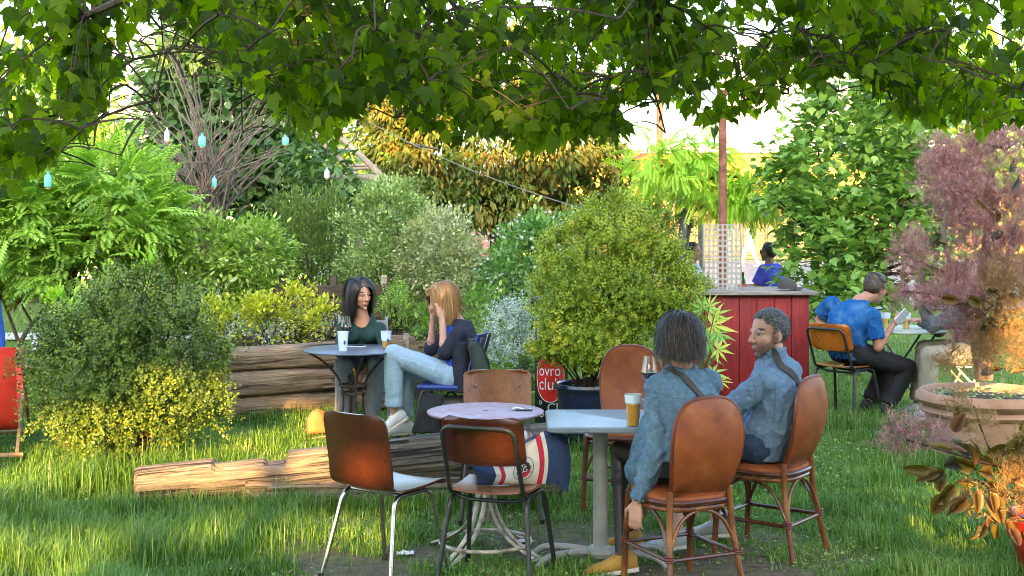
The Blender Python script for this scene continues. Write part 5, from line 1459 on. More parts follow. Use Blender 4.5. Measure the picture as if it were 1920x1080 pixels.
shell_chair('dark plywood shell chair with chrome legs at the left of the round table', (-.61, 6.55, gz(-.61, 6.55)), (.6, .8))
ply_chair('dark plywood chair with black tube frame carrying the striped bag', (-.07, 6.56, gz(-.07, 6.56)), (.30, .954))
ply_chair('plywood chair facing us on the far side of the round table', (-.075, 7.86, gz(-.07, 7.86)), (.06, -1), back=PLY_L)
ply_chair('orange plywood chair with black frame under the blue shirted man', (2.90, 11.62, gz(2.86, 11.6)), (.72, .69), back=PLY_O, seat=PLY_L)
rattan_chair('rattan chair under the dark haired woman in denim', (.80, 6.46, gz(.80, 6.46)), (-.42, .907))
rattan_chair('rattan chair under the bearded man in denim', (1.33, 7.08, gz(1.33, 7.08)), (-.80, .60))
rattan_chair('empty rattan chair facing us beside the navy pot', (.66, 8.06, gz(.66, 8.06)), (-.30, -.954))

BLUEPL = mat('blue_plastic', [(.012, .035, .18), (.02, .05, .24)], rough=.35, scale=4)
bc = thing('blue_chair', 'blue seated chair with dark legs under the blonde woman', 'chair', (-.47, 10.05, gz(-.47, 10.05)), face_rz(-.97, .15))
MB().rbox((0, 0, .425), (.42, .42, .035), .014).build('seat', BLUEPL, bc)
MB().sheet(lambda u, v: ((2 * v - 1) * .20, -.21 - .07 * u + .03 * (2 * v - 1) ** 2, .55 + .27 * u), 8, 8, .012).build('backrest', BLUEPL, bc)
for s in (-1, 1):
    MB().tube(round_path([(.21 * s, .24, 0), (.19 * s, .17, .41), (.19 * s, -.17, .41), (.21 * s, -.27, 0)], .05), .012, 8).build('leg_frame', IRON, bc)
    MB().tube([(.19 * s, -.17, .41), (.18 * s, -.28, .80)], .011, 8).build('back_post', IRON, bc)
gc = thing('metal_chair', 'grey metal garden chair under the woman in green', 'chair', (-1.20, 10.72, gz(-1.2, 10.7)), face_rz(.1, -1))
for i in range(6): MB().rbox((0, -.18 + i * .072, .44), (.40, .05, .012), .004).build('seat_slat', GREYP, gc)
for i in range(2): MB().rbox((0, -.25 - .02 * i, .66 + .13 * i), (.40, .012, .07), .004).build('back_slat', GREYP, gc)
for s in (-1, 1):
    MB().tube([(.21 * s, .24, 0), (.20 * s, .18, .43)], .013, 8).build('leg', GREYP, gc)
    MB().tube([(.215 * s, -.28, 0), (.20 * s, -.2, .43), (.19 * s, -.275, .86)], .013, 8).build('leg', GREYP, gc)
    MB().tube([(.225 * s, .26, 0), (.20 * s, -.19, .40)], .010, 8).build('brace', GREYP, gc)

# ================================================================== SMALL THINGS
CUPP, _nt2, _b2, _o2 = newmat('frosted_cup')
setin(_b2, Base_Color=(.66, .76, .84, 1), Roughness=.35)
BEER = mat('beer', [(.75, .30, .02), (.85, .42, .04)], rough=.08, scale=3, coat=.5)
BEER2 = mat('pale_beer', [(.82, .52, .03), (.88, .60, .06)], rough=.08, scale=3, coat=.5)
FOAM = mat('foam', [(.75, .68, .52), (.85, .80, .68)], rough=.8, scale=40)
CLEAR = glassmat('clear_glass', (1, 1, 1), 0.0, 1.45)
WINE = mat('red_wine', [(.018, .001, .004), (.035, .002, .008)], rough=.05, scale=2, coat=.8)
INK = mat('blue_ink', (.03, .08, .20), .6)
CUPC = glassmat('clear_cup', (.97, .97, .95), .1, 1.25)
def cup(label, loc, h=.145, r0=.029, r1=.040, fill=.0, liq=BEER, logo=True, foam=False):
    t = thing('plastic_cup', label, 'cup', loc, group='plastic cups on the tables')
    def rr(z): return r0 + (r1 - r0) * z / h
    full = fill > .1
    MB().lathe([(.001, .001), (r0, .001), (rr(h), h), (rr(h) + .0015, h + .001), (rr(h) + .0015, h - .002), (r0 + .0012, 0), (.001, 0)], 28, caps=False).build('cup_wall', CUPC if full else CUPP, t)
    if full:
        zt = h * fill
        MB().lathe([(.001, .004), (r0 - .001, .004), (rr(zt) - .0015, zt), (.001, zt)], 28).build('beer', liq, t)
        MB().lathe([(.001, zt), (rr(zt) - .0015, zt), (rr(zt + .004) - .0015, zt + .004), (.001, zt + .004)], 24).build('foam', FOAM, t)
        # frosted empty upper band
        MB().lathe([(rr(zt + .006) + .0018, zt + .006), (rr(h) + .0022, h - .001)], 28, caps=False).build('cup_band', CUPP, t)
    if logo:
        z = h * .45; R_ = rr(z) + .0025
        mb = MB(); N = 10
        for k in range(N):
            a = -math.pi / 2 + (k - N / 2) * .045 + .5
            hh = .016 * math.sqrt(max(.05, 1 - ((k - N / 2 + .5) / (N / 2)) ** 2))
            mb.box((R_ * math.cos(a), R_ * math.sin(a), z), (.0014, .0016, 2 * hh), Matrix.Rotation(a, 3, 'Z'))
        mb.build('logo', INK, t, False)
    return t
def wine_glass(label, loc, tilt=0.0, h=.225, fill=.36):
    t = thing('wine_glass', label, 'wine glass', loc, group='stemmed wine glasses'); t.rotation_euler = (tilt * .3, tilt, 0)
    prof = [(.012, h * .42), (.030, h * .48), (.043, h * .58), (.042, h * .68), (.036, h * .85), (.032, h)]
    p = smooth_path([(r, z, 0) for r, z in prof], 4); outer = [(q.x, q.y) for q in p]
    inner = [(r - .0012, z + .001) for r, z in reversed(outer)]
    MB().lathe([(.001, h * .42)] + outer + inner + [(.001, h * .425)], 32, caps=False).build('bowl', CLEAR, t)
    MB().lathe([(.0035, .004), (.003, h * .2), (.0035, h * .38), (.012, h * .42)], 14).build('stem', CLEAR, t)
    MB().lathe([(.001, 0), (.034, 0), (.036, .0015), (.012, .004), (.004, .012), (.001, .012)], 28).build('foot', CLEAR, t)
    zf = h * (.42 + .58 * fill); wi = [(r - .0016, z + .0015) for r, z in outer if z < zf]
    rz_ = np.interp(zf, [q[1] for q in outer], [q[0] for q in outer]) - .0016
    MB().lathe([(.001, h * .428)] + wi + [(rz_, zf), (.001, zf)], 28).build('wine', WINE, t)
    return t
ftz = ft_c.z + TZ + .001
cup('tall glass of amber beer on the square table', (P(1187, 776, 6.62).x, 6.62, sq_c.z + .743), h=.158, r0=.030, r1=.041, fill=.70, logo=False)
wine_glass('glass of red wine held over the square table', P(1216, 750, 6.80), tilt=.02)
cup('empty frosted cup at the front of the slate bistro table', (P(643, 662, 10.0).x, 10.0, ftz), h=.145)
cup('frosted cup with a little beer at the right of the slate bistro table', (P(724, 652, 10.2).x, 10.2, ftz), h=.132, fill=.42, liq=BEER)
wine_glass('glass of red wine standing on the slate bistro table', (P(649, 654, 10.44).x, 10.44, ftz), h=.225, fill=.36)
SCREEN = mat('phone_glass', [(.012, .014, .018), (.03, .035, .045)], rough=.06, scale=2)
WALLET = mat('black_leather', [(.010, .010, .010), (.03, .03, .03)], rough=.4, scale=12)
SCREENL = mat('phone_screen_pale', [(.34, .38, .44), (.46, .50, .55)], rough=.1, scale=30)
def phone(label, loc, R=None, rz=0, scr=None):
    t = thing('phone', label, 'phone', loc, rz, group='mobile phones'); 
    if R is not None: t.rotation_mode = 'QUATERNION'; t.rotation_quaternion = R.to_quaternion()
    slab(.072, .148, .012, 0, .008, .002).build('case', WHITEP, t)
    o = slab(.066, .140, .010, .0082, .0092, .0003).build('screen', scr or SCREEN, t)
    MB().rbox((-.018, .05, -.002), (.026, .030, .004), .0015).build('camera_bump', IRON, t)
    return t
phone('pale phone lying flat on the slate bistro table', (P(668, 645, 10.32).x, 10.32, ftz), rz=rad(70))
wl = thing('wallet', 'black wallet with a white card at the right of the slate table', 'wallet', (P(736, 660, 10.05).x, 10.05, ftz), rad(80))
slab(.09, .115, .008, 0, .010, .003).build('cover', WALLET, wl); slab(.055, .085, .006, .0105, .014, .001).build('card', FOAM, wl)
t2z = gt_c.z + TZ2 + .001
cup('cup of yellow beer left of the phone on the pale table', (P(1661, 622, 11.85).x, 11.85, t2z), h=.145, fill=.62, liq=BEER2)
cup('cup of yellow beer right of the phone on the pale table', (P(1699, 622, 11.85).x, 11.85, t2z), h=.145, fill=.60, liq=BEER2)

# tote bag with stripes and round emblem
NAVYC = mat('navy_canvas', [(.016, .032, .085), (.030, .055, .13)], rough=.9, scale=60, bmp=.15)
CREAMC = mat('cream_canvas', [(.56, .50, .40), (.68, .63, .54)], rough=.9, scale=14, bmp=.15)
REDC = mat('red_canvas', [(.45, .012, .03), (.52, .02, .045)], rough=.9, scale=30)
BLACKC = mat('black_print', (.012, .012, .012), .8)
tb0 = Vector((P(885, 905, 6.50).x, 6.50, gz(-.07, 6.56) + .455))
tb = thing('tote_bag', 'navy and cream striped canvas bag slumped on the plywood chair', 'bag', tb0)
def bagf(u, v, side):
    hgt = .095 + .165 * sstep(.25, .92, u) * (1 - .25 * sstep(.9, 1.0, u)); hgt = float(hgt)
    x = .47 * u + .02 * math.sin(3 * v) - .04 * (v - .4) * (1 - u)
    e = max(.0, math.sin(math.pi * min(1, max(0, u)))) ** .45
    thick = .07 * e * max(0.0, math.sin(math.pi * (.06 + .94 * v))) ** .55
    z = hgt * v + .012 * math.sin(9 * u + 2 * v) * v - .05 * float(sstep(.86, 1.0, u)) * (1 - v)
    w = .010 * mnoise.noise(Vector((u * 5, v * 4, side * 3))) 
    return Vector((x, .075 + .10 * v * u - side * (thick + w * e) + .05 * u, z))
def band(u, v):
    q = u - .09 * (v - .2) * (1 - u) + .03 * (v - .5) * u
    return 0 if q < .19 else 1 if q < .25 else 2 if q < .295 else 1 if q < .655 else 2 if q < .71 else 1 if q < .75 else 0
mb = MB(); NU, NV = 200, 20
def bu(q, v):                                       # stripes run along mesh lines
    return q + .09 * (v - .2) * (1 - q) * min(1, q * 6) - .03 * (v - .5) * q * min(1, (1 - q) * 6)
def band(q, v): return 0 if q < .19 else 1 if q < .25 else 2 if q < .295 else 1 if q < .655 else 2 if q < .71 else 1 if q < .75 else 0
for side in (1, -1):
    vs = [bagf(bu(i / NU, j / NV), j / NV, side) for i in range(NU + 1) for j in range(NV + 1)]; fs, ms = [], []
    for i in range(NU):
        for j in range(NV):
            a = i * (NV + 1) + j; fs.append((a, a + NV + 1, a + NV + 2, a + 1)); ms.append(band((i + .5) / NU, (j + .5) / NV))
    k0 = len(mb.mi); mb.add(vs, fs); mb.mi[k0:] = ms
bag_o = mb.build('bag_body', [NAVYC, CREAMC, REDC], tb)
for c_u, c_v, kind in ((.50, .52, 0),):
    ru, rv = .105, .32
    def em(x, y, off): # unit disc -> bag surface
        p = bagf(c_u + x * ru, c_v + y * rv, 1); return p + Vector((0, -off, 0))
    def disc(test, off, nm, mt, n=26):
        mbb = MB(); 
        for i in range(n):
            for j in range(n):
                x0, x1, y0, y1 = -1 + 2 * i / n, -1 + 2 * (i + 1) / n, -1 + 2 * j / n, -1 + 2 * (j + 1) / n
                if test((x0 + x1) / 2, (y0 + y1) / 2): mbb.add([em(x0, y0, off), em(x1, y0, off), em(x1, y1, off), em(x0, y1, off)], [(0, 1, 2, 3)])
        if mbb.v: mbb.build(nm, mt, tb)
    disc(lambda x, y: x * x + y * y < .46 and y > -.12, .004, 'emblem', BLACKC)
    disc(lambda x, y: x * x + y * y < .46 and y <= -.12, .004, 'emblem', REDC)
    MB().tube([em(.98 * math.cos(a), .98 * math.sin(a), .004) for a in [2 * math.pi * k / 40 for k in range(40)]], .0014, 5, closed=True).build('emblem_ring', BLACKC, tb)
def text_mesh(body, size, name='lettering', extrude=.0):
    cu = bpy.data.curves.new(name, 'FONT'); cu.body = body; cu.size = size; cu.align_x = 'CENTER'; cu.align_y = 'CENTER'; cu.resolution_u = 3; cu.extrude = extrude
    o = bpy.data.objects.new(name, cu); COL.objects.link(o)
    dg = bpy.context.evaluated_depsgraph_get(); me = bpy.data.meshes.new_from_object(o.evaluated_get(dg))
    bpy.data.objects.remove(o); return me
def put_text(body, size, fn, mat_, parent, name='lettering', bold=0.0):
    me = text_mesh(body, size, name)
    bm = bmesh.new(); bm.from_mesh(me); bmesh.ops.subdivide_edges(bm, edges=[e for e in bm.edges if e.calc_length() > size * .12], cuts=2); bmesh.ops.triangulate(bm, faces=bm.faces)
    for v in bm.verts: v.co = fn(v.co.x, v.co.y)
    bm.to_mesh(me); bm.free(); me.materials.clear(); me.materials.append(mat_)
    o = bpy.data.objects.new(name, me); return link(o, parent)
put_text('SG', 1.05, lambda x, y: em(x * .62, y * .62 + .02, .006), CREAMC, tb, 'emblem_letters')
put_text('75', .6, lambda x, y: em(x * .7 + .05, y * .6 + .42, .006), CREAMC, tb, 'emblem_letters')
put_text('SC', .30, lambda x, y: em(x + .72, y - .45, .005), BLACKC, tb, 'emblem_letters')
put_text('1', .30, lambda x, y: em(x + .25, y - .78, .005), BLACKC, tb, 'emblem_letters')
MB().tube(smooth_path([bagf(.35, .98, 1), bagf(.5, 1.0, 1) + Vector((0, -.03, .03)), bagf(.68, 1.0, 1)], 5), .012, 8, flat=((0, 0, 1), .3)).build('handle', NAVYC, tb)

# patterned drum with red badge
dm_c = Vector((P(1034, 800, 11.0).x, 11.0, gz(.33, 11.0)))
dm = thing('patterned_drum', 'black and white patterned drum with a red club badge behind the tables', 'drum', dm_c)
DRUMB = mat('drum_black', [(.010, .010, .011), (.025, .025, .026)], rough=.4, scale=9)
RR = .135
MB().lathe([(.02, 0), (RR, 0), (RR, .62), (RR + .006, .63), (RR, .64), (.02, .64)], 40).build('drum_body', DRUMB, dm)
def dw(x, z, off=.003): a = -math.pi / 2 + x / RR; return Vector(((RR + off) * math.cos(a), (RR + off) * math.sin(a), z))
mb = MB(); n = 30
for i in range(n):
    for j in range(n):
        x0, x1, y0, y1 = [-1 + 2 * q / n for q in (i, i + 1, j, j + 1)]
        xm, ym = (x0 + x1) / 2, (y0 + y1) / 2
        if xm * xm + ym * ym < 1 and abs(xm) < .97: mb.add([dw(x0 * .125 - .015, .40 + y0 * .20), dw(x1 * .125 - .015, .40 + y0 * .20), dw(x1 * .125 - .015, .40 + y1 * .20), dw(x0 * .125 - .015, .40 + y1 * .20)], [(0, 1, 2, 3)])
mb.build('badge', mat('badge_red', (.62, .012, .010), .5), dm)
put_text('ovro', .115, lambda x, y: dw(x * .82 - .02, .455 + y * 1.15, .006), WHITEP, dm)
put_text('club', .125, lambda x, y: dw(x * .90 - .02, .345 + y * 1.15, .006), WHITEP, dm)
for q, (bd, x, z, s) in enumerate([('CU', .03, .155, .10), ('o', .06, .24, .09), ('CU', -.12, .10, .08), ('o', -.10, .20, .07)]):
    put_text(bd, s, lambda x_, y_: dw(x_ + x, z + y_, .004), WHITEP, dm, 'pattern')
MB().tube([dw(-.125 * math.cos(a) - .015, .40 + .20 * math.sin(a), .004) for a in [2 * math.pi * k / 40 for k in range(40)]], .003, 5, closed=True).build('badge_rim', WHITEP, dm)
MB().ell((.02, -RR + .02, .655), (.035, .03, .03)).build('knob', mat('knob_red', (.55, .015, .01), .4), dm)
# tall thin lantern frame behind it
lt = thing('wire_lantern', 'thin black wire lantern stand left of the lime bush', 'lantern', (P(1012, 760, 11.3).x, 11.3, gz(.2, 11.3)))
for s in (-1, 1):
    for q in (-1, 1): MB().tube([(.03 * s, .03 * q, 0), (.03 * s, .03 * q, .98)], .006, 6).build('upright', IRON, lt)
MB().lathe([(.01, .98), (.055, .98), (.06, 1.0), (.03, 1.03), (.01, 1.04)], 16).build('roof', IRON, lt); MB().lathe([(.01, 0), (.06, 0), (.06, .02), (.01, .02)], 16).build('base', IRON, lt)

# orange bag on the grass
ORG = mat('orange_cloth', [(.55, .13, .04), (.68, .22, .08)], rough=.85, scale=12, bmp=.3)
ob = thing('orange_bag', 'small orange drawstring bag dropped on the grass behind the log', 'bag', (P(600, 812, 10.3).x, 10.3, gz(-1.4, 10.3)), rad(15))
mb = MB(); rings = []
for i in range(15):
    u = i / 14; r = .085 * math.sin(math.pi * min(1, .12 + .88 * u) ** .8) ** .7 + .006; ring = []
    for j in range(22):
        a = 2 * math.pi * j / 22; w = 1 + .16 * mnoise.noise(Vector((math.cos(a) * 2, math.sin(a) * 2, u * 5)))
        ring.append(Vector((-.10 + .22 * u, math.cos(a) * r * w * .8, max(.0, r * w * (math.sin(a) + .95)) * 1.05 + .05 * u * (1 - u))))
    rings.append(ring)
mb.rings(rings); mb.build('pouch', ORG, ob)
MB().tube(smooth_path([(.11, 0, .07), (.15, -.03, .10), (.14, -.06, .04), (.08, -.09, .01), (-.02, -.14, .006), (-.08, -.2, .008)], 6), .006, 6).build('cord', POLEWOOD, ob)
MB().tube(smooth_path([(.11, .01, .08), (.14, .02, .13), (.17, .0, .10), (.15, -.02, .02)], 6), .006, 6).build('cord', POLEWOOD, ob)

# grey backpack under the blue chair, dark jacket over its back
GREYC = mat('grey_nylon', [(.10, .10, .10), (.20, .20, .19)], rough=.6, scale=12, bmp=.2)
gb = thing('grey_backpack', 'grey backpack standing under the blue chair', 'bag', (-.46, 10.03, gz(-.46, 10.03)), rad(8))
MB().rbox((0, 0, .17), (.26, .17, .34), .05, seg=4).build('bag_body', GREYC, gb)
MB().rbox((0, -.095, .12), (.19, .05, .16), .022, seg=3).build('pocket', BLACKP, gb)
MB().tube(smooth_path([(-.05, 0, .33), (0, -.02, .375), (.05, 0, .33)], 6), .008, 6).build('handle', BLACKP, gb)
for s in (-1, 1): MB().tube(smooth_path([(.08 * s, .08, .30), (.10 * s, .12, .18), (.09 * s, .09, .05)], 5), .014, 6, flat=((0, 1, 0), .3)).build('strap', BLACKP, gb)

# red deck chair at the left edge
REDCL = mat('red_sling', [(.62, .025, .02), (.72, .05, .03)], rough=.7, scale=8, bmp=.1)
LTWOOD = woodmat('light_wood', (.26, .14, .06), (.44, .27, .13), (.55, .37, .20), axis=0, rough=.6)
dc = thing('deck_chair', 'red canvas deck chair with wooden frame at the left edge', 'deck chair', (-3.84, 9.72, gz(-3.75, 9.75)), rad(196))
for s in (-1, 1):
    MB().rbox((.28 * s, .02, .42), (.025, 1.10, .05), .006, Matrix.Rotation(rad(40), 3, 'X')).build('frame_rail', LTWOOD, dc)
    MB().rbox((.25 * s, .0, .30), (.025, 1.0, .05), .006, Matrix.Rotation(rad(-33), 3, 'X')).build('frame_rail', LTWOOD, dc)
for y, z in ((.43, .77), (-.38, .55), (-.40, .06), (.42, .03)): MB().tube([(-.29, y, z), (.29, y, z)], .016, 8).build('crossbar', LTWOOD, dc)
sl = smooth_path([(0, .45, .79), (0, .40, .52), (0, .26, .22), (0, 0, .20), (0, -.38, .57)], 6)
MB().sheet(lambda u, v: (-.245 + .49 * v, sl[int(round(u * (len(sl) - 1)))].y + .008 * math.sin(9 * v), sl[int(round(u * (len(sl) - 1)))].z), len(sl) - 1, 10, .004).build('sling', REDCL, dc)
put_text('rou', .20, lambda x, y: Vector((-x - .04, float(np.interp(.40 + y * .7, [.22, .52, .79], [.26, .40, .45])) + .022, .40 + y * .7)), WHITEP, dc)
# low crate table behind the deck chair
ck = thing('low_side_table', 'dark low side table beyond the red deck chair', 'table', (P(45, 668, 11.6).x, 11.6, gz(-4.2, 11.6)))
MB().rbox((0, 0, .52), (.5, .4, .03), .006).build('table_top', DARKW, ck)
for sx_ in (-1, 1):
    for sy_ in (-1, 1): MB().rbox((.21 * sx_, .16 * sy_, .25), (.035, .035, .5), .004).build('leg', DARKW, ck)
cup('empty frosted cup on the dark low side table at left', (ck.location.x + .12, 11.55, ck.location.z + .536), h=.13, logo=False)

# litter on the trodden earth
PAPER = mat('crumpled_paper', [(.55, .54, .50), (.72, .71, .68)], rough=.9, scale=30)
for i, (x, y, lb) in enumerate([(760, 1040, 'crumpled white paper scrap between the left chairs'), (690, 1000, 'pale torn scrap beside the chrome chair leg'), (985, 1015, 'flat grey stone like scrap by the iron table base')]):
    d = CAM_H * F_PX / (y - HORIZON); p = P(x, y, d)
    t = thing('paper_scrap', lb, 'litter', (p.x, d, gz(p.x, d) + .003), i * 1.3, group='litter on the ground')
    MB().sheet(lambda u, v: (-.045 + .09 * u, -.03 + .06 * v, .012 + .014 * mnoise.noise(Vector((u * 4 + i * 7, v * 4, 1)))), 8, 6, .002).build('sheet', PAPER, t)

# bicycle on the street, bottle and table for the distant drinkers
bk = thing('bicycle', 'dark bicycle parked on the street behind the blue shirted drinker', 'bicycle', (P(1492, 545, 21).x, 21, gz(4.4, 21)), rad(12))
for x in (-.5, .5):
    w_ = MB(); w_.tube([(x + .33 * math.cos(2 * math.pi * k / 32), 0, .34 + .33 * math.sin(2 * math.pi * k / 32)) for k in range(32)], .018, 6, closed=True); wo = w_.build('wheel', BLACKM, bk)
    sp = MB()
    for k in range(12): sp.tube([(x, 0, .34), (x + .31 * math.cos(math.pi * k / 6), 0, .34 + .31 * math.sin(math.pi * k / 6))], .003, 4)
    sp.build('spokes', CHROME, wo)
fr = MB()
for a, c in [((-.5, .34), (-.15, .30)), ((-.15, .30), (-.22, .80)), ((-.22, .76), (-.5, .34)), ((-.22, .76), (.36, .80)), ((-.15, .30), (.36, .74)), ((.33, .92), (.5, .34))]: fr.tube([(a[0], 0, a[1]), (c[0], 0, c[1])], .016, 8)
fr.build('frame', IRON, bk); MB().rbox((-.24, 0, .86), (.24, .12, .05), .02).build('saddle', BLACKM, bk)
MB().tube(smooth_path([(.28, -.28, .98), (.36, -.1, .97), (.36, .1, .97), (.28, .28, .98)], 4), .012, 8).build('handlebar', CHROME, bk)
MB().rbox((-.5, 0, .74), (.36, .14, .012), .004).build('rack', CHROME, bk)
dt = thing('drinkers_table', 'weathered table behind the counter where two men sit', 'table', (P(1365, 560, 17).x, 17, 0))
for i in range(4): MB().rbox((0, -.27 + i * .18, .74), (1.1, .17, .03), .005).build('top_plank', GREYW, dt)
for s in (-1, 1):
    for q in (-1, 1): MB().rbox((.48 * s, .28 * q, .36), (.06, .06, .72), .006).build('leg', GREYW, dt)
GRNB = glassmat('green_glass', (.02, .25, .06), .02, clear=.6)
bo = thing('beer_bottle', 'green bottle with red label beside the perforated panel', 'bottle', (P(1393, 540, 16.85).x, 16.85, .757))
MB().lathe([(.002, 0), (.031, 0), (.033, .01), (.033, .13), (.015, .18), (.0135, .22), (.016, .225), (.016, .24), (.002, .24)], 20).build('bottle_glass', GRNB, bo)
MB().lathe([(.0338, .03), (.0338, .10)], 20, caps=False).build('bottle_label', REDP, bo); MB().lathe([(.002, .236), (.0165, .236), (.0165, .248), (.002, .25)], 14).build('bottle_cap', REDP, bo)
# ================================================================== PEOPLE
def remesh(mb, voxel, smooth=2, decim=1.0, name='skin'):
    me = bpy.data.meshes.new(name + '_src'); me.from_pydata(mb.v, [], mb.f); me.update()
    bm = bmesh.new(); bm.from_mesh(me); bmesh.ops.recalc_face_normals(bm, faces=bm.faces); bm.to_mesh(me); bm.free()
    o = bpy.data.objects.new('tmp', me); COL.objects.link(o)
    m = o.modifiers.new('r', 'REMESH'); m.mode = 'VOXEL'; m.voxel_size = voxel; m.use_smooth_shade = True
    if smooth:
        s = o.modifiers.new('s', 'SMOOTH'); s.factor = .5; s.iterations = smooth
    if decim < 1:
        d = o.modifiers.new('d', 'DECIMATE'); d.ratio = decim
    dg = bpy.context.evaluated_depsgraph_get(); dg.update()
    out_ = bpy.data.meshes.new_from_object(o.evaluated_get(dg), depsgraph=dg); out_.name = name
    bpy.data.objects.remove(o); bpy.data.meshes.remove(me)
    out_.polygons.foreach_set('use_smooth', [True] * len(out_.polygons))
    return out_

def wrinkle(me, amp, freq=16, seed=0, stretch=(1, 1, .6), ridged=True):
    n = len(me.vertices); co = np.empty(n * 3, np.float32); me.vertices.foreach_get('co', co); co = co.reshape(-1, 3)
    no = np.empty(n * 3, np.float32); me.vertices.foreach_get('normal', no); no = no.reshape(-1, 3)
    off = Vector((seed * 7.3, seed * 3.1, 0)); h = np.empty(n, np.float32)
    for i in range(n):
        p = Vector((co[i, 0] * stretch[0], co[i, 1] * stretch[1], co[i, 2] * stretch[2])) * freq + off
        q = mnoise.noise(p + mnoise.noise_vector(p * .6) * .8)
        h[i] = (max(0, 1 - 3.2 * abs(q)) ** 1.5) * .9 - .35 + .35 * mnoise.noise(p * 2.1) + .6 * mnoise.noise(p * .4) if ridged else q
    co += no * (h * amp)[:, None]
    me.vertices.foreach_set('co', co.ravel()); me.update()

def add_mesh(me, name, mats, parent, origin):
    me.transform(Matrix.Translation(-origin))
    me.materials.clear()
    for m in (mats if isinstance(mats, (list, tuple)) else [mats]): me.materials.append(m)
    o = bpy.data.objects.new(name, me); return link(o, parent)

def head_frame(c, f, up=(0, 0, 1), s=1.0):
    f = Vector(f).normalized(); up = Vector(up); r = f.cross(up).normalized(); u = r.cross(f).normalized()
    M = Matrix((r, f, u)).transposed().to_4x4()
    return Matrix.Translation(Vector(c)) @ M @ Matrix.Scale(s, 4)

def head_prims(mb, T, female=False, beard=False):
    R = T.to_3x3(); s = T.to_scale()[0]
    Rn = R.normalized() if hasattr(R, 'normalized') else R
    def E(c, r): mb.ell(T @ Vector(c), tuple(q * s for q in r), Rn, 20, 14)
    def C(a, b, r1, r2): mb.cone(T @ Vector(a), T @ Vector(b), r1 * s, r2 * s)
    j = .9 if female else 1.0
    E((0, -.014, .036), (.074, .094, .082)); E((0, .020, -.022), (.060, .066, .086))
    E((0, .030, -.066), (.047 * j, .050, .036)); E((0, .070, -.098), (.020 * j, .017, .016))
    E((0, .070, .026), (.050, .018, .012)); E((.034, .050, -.020), (.027, .028, .026)); E((-.034, .050, -.020), (.027, .028, .026))
    C((0, .086, .016), (0, .108, -.022), .0075, .0120 * (.92 if female else 1.0)); E((.0115, .096, -.028), (.0088, .010, .008)); E((-.0115, .096, -.028), (.0088, .010, .008))
    E((0, .086, -.0555), (.024, .010, .0058)); E((0, .085, -.066), (.020, .010, .0065))
    for q in (-1, 1):
        E((.075 * q, -.008, -.006), (.010, .021, .033)); E((.070 * q, .004, -.030), (.010, .012, .014))
        E((.031 * q, .066, .0150), (.019, .015, .0055))                                   # upper lid
    if beard: E((0, .036, -.078), (.055, .056, .036))

def head_paint(L, skin, female, beard, brow, lips):
    """colours by place on the head; L = head-local coordinates (n,3)"""
    n = len(L); col = np.tile(np.array(skin, np.float32), (n, 1))
    x, y, z = np.abs(L[:, 0]), L[:, 1], L[:, 2]
    near = (np.abs(L).max(1) < .16)
    cheek = near * np.exp(-(((x - .038) / .022) ** 2 + ((z + .024) / .024) ** 2)) * (y > .03)
    nose = near * np.exp(-((x / .02) ** 2 + ((z + .020) / .02) ** 2)) * (y > .085)
    ear = near * (x > .070) * (np.abs(z + .008) < .04)
    red = np.clip(.35 * cheek + .3 * nose + .4 * ear, 0, 1)[:, None]
    col = col * (1 - red) + col * np.array([1.05, .72, .62]) * red
    lip = near * (x < .024 * (1 - .0 * x)) * (z > -.0735) * (z < -.0500) * (y > .078) * ((x / .025) ** 2 + ((z + .0615) / .0115) ** 2 < 1)
    col[lip > 0] = lips
    mouthl = near * (x < .022) * (np.abs(z + .0610 - .0025 * (x / .02) ** 2) < .0012) * (y > .075)
    col[mouthl > 0] = np.array(lips) * .45
    bz = .0325 + .006 * np.sin(np.clip((x - .012) / .038, 0, 1) * np.pi) - .002
    eb = near * (x > .012) * (x < .050) * (np.abs(z - bz) < .0042) * (y > .045)
    col[eb > 0] = brow
    lash = near * (x > .016) * (x < .047) * (np.abs(z - .0105) < .0028) * (y > .062)
    col[lash > 0] = np.array(skin) * .35
    if beard is not None:
        zt = np.interp(y, [-.02, -.005, .012, .03, .055, .075, .09], [-.03, .008, .004, -.026, -.044, -.040, -.037])
        den = 1 / (1 + np.exp(np.clip((z - zt) / .0035, -30, 30))) * np.clip((y + .012) / .015, 0, 1) * near * (z > -.16)
        den = den * np.where(lip > 0, 0, 1) * (.75 + .22 * np.clip((-.05 - z) / .03, 0, 1)) * np.random.default_rng(3).uniform(.75, 1.0, n)
        col = col * (1 - den[:, None]) + np.array(beard)[None] * den[:, None]
    return col

def eyes(T, parent, origin, iris=(.06, .03, .015), closed=False):
    R = T.to_3x3().normalized(); s = T.to_scale()[0]
    for q in (-1, 1):
        c = T @ Vector((.031 * q, .0665, .0065)); mb = MB(); r = .0128 * s
        mb.ell(c - origin, (r * 1.05, r, r * .46), R, 18, 12)
        fwd = (T.to_3x3() @ Vector((.12 * q * 0, 1, 0))).normalized()
        for fi, f in enumerate(mb.f):
            cc = sum((Vector(mb.v[i]) for i in f), Vector()) / len(f); dd = (cc - (c - origin)).normalized()
            if dd.dot(fwd) > .80: mb.mi[fi] = 1
        mb.build('eye', [EYEW, EYEI], parent)
EYEW = mat('eye_white', (.42, .38, .35), .3); EYEI = mat('eye_iris', (.02, .012, .008), .1)

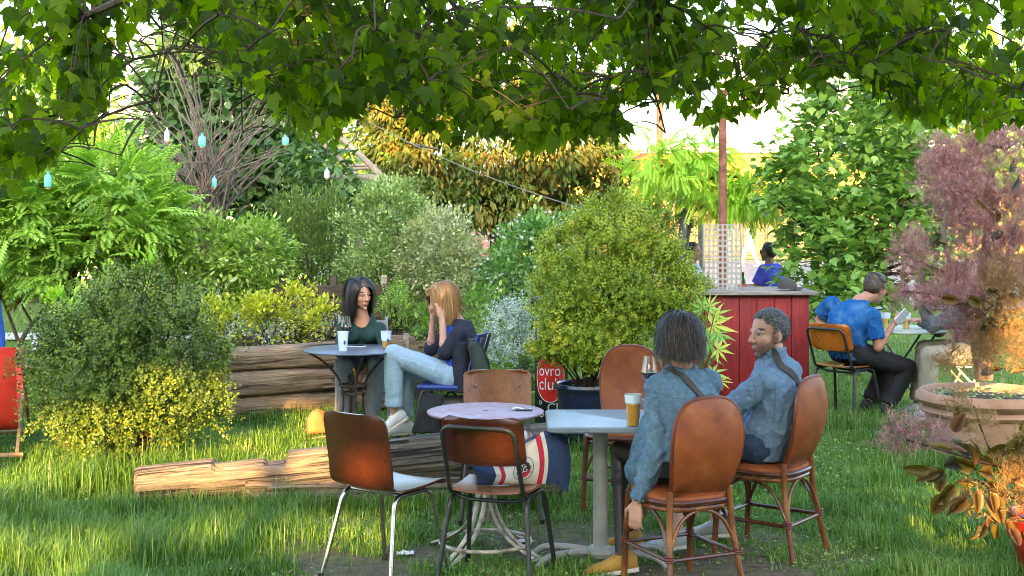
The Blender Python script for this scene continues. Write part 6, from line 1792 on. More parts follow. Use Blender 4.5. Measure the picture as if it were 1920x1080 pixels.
def hand(mb, W, d, pn, thumb=1, curl=.5, s=1.0, spread=.12, tcurl=.4):
    """W wrist, d finger direction, pn palm normal; thumb=+1 on the side d x pn"""
    W = Vector(W); d = Vector(d).normalized(); pn = Vector(pn); pn = (pn - d * d.dot(pn)).normalized(); la = d.cross(pn).normalized() * thumb
    def sec(t, w, th): return (W + d * t * s, la, pn, w * s, th * s)
    mb.loft([sec(-.015, .024, .019), sec(.015, .030, .018), sec(.05, .040, .016), sec(.085, .041, .013), sec(.098, .037, .009)], 14)
    for k, (o, L, r) in enumerate(((.030, .066, .0085), (.0105, .076, .0088), (-.0105, .071, .0084), (-.030, .056, .0074))):
        p = W + d * .088 * s + la * o * s; dirv = (d + la * (o / .03) * spread).normalized(); ang = 0
        pts = [p]
        for q, fr in enumerate((.45, .31, .24)):
            ang = curl * (.75 + .75 * q) if q else curl * .55
            dv = dirv * math.cos(ang) + pn * math.sin(ang)
            p = p + dv * L * fr * s; pts.append(p)
        mb.tube(smooth_path(pts, 3), [r * s * (1 - .02 * i) for i in range(10)], 8)
        mb.ell(pts[-1], r * s * .82)
    p0 = W + d * .022 * s + la * .028 * s; t1 = (d * .62 + la * .72 + pn * .25 * tcurl).normalized(); t2 = (d * .85 + la * .30 + pn * .8 * tcurl).normalized()
    p1 = p0 + t1 * .042 * s; p2 = p1 + t2 * .032 * s; p3 = p2 + t2 * .022 * s
    mb.cone(p0, p1, .014 * s, .0105 * s); mb.cone(p1, p2, .0105 * s, .0095 * s); mb.cone(p2, p3, .0095 * s, .0075 * s)

def torso_secs(J, infl, fem=False, low=-.10, top=True, wide=1.0):
    hl = (J['HR'] - J['HL']).normalized(); sl_ = (J['SR'] - J['SL']).normalized()
    P_, N = J['P'], J['N']; Sm = (J['SL'] + J['SR']) / 2; ax = (Sm - P_); L = ax.length; axn = ax.normalized()
    bow = J.get('bow', 0.0)
    out_ = []
    spec = [(-.20, .150, .105), (0.0, .172 if fem else .165, .122), (.22, .160 if fem else .160, .116), (.42, .142 if fem else .156, .102), (.68, .155 if fem else .172, .114), (.88, .160 if fem else .182, .106), (1.02, .118 if fem else .130, .082), (1.12, .070, .062)]
    for t, rx, ry in spec:
        if t < low / L: continue
        k = min(1, max(0, t)); la = (hl * (1 - k) + sl_ * k).normalized(); fw = axn.cross(la).normalized(); la = fw.cross(axn).normalized()
        c = P_ + ax * t - fw * bow * math.sin(math.pi * k)
        if t > 1.0: c = Sm + (N - Sm) * ((t - 1.0) / .14) * .9 + axn * .02
        out_.append((c, la, fw, (rx + infl) * wide, ry + infl))
    return out_

def body(J, T, opt):
    mb = MB(); f = opt.get('fem', False); k = .9 if f else 1.0
    mb.loft(torso_secs(J, -.018, f), 18)
    for s in 'LR':
        S, E, W = J['S' + s], J['E' + s], J['W' + s]; m1 = S * .75 + E * .25
        mb.cone(S, E, .048 * k, .037 * k); mb.cone(E, W, .039 * k, .025 * k); mb.ell(E * .72 + W * .28, .041 * k)
        H, K, A = J['H' + s], J['K' + s], J['A' + s]
        mb.cone(H, K, .078 * k, .052 * k); mb.cone(K, A, .050 * k, .034 * k); mb.ell(K * .70 + A * .30 - (J.get('kf' + s) or Vector((0, 0, 0))) * .012, (.052 * k, .052 * k, .075 * k))
        hd = opt.get('hand' + s)
        if hd: hand(mb, W, hd[0], hd[1], hd[2], hd[3], opt.get('hs', 1.0) * (.93 if f else 1.0), tcurl=hd[4] if len(hd) > 4 else .4)
        else: mb.cone(W, W + (W - E).normalized() * .09, .028, .02)
        A_ = J['A' + s]; td = J['T' + s]; mb.cone(A_ + Vector((0, 0, -.05)), A_ + td * .12 + Vector((0, 0, -.06)), .034, .028)
    hb = T @ Vector((0, -.022, -.06)); mb.cone(J['N'] - (hb - J['N']) * .3, hb, .060 * k, .054 * k)
    head_prims(mb, T, f, opt.get('beard_geo', False))
    me = remesh(mb, opt.get('vox', .008), 2, opt.get('dec', .5), 'body')
    n = len(me.vertices); co = np.empty(n * 3, np.float32); me.vertices.foreach_get('co', co); co = co.reshape(-1, 3)
    Ti = np.array(T.inverted()); L = co @ Ti[:3, :3].T + Ti[:3, 3]
    col = head_paint(L, opt['skin'], f, opt.get('beard'), opt.get('brow', (.03, .02, .015)), opt.get('lips', (.30, .10, .09)))
    if 'leg_col' in opt:                         # tights
        for s in 'LR':
            H, K, A = J['H' + s], J['K' + s], J['A' + s]
            for a, b_ in ((H, K), (K, A)):
                ab = np.array(b_ - a); t = np.clip(((co - np.array(a)) @ ab) / (ab @ ab), 0, 1); dd = np.linalg.norm(co - (np.array(a) + t[:, None] * ab), axis=1)
                col[dd < .075] = opt['leg_col']
            dd = np.linalg.norm(co - np.array(A), axis=1); col[dd < .11] = opt['leg_col']
        far = np.abs(L).max(1) < .2; 
        for s in 'LR':
            dd = np.linalg.norm(co - np.array(J['W' + s]), axis=1); col[dd < .14] = opt['skin']
    a = me.attributes.new('paint', 'FLOAT_COLOR', 'POINT'); a.data.foreach_set('color', np.concatenate([col, np.ones((n, 1))], 1).astype(np.float32).ravel())
    return me
SKINM = attrmat('skin', rough=.48, sss=.12, bmp=.05)

def scoop(me, N, w, depth, fdir=Vector((.1, -1, 0))):
    """cut a rounded neckline out of a garment"""
    bm = bmesh.new(); bm.from_mesh(me); fd = fdir.normalized(); la = Vector((0, 0, 1)).cross(fd)
    kill = []
    for f in bm.faces:
        c = f.calc_center_median() - N; x = c.dot(la); y = c.dot(fd); z = c.z
        lim = -depth * math.sqrt(max(0, 1 - (x / w) ** 2)) if y > 0 else -.012
        if abs(x) < w and z > lim: kill.append(f)
    bmesh.ops.delete(bm, geom=kill, context='FACES')
    for _ in range(6):
        bv_ = [v for v in bm.verts if v.is_boundary]; new = {}
        for v in bv_:
            nb = [e_.other_vert(v).co for e_ in v.link_edges if e_.is_boundary]
            if len(nb) == 2: new[v] = v.co * .4 + (nb[0] + nb[1]) * .3
        for v, c in new.items(): v.co = c
    bm.to_mesh(me); bm.free()

def limb_tube(mb, pts, rs, n=16):
    mb.tube([Vector(p) for p in pts], rs, n)

def top_garment(J, opt, infl=.012, sleeve=1.0, cuff=.0, hem=-.10, sl_r=(.062, .052, .040), vox=.009, wr=.004, collar=None, open_front=False, seed=1, wide=1.0, extra=()):
    mb = MB(); f = opt.get('fem', False)
    for q in extra: mb.cone(*q)
    mb.loft(torso_secs(J, infl, f, hem, wide=wide), 22)
    for s in 'LR':
        S, E, W = J['S' + s], J['E' + s], J['W' + s]
        ax = (J['S' + s] - (J['SL'] + J['SR']) / 2)
        mb.ell(S - ax * .08, (sl_r[0] * 1.08,) * 3)
        if sleeve <= .5:                      # short sleeve, flat hem
            e = S + (E - S) * (sleeve * 2)
            limb_tube(mb, [S - (E - S) * .1, S + (E - S) * .2, e], [sl_r[0] * .9, sl_r[0], sl_r[0] * 1.02])
        else:
            k = (sleeve - .5) * 2; e = E + (W - E) * k
            mb.cone(S, E, sl_r[0], sl_r[1])
            limb_tube(mb, [E - (W - E) * .05, E + (e - E) * .35, E + (e - E) * .8, e], [sl_r[1] * .95, sl_r[1], sl_r[2] * 1.05, sl_r[2]])
            mb.ell(E, sl_r[1] * 1.04)
            if cuff: limb_tube(mb, [e - (W - E).normalized() * cuff, e + (W - E).normalized() * .004], [sl_r[2] + .004, sl_r[2] + .005])
    if collar:
        N = J['N']; hb = collar[0]; up = (hb - N).normalized(); la = (J['SR'] - J['SL']).normalized(); fw = up.cross(la)
        mb.loft([(N - up * .03, la, fw, .088, .078), (N + up * .015, la, fw, .078, .070), (N + up * collar[1], la, fw, .074, .068)], 20)
    me = remesh(mb, vox, 2, opt.get('cdec', .6), 'garment')
    if wr: wrinkle(me, wr, opt.get('wf', 15), seed)
    return me

def bottoms(J, opt, r=(.092, .068, .050), length=1.0, vox=.009, wr=.003, cuff=0.0, seed=2, low_cut=None):
    mb = MB(); f = opt.get('fem', False)
    secs = [q for q in torso_secs(J, .010, f)][:3]; mb.loft(secs, 20)
    for s in 'LR':
        H, K, A = J['H' + s], J['K' + s], J['A' + s]
        mb.ell(H, r[0] * 1.12)
        if length <= .5:
            e = H + (K - H) * (length * 2); limb_tube(mb, [H, H + (e - H) * .5, e], [r[0], r[0] * .98, r[0] * .94])
        else:
            mb.cone(H, K, r[0], r[1]); mb.ell(K, r[1] * 1.02); k = (length - .5) * 2; e = K + (A - K) * k
            limb_tube(mb, [K - (A - K) * .04, K + (e - K) * .4, e], [r[1] * .95, (r[1] + r[2]) * .52, r[2]])
            if cuff: limb_tube(mb, [e - (A - K).normalized() * cuff, e + (A - K).normalized() * .002], [r[2] + .007, r[2] + .008])
    me = remesh(mb, vox, 2, opt.get('cdec', .6), 'trousers'); wrinkle(me, wr, opt.get('wf', 15), seed); return me

def shoe(A, td, parent, origin, upper, sole, L=.27, h=.10, lace=None):
    """shoe round the ankle point A (z about .09 above ground), toe direction td"""
    td = Vector((td.x, td.y, td.z)).normalized(); up = Vector((0, 0, 1)); up = (up - td * td.dot(up)).normalized(); la = td.cross(up).normalized()
    g = A - up * .088; heel = g - td * .075
    mb = MB()
    def S(t, w, z0, z1): return (heel + td * t * L + up * (z0 + z1) / 2, la, up, w, (z1 - z0) / 2)
    mb.loft([S(0, .024, .018, .075), S(.06, .034, .012, .105), S(.25, .037, .012, .108), S(.42, .039, .012, .088), (S(.62, .045, .012, .066)), S(.82, .044, .012, .052), S(.95, .032, .012, .040), S(1.0, .018, .014, .030)], 18, 2.6)
    me = mb.mesh('shoe', upper); me.transform(Matrix.Translation(-origin)); o = link(bpy.data.objects.new('shoe', me), parent)
    mb = MB(); mb.loft([(heel + td * t * L + up * .009, la, up, w, .0105) for t, w in ((-.01, .02), (.05, .036), (.3, .038), (.6, .047), (.82, .046), (.96, .033), (1.015, .012))], 16, 5)
    me = mb.mesh('sole', sole); me.transform(Matrix.Translation(-origin)); link(bpy.data.objects.new('sole', me), o)
    if lace:
        for q in range(4):
            c = heel + td * (.36 + .07 * q) * L + up * (.098 - .011 * q); m2 = MB().tube([c - la * .022, c + up * .006, c + la * .022], .0035, 6)
            me = m2.mesh('lace', lace); me.transform(Matrix.Translation(-origin)); link(bpy.data.objects.new('lace', me), o)
    return o

def hair(T, parent, origin, mat_, n=1500, length=.22, steps=8, seed=1, width=.005, curl=.0, mask='bob', flow=None, cap=True, layer=.012, grav=.5, push=None, lvar=.2, capm=None, part=0.0, flip=0.0):
    rg = np.random.default_rng(seed)
    c0 = np.array([0, -.018, .036]); r0 = np.array([.079, .098, .088])
    d = unit(rg.normal(0, 1, (n * 4, 3)))
    p = c0 + d * r0
    x, y, z = p[:, 0], p[:, 1], p[:, 2]
    if mask == 'bob': ok = (z > -.03) & ~((y > .045) & (z < .078)) & ~((y > .01) & (z < .02) & (np.abs(x) > .0))
    elif mask == 'short': ok = ((z > .0) | ((y < -.03) & (z > -.055))) & ~((y > .050) & (z < .082)) & ~((y > .022) & (z < .055)) & ~((y > .005) & (z < .012))
    else: ok = (z > -.05) & ~((y > .05) & (z < .08))
    p = p[ok][:n]; dirn = d[ok][:n]; n = len(p)
    if flow is not None: f0 = np.array(flow(p))
    else:                                                 # parted in front, falling all round from the crown behind
        wq = np.clip((p[:, 1] + .02) / .05, 0, 1)[:, None] if mask == 'bob' else 0
        f0 = wq * np.stack([np.sign(p[:, 0] - part) * .95, np.full(n, -.30), np.full(n, -.1)], -1) + (1 - wq) * np.stack([p[:, 0] * 9, (p[:, 1] - .0) * 9, np.full(n, -.3)], -1)
    f0 = unit(f0 + rg.normal(0, .10, f0.shape)); dv = f0.copy()
    L = length * (1 - lvar * rg.uniform(0, 1, n)) if np.isscalar(length) else length(p) * (1 - lvar * rg.uniform(0, 1, n))
    lay = layer * rg.uniform(.15, 1.0, n); ph = rg.uniform(0, 6.28, n)
    g = np.array(T.to_3x3().normalized().inverted() @ Vector((0, 0, -1)))
    pts = [p.copy()]
    for k in range(steps):
        q = (p - c0) / r0; nr = unit(q / r0); m_ = np.linalg.norm(q, axis=1)
        want = g[None] * grav + f0 * (max(0, 1 - k / (steps * .4)) if grav > .15 else 1.0)
        want = want - nr * np.clip((want * nr).sum(1, keepdims=True), None if grav > .15 else -9, 0 if grav > .15 else 9) * (m_ < 1.5)[:, None]
        dv = unit(dv * .35 + unit(want) * .65 + rg.normal(0, .04, dv.shape) + (curl * np.stack([np.sin(ph + k * 1.3), np.cos(ph * 1.7 + k * 1.1), np.zeros(n)], -1) if curl else 0))
        tl = (dv * nr).sum(1, keepdims=True); dv = unit(np.where((m_ < 1.35)[:, None] & (tl > 0), dv - nr * tl * .9, dv))
        if k >= steps - 2 and flip: dv = unit(dv + nr * flip * rg.uniform(-.4, 1.0, n)[:, None])
        p = p + dv * (L / steps)[:, None]
        q = (p - c0) / r0; m_ = np.linalg.norm(q, axis=1); lim = 1 + lay / .085
        ins = m_ < lim; p = np.where(ins[:, None], c0 + q / m_[:, None] * lim[:, None] * r0, p)
        if push is not None: p = push(p, lay)
        pts.append(p.copy())
    A = np.stack(pts, 1)                                  # n, steps+1, 3
    tang = np.gradient(A, axis=1); cen = np.array([0, -.02, 0]); outw = unit((A - cen) * np.array([1, 1, .35]))
    side = unit(np.cross(tang, outw)); wd = width * (1 - .75 * np.linspace(0, 1, steps + 1) ** 2)[None, :, None] * rg.uniform(.6, 1.3, n)[:, None, None]
    V = np.stack([A - side * wd / 2, A + side * wd / 2], 2)      # n,S,2,3
    S_ = steps + 1; idx = np.arange(n)[:, None, None] * S_ * 2 + (np.arange(steps)[None, :, None]) * 2
    F = np.stack([idx, idx + 1, idx + 3, idx + 2], -1).reshape(-1, 4)
    Tm = np.array(T); W = V.reshape(-1, 3) @ Tm[:3, :3].T + Tm[:3, 3] - np.array(origin)
    me = mesh_np('hair', W, F, mat_, True, np.repeat(rg.uniform(0, 1, n), S_ * 2))
    o = link(bpy.data.objects.new('hair', me), parent); o['kind'] = 'stuff'
    if cap:
        mb = MB(); R = T.to_3x3().normalized(); s = T.to_scale()[0]
        for c, r in (cap if cap is not True else [((0, -.030, .040), (.0790, .092, .086)), ((0, -.055, -.010), (.070, .055, .060))]): mb.ell(T @ Vector(c) - Vector(origin), tuple(q * s for q in r), R, 22, 16)
        mb.build('hair_cap', capm or mat_, parent)
    return o

def hairmat(name, cols, rough=.38):
    m, nt, b, out = newmat(name)
    at = nt.nodes.new('ShaderNodeAttribute'); at.attribute_name = 'rnd'
    nt.links.new(ramp(nt, at.outputs['Fac'], cols), b.inputs['Base Color']); setin(b, Roughness=rough, Specular_IOR_Level=.5)
    return m
HAIR_DK = hairmat('hair_dark', [(0, (.010, .007, .006)), (.55, (.030, .021, .017)), (1, (.13, .10, .085))], .55)
HAIR_BK = hairmat('hair_black', [(0, (.008, .006, .006)), (.7, (.016, .011, .010)), (1, (.045, .025, .018))])
HAIR_BL = hairmat('hair_blonde', [(0, (.20, .085, .025)), (.5, (.36, .18, .055)), (1, (.52, .30, .12))])
HAIR_GR = hairmat('hair_grey', [(0, (.025, .022, .022)), (.5, (.085, .080, .080)), (1, (.30, .29, .285))], .5)
HAIR_BR = hairmat('hair_brown', [(0, (.030, .020, .012)), (.6, (.075, .052, .032)), (1, (.16, .12, .085))])

def denim(name, lo, mid, hi, scale=5):
    m, nt, b, out = newmat(name)
    v = coords(nt); f = noise_tex(nt, v, scale, 6, .65, .8); g = noise_tex(nt, coords(nt, (260, 260, 60)), 1.0, 2); h = noise_tex(nt, v, 34, 5, .7)
    mx = nt.nodes.new('ShaderNodeMix'); mx.data_type = 'FLOAT'; mx.inputs['Factor'].default_value = .8
    nt.links.new(f, mx.inputs['A']); nt.links.new(h, mx.inputs['B'])
    c = ramp(nt, mx.outputs['Result'], [(.12, lo), (.5, mid), (.92, hi)])
    m2 = nt.nodes.new('ShaderNodeMix'); m2.data_type = 'RGBA'; m2.blend_type = 'MULTIPLY'; m2.inputs['Factor'].default_value = .5
    nt.links.new(c, m2.inputs['A']); nt.links.new(ramp(nt, g, [(.3, (.6, .6, .62)), (.7, (1.25, 1.25, 1.25))]), m2.inputs['B'])
    nt.links.new(m2.outputs['Result'], b.inputs['Base Color']); setin(b, Roughness=.9, Specular_IOR_Level=.15); bump(nt, b, h, .35, .004)
    return m
DENIM = denim('denim_blue', (.040, .085, .135), (.10, .175, .245), (.25, .34, .41))
DENIM2 = denim('denim_pale', (.065, .12, .19), (.14, .22, .32), (.30, .39, .48))
SEAM = mat('denim_seam', [(.05, .085, .13), (.10, .15, .20)], .9, 20)
DENIM_D = denim('denim_dark', (.018, .034, .060), (.035, .060, .10), (.07, .11, .16))
JEANS = denim('jeans_light', (.19, .30, .40), (.29, .41, .51), (.43, .53, .60))
JEANS_G = denim('jeans_grey', (.13, .16, .21), (.22, .26, .33), (.34, .39, .46))
GREENT = mat('green_jersey', [(.004, .030, .026), (.008, .048, .040)], rough=.8, scale=14, bmp=.1)
NAVYT = mat('navy_knit', [(.006, .008, .020), (.013, .016, .034)], rough=.85, scale=20, bmp=.2)
COBALT = mat('cobalt_top', [(.006, .030, .26), (.012, .055, .38)], rough=.75, scale=12, bmp=.1)
BLUET = mat('blue_tshirt', [(.006, .055, .19), (.010, .085, .27), (.06, .16, .32)], rough=.95, scale=6, bmp=.3, spec=.15)
BLUEV = mat('violet_blue_shirt', [(.018, .028, .36), (.05, .07, .50)], rough=.8, scale=26)
BLACKT = mat('black_trousers', [(.006, .007, .009), (.015, .016, .019)], rough=.85, scale=12)
KHAKI = mat('khaki_cotton', [(.25, .22, .16), (.36, .32, .24)], rough=.9, scale=8, bmp=.2)
GREYK = mat('grey_marl', [(.07, .075, .085), (.13, .135, .15)], rough=.95, scale=60, bmp=.2)
WHITEC = mat('white_cotton', [(.60, .62, .62), (.74, .75, .74)], rough=.9, scale=10)
MUST = mat('mustard_suede', [(.30, .16, .025), (.44, .25, .045)], rough=.9, scale=14)
SNEAK = mat('grey_sneaker', [(.30, .30, .30), (.45, .45, .45)], rough=.7, scale=16)
SOLEW = mat('white_sole', [(.52, .48, .40), (.66, .63, .56)], rough=.7, scale=12)
BLACKSH = mat('black_shoe', [(.008, .008, .009), (.02, .02, .02)], rough=.6, scale=16)
STRAPM = mat('dark_strap', [(.030, .026, .022), (.06, .052, .045)], rough=.7, scale=20)

def strap_on(me_obj, pts, width, mat_, parent, name='strap', off=.009, origin=None, r=None):
    """band or seam laid on a garment surface"""
    dg = None; me = me_obj.data
    bvh = BVHTree.FromPolygons([v.co for v in me.vertices], [list(p.vertices) for p in me.polygons])
    path, ns = [], []
    for p in smooth_path([Vector(q) - origin for q in pts], 6):
        loc, no, i, d_ = bvh.find_nearest(p)
        if loc is None: continue
        path.append(loc + no * off); ns.append(no)
    for _ in range(4):                                  # lie flat, do not follow every crease
        path = [path[0]] + [(path[i - 1] + path[i] * 2 + path[i + 1]) / 4 for i in range(1, len(path) - 1)] + [path[-1]]; ns = [ns[0]] + [(ns[i - 1] + ns[i] * 2 + ns[i + 1]).normalized() for i in range(1, len(ns) - 1)] + [ns[-1]]
    mb = MB()
    if r:
        mb.tube(path, r, 5)
    else:
        rings = []
        for i, p in enumerate(path):
            t = path[min(i + 1, len(path) - 1)] - path[max(i - 1, 0)]; t = t.normalized() if t.length > 1e-6 else Vector((0, 0, 1)); w = t.cross(ns[i]).normalized()
            rings.append([p - w * width / 2 - ns[i] * .002, p - w * width / 2 + ns[i] * .002, p + w * width / 2 + ns[i] * .002, p + w * width / 2 - ns[i] * .002])
        mb.rings(rings)
    return mb.build(name, mat_, parent)

def Vv(t): return t if isinstance(t, Vector) else Vector(t)
def joints(**k): return {a: (Vv(b) if a != 'bow' else b) for a, b in k.items()}
def person(label, origin):
    return thing('person', label, 'person', origin)
def report(nm, J):
    print('BONES', nm, {s + b: round((J[a + s] - J[c + s]).length, 2) for s in 'LR' for a, c, b in (('S', 'E', 'ua'), ('E', 'W', 'fa'), ('H', 'K', 'th'), ('K', 'A', 'sh'))})

# ---------------------------------------------------------------- woman in denim, seen from behind
def woman_denim():
    f = Vector((-.50, .866, 0)); r = Vector((.866, .50, 0)); up = Vector((0, 0, 1))
    org = Vector((.80, 6.46, 0)); t = person('dark haired woman in a denim jacket seen from behind, hand on the chair', org)
    Pv = Vector((.81, 6.47, .565)); Sm = Vector((.845, 6.54, .955)); N = P(1281, 694, 6.57)
    J = joints(P=Pv, N=N, SL=Sm - r * .165 + up * -.02, SR=Sm + r * .15 - up * .015, HL=Pv - r * .09, HR=Pv + r * .09,
               EL=P(1228, 846, 6.36), ER=Vector((.93, 6.84, .78)), WL=P(1194, 942, 6.36), WR=P(1252, 712, 6.86),
               KL=Vector((.545, 6.80, .575)), KR=Vector((.68, 6.93, .575)), AL=P(1165, 1040, 6.62), AR=Vector((.62, 7.0, .10)), TL=Vector((-1, -.05, -.12)), TR=Vector((-.6, .7, -.1)), bow=.025)
    report('W1', J)
    T = head_frame(P(1274, 638, 6.56), (-.10, .99, -.03), (.02, 0, 1), 1.0)
    opt = dict(skin=(.50, .27, .20), fem=True, vox=.006, dec=.35, leg_col=(.016, .011, .012), handL=(Vector((-.10, -.06, -1)), Vector((.55, .80, 0)), -1, .45, .7), handR=(Vector((-.95, -.1, .02)), Vector((-.15, -.80, -.3)), -1, .75, .9), cdec=.6, wf=15)
    me = body(J, T, opt); add_mesh(me, 'body', SKINM, t, org)
    eyes(T, t, org)
    me = top_garment(J, opt, .022, sleeve=.97, cuff=.05, hem=-.06, sl_r=(.064, .058, .043), vox=.007, wr=.012, collar=(T @ Vector((0, -.022, -.07)), .035), seed=4, wide=1.03, extra=[(P(1228, 800, 6.50), P(1196, 885, 6.54), .075, .070)])
    jk = add_mesh(me, 'jacket', DENIM, t, org)
    sk = MB(); secs = torso_secs(J, .006, True)[:2]; sk.loft(secs, 20)
    for s in 'LR': sk.tube([J['H' + s], J['H' + s] * .55 + J['K' + s] * .45], [.095, .088], 16)
    add_mesh(remesh(sk, .010, 2, .6, 'skirt'), 'skirt', BLACKT, t, org)
    shoe(J['AL'], J['TL'], t, org, MUST, SOLEW, lace=MUST); shoe(J['AR'], J['TR'], t, org, MUST, SOLEW)
    def push(p, lay):  # keep hair off the neck and spread at the collar
        q = p.copy(); rr = np.hypot(q[:, 0], q[:, 1] + .02); lim = .060 + lay * 2
        low = (q[:, 2] < -.04) & (rr < lim); k = np.where(low, lim / np.maximum(rr, 1e-4), 1); q[:, 0] *= k; q[:, 1] = (q[:, 1] + .02) * k - .02; return q
    hair(T, t, org, HAIR_DK, 6000, lambda p: .085 + .11 * np.clip((p[:, 2] + .02) / .13, 0, 1), 8, 5, .0032, .17, 'bob', layer=.034, grav=.7, push=push, lvar=.40, part=.01, flip=.8,
         cap=[((0, -.026, .042), (.098, .108, .100)), ((0, -.046, -.022), (.100, .082, .078))])
    strap_on(jk, [P(1246, 688, 6.55), P(1262, 692, 6.46), P(1284, 706, 6.42), P(1318, 735, 6.38), P(1345, 770, 6.38)], .030, STRAPM, t, origin=org)
    for pts in ([P(1238, 742, 6.4), P(1290, 748, 6.35), P(1340, 735, 6.45)], [P(1240, 715, 6.4), P(1232, 760, 6.35), P(1246, 815, 6.35)], [P(1262, 750, 6.35), P(1262, 850, 6.3)], [P(1320, 745, 6.35), P(1322, 850, 6.3)], [P(1200, 930, 6.3), P(1215, 935, 6.28), P(1222, 925, 6.3)]):
        strap_on(jk, pts, .004, SEAM, t, 'seam', .0040, org, .0016)
woman_denim()

# ---------------------------------------------------------------- bearded man in denim
def man_denim():
    f = Vector((-.83, .56, 0)); r = Vector((.56, .83, 0)); up = Vector((0, 0, 1)); org = Vector((1.33, 7.08, 0))
    t = person('bearded man in a denim jacket turning his head to the left', org)
    Pv = Vector((1.34, 7.06, .565)); Sm = Vector((1.395, 7.05, .925)); N = P(1455, 672, 7.06)
    J = joints(P=Pv, N=N, SL=Sm + Vector((-.09, -.15, -.02)), SR=Sm + Vector((.10, .155, 0)), HL=Pv - r * .09, HR=Pv + r * .09, EL=P(1362, 772, 6.93), ER=Vector((1.30, 7.32, .66)), WL=Vector((.90, 7.10, .68)), WR=Vector((1.06, 7.42, .66)),
               KL=Vector((.96, 7.18, .545)), KR=Vector((1.02, 7.38, .545)), AL=Vector((.86, 7.02, .10)), AR=Vector((1.12, 7.28, .10)), TL=Vector((-.9, -.1, -.1)), TR=Vector((-.9, .2, -.1)), bow=.04)
    report('M1', J)
    T = head_frame(P(1440, 627, 7.04), (-.90, -.42, -.06), (-.03, 0, 1), 1.06)
    opt = dict(skin=(.54, .30, .215), vox=.006, dec=.4, beard=(.040, .030, .025), brow=(.035, .025, .02), lips=(.33, .14, .12), handL=(Vector((-1, .1, -.2)), Vector((0, 0, -1)), 1, .4), handR=(Vector((-1, 0, -.2)), Vector((0, 0, -1)), -1, .4), cdec=.6, hs=1.05)
    add_mesh(body(J, T, opt), 'body', SKINM, t, org); eyes(T, t, org)
    jk = add_mesh(top_garment(J, opt, .024, sleeve=.98, cuff=.05, hem=-.12, sl_r=(.068, .062, .048), vox=.007, wr=.011, collar=(T @ Vector((0, -.022, -.07)), .055), seed=7), 'jacket', DENIM2, t, org)
    sh = add_mesh(bottoms(J, opt, (.100, .085, .06), .40, .010, .003), 'shorts', DENIM_D, t, org)
    fr = MB(); rr_ = random.Random(3)
    for s in 'LR':
        H, K = J['H' + s], J['K' + s]; e = H + (K - H) * .80; ax = (K - H).normalized(); u = ax.orthogonal().normalized(); w = ax.cross(u)
        for k in range(46):
            a = 2 * math.pi * k / 46; p = e + (u * math.cos(a) + w * math.sin(a)) * .094
            fr.tube([p - org, p + ax * rr_.uniform(.01, .03) + Vector((0, 0, -.01)) - org], [.0018, .0006], 3)
    o = fr.build('frayed_hem', WHITEC, sh); o['kind'] = 'stuff'
    shoe(J['AL'], J['TL'], t, org, SNEAK, SOLEW, lace=WHITEC); shoe(J['AR'], J['TR'], t, org, SNEAK, SOLEW, lace=WHITEC)
    hair(T, t, org, HAIR_GR, 5200, lambda p: .014 + .018 * np.clip((p[:, 2] - .03) / .08, 0, 1), 4, 8, .0026, .10, 'short', flow=lambda p: np.stack([p[:, 0] * 3, np.where(p[:, 2] > .07, -.5, -.5), np.where((p[:, 1] > .03) & (p[:, 2] > .05), .9, -.6)], -1), layer=.009, grav=.1,
         cap=[((0, -.026, .040), (.0775, .090, .083)), ((0, -.050, -.005), (.068, .052, .048))])
    strap_on(jk, [P(1448, 655, 6.95), P(1472, 680, 6.9), P(1490, 705, 6.95), P(1502, 735, 7.0)], .036, STRAPM, t, origin=org)
    for pts in ([P(1425, 690, 6.8), P(1436, 730, 6.8), P(1428, 790, 6.8)], [P(1430, 730, 6.85), P(1465, 728, 6.9), P(1500, 726, 7.0)], [P(1455, 730, 6.85), P(1450, 800, 6.85)], [P(1440, 668, 6.9), P(1460, 664, 6.95), P(1475, 655, 7.0)]):
        strap_on(jk, pts, .004, SEAM, t, 'seam', .0040, org, .0017)
man_denim()

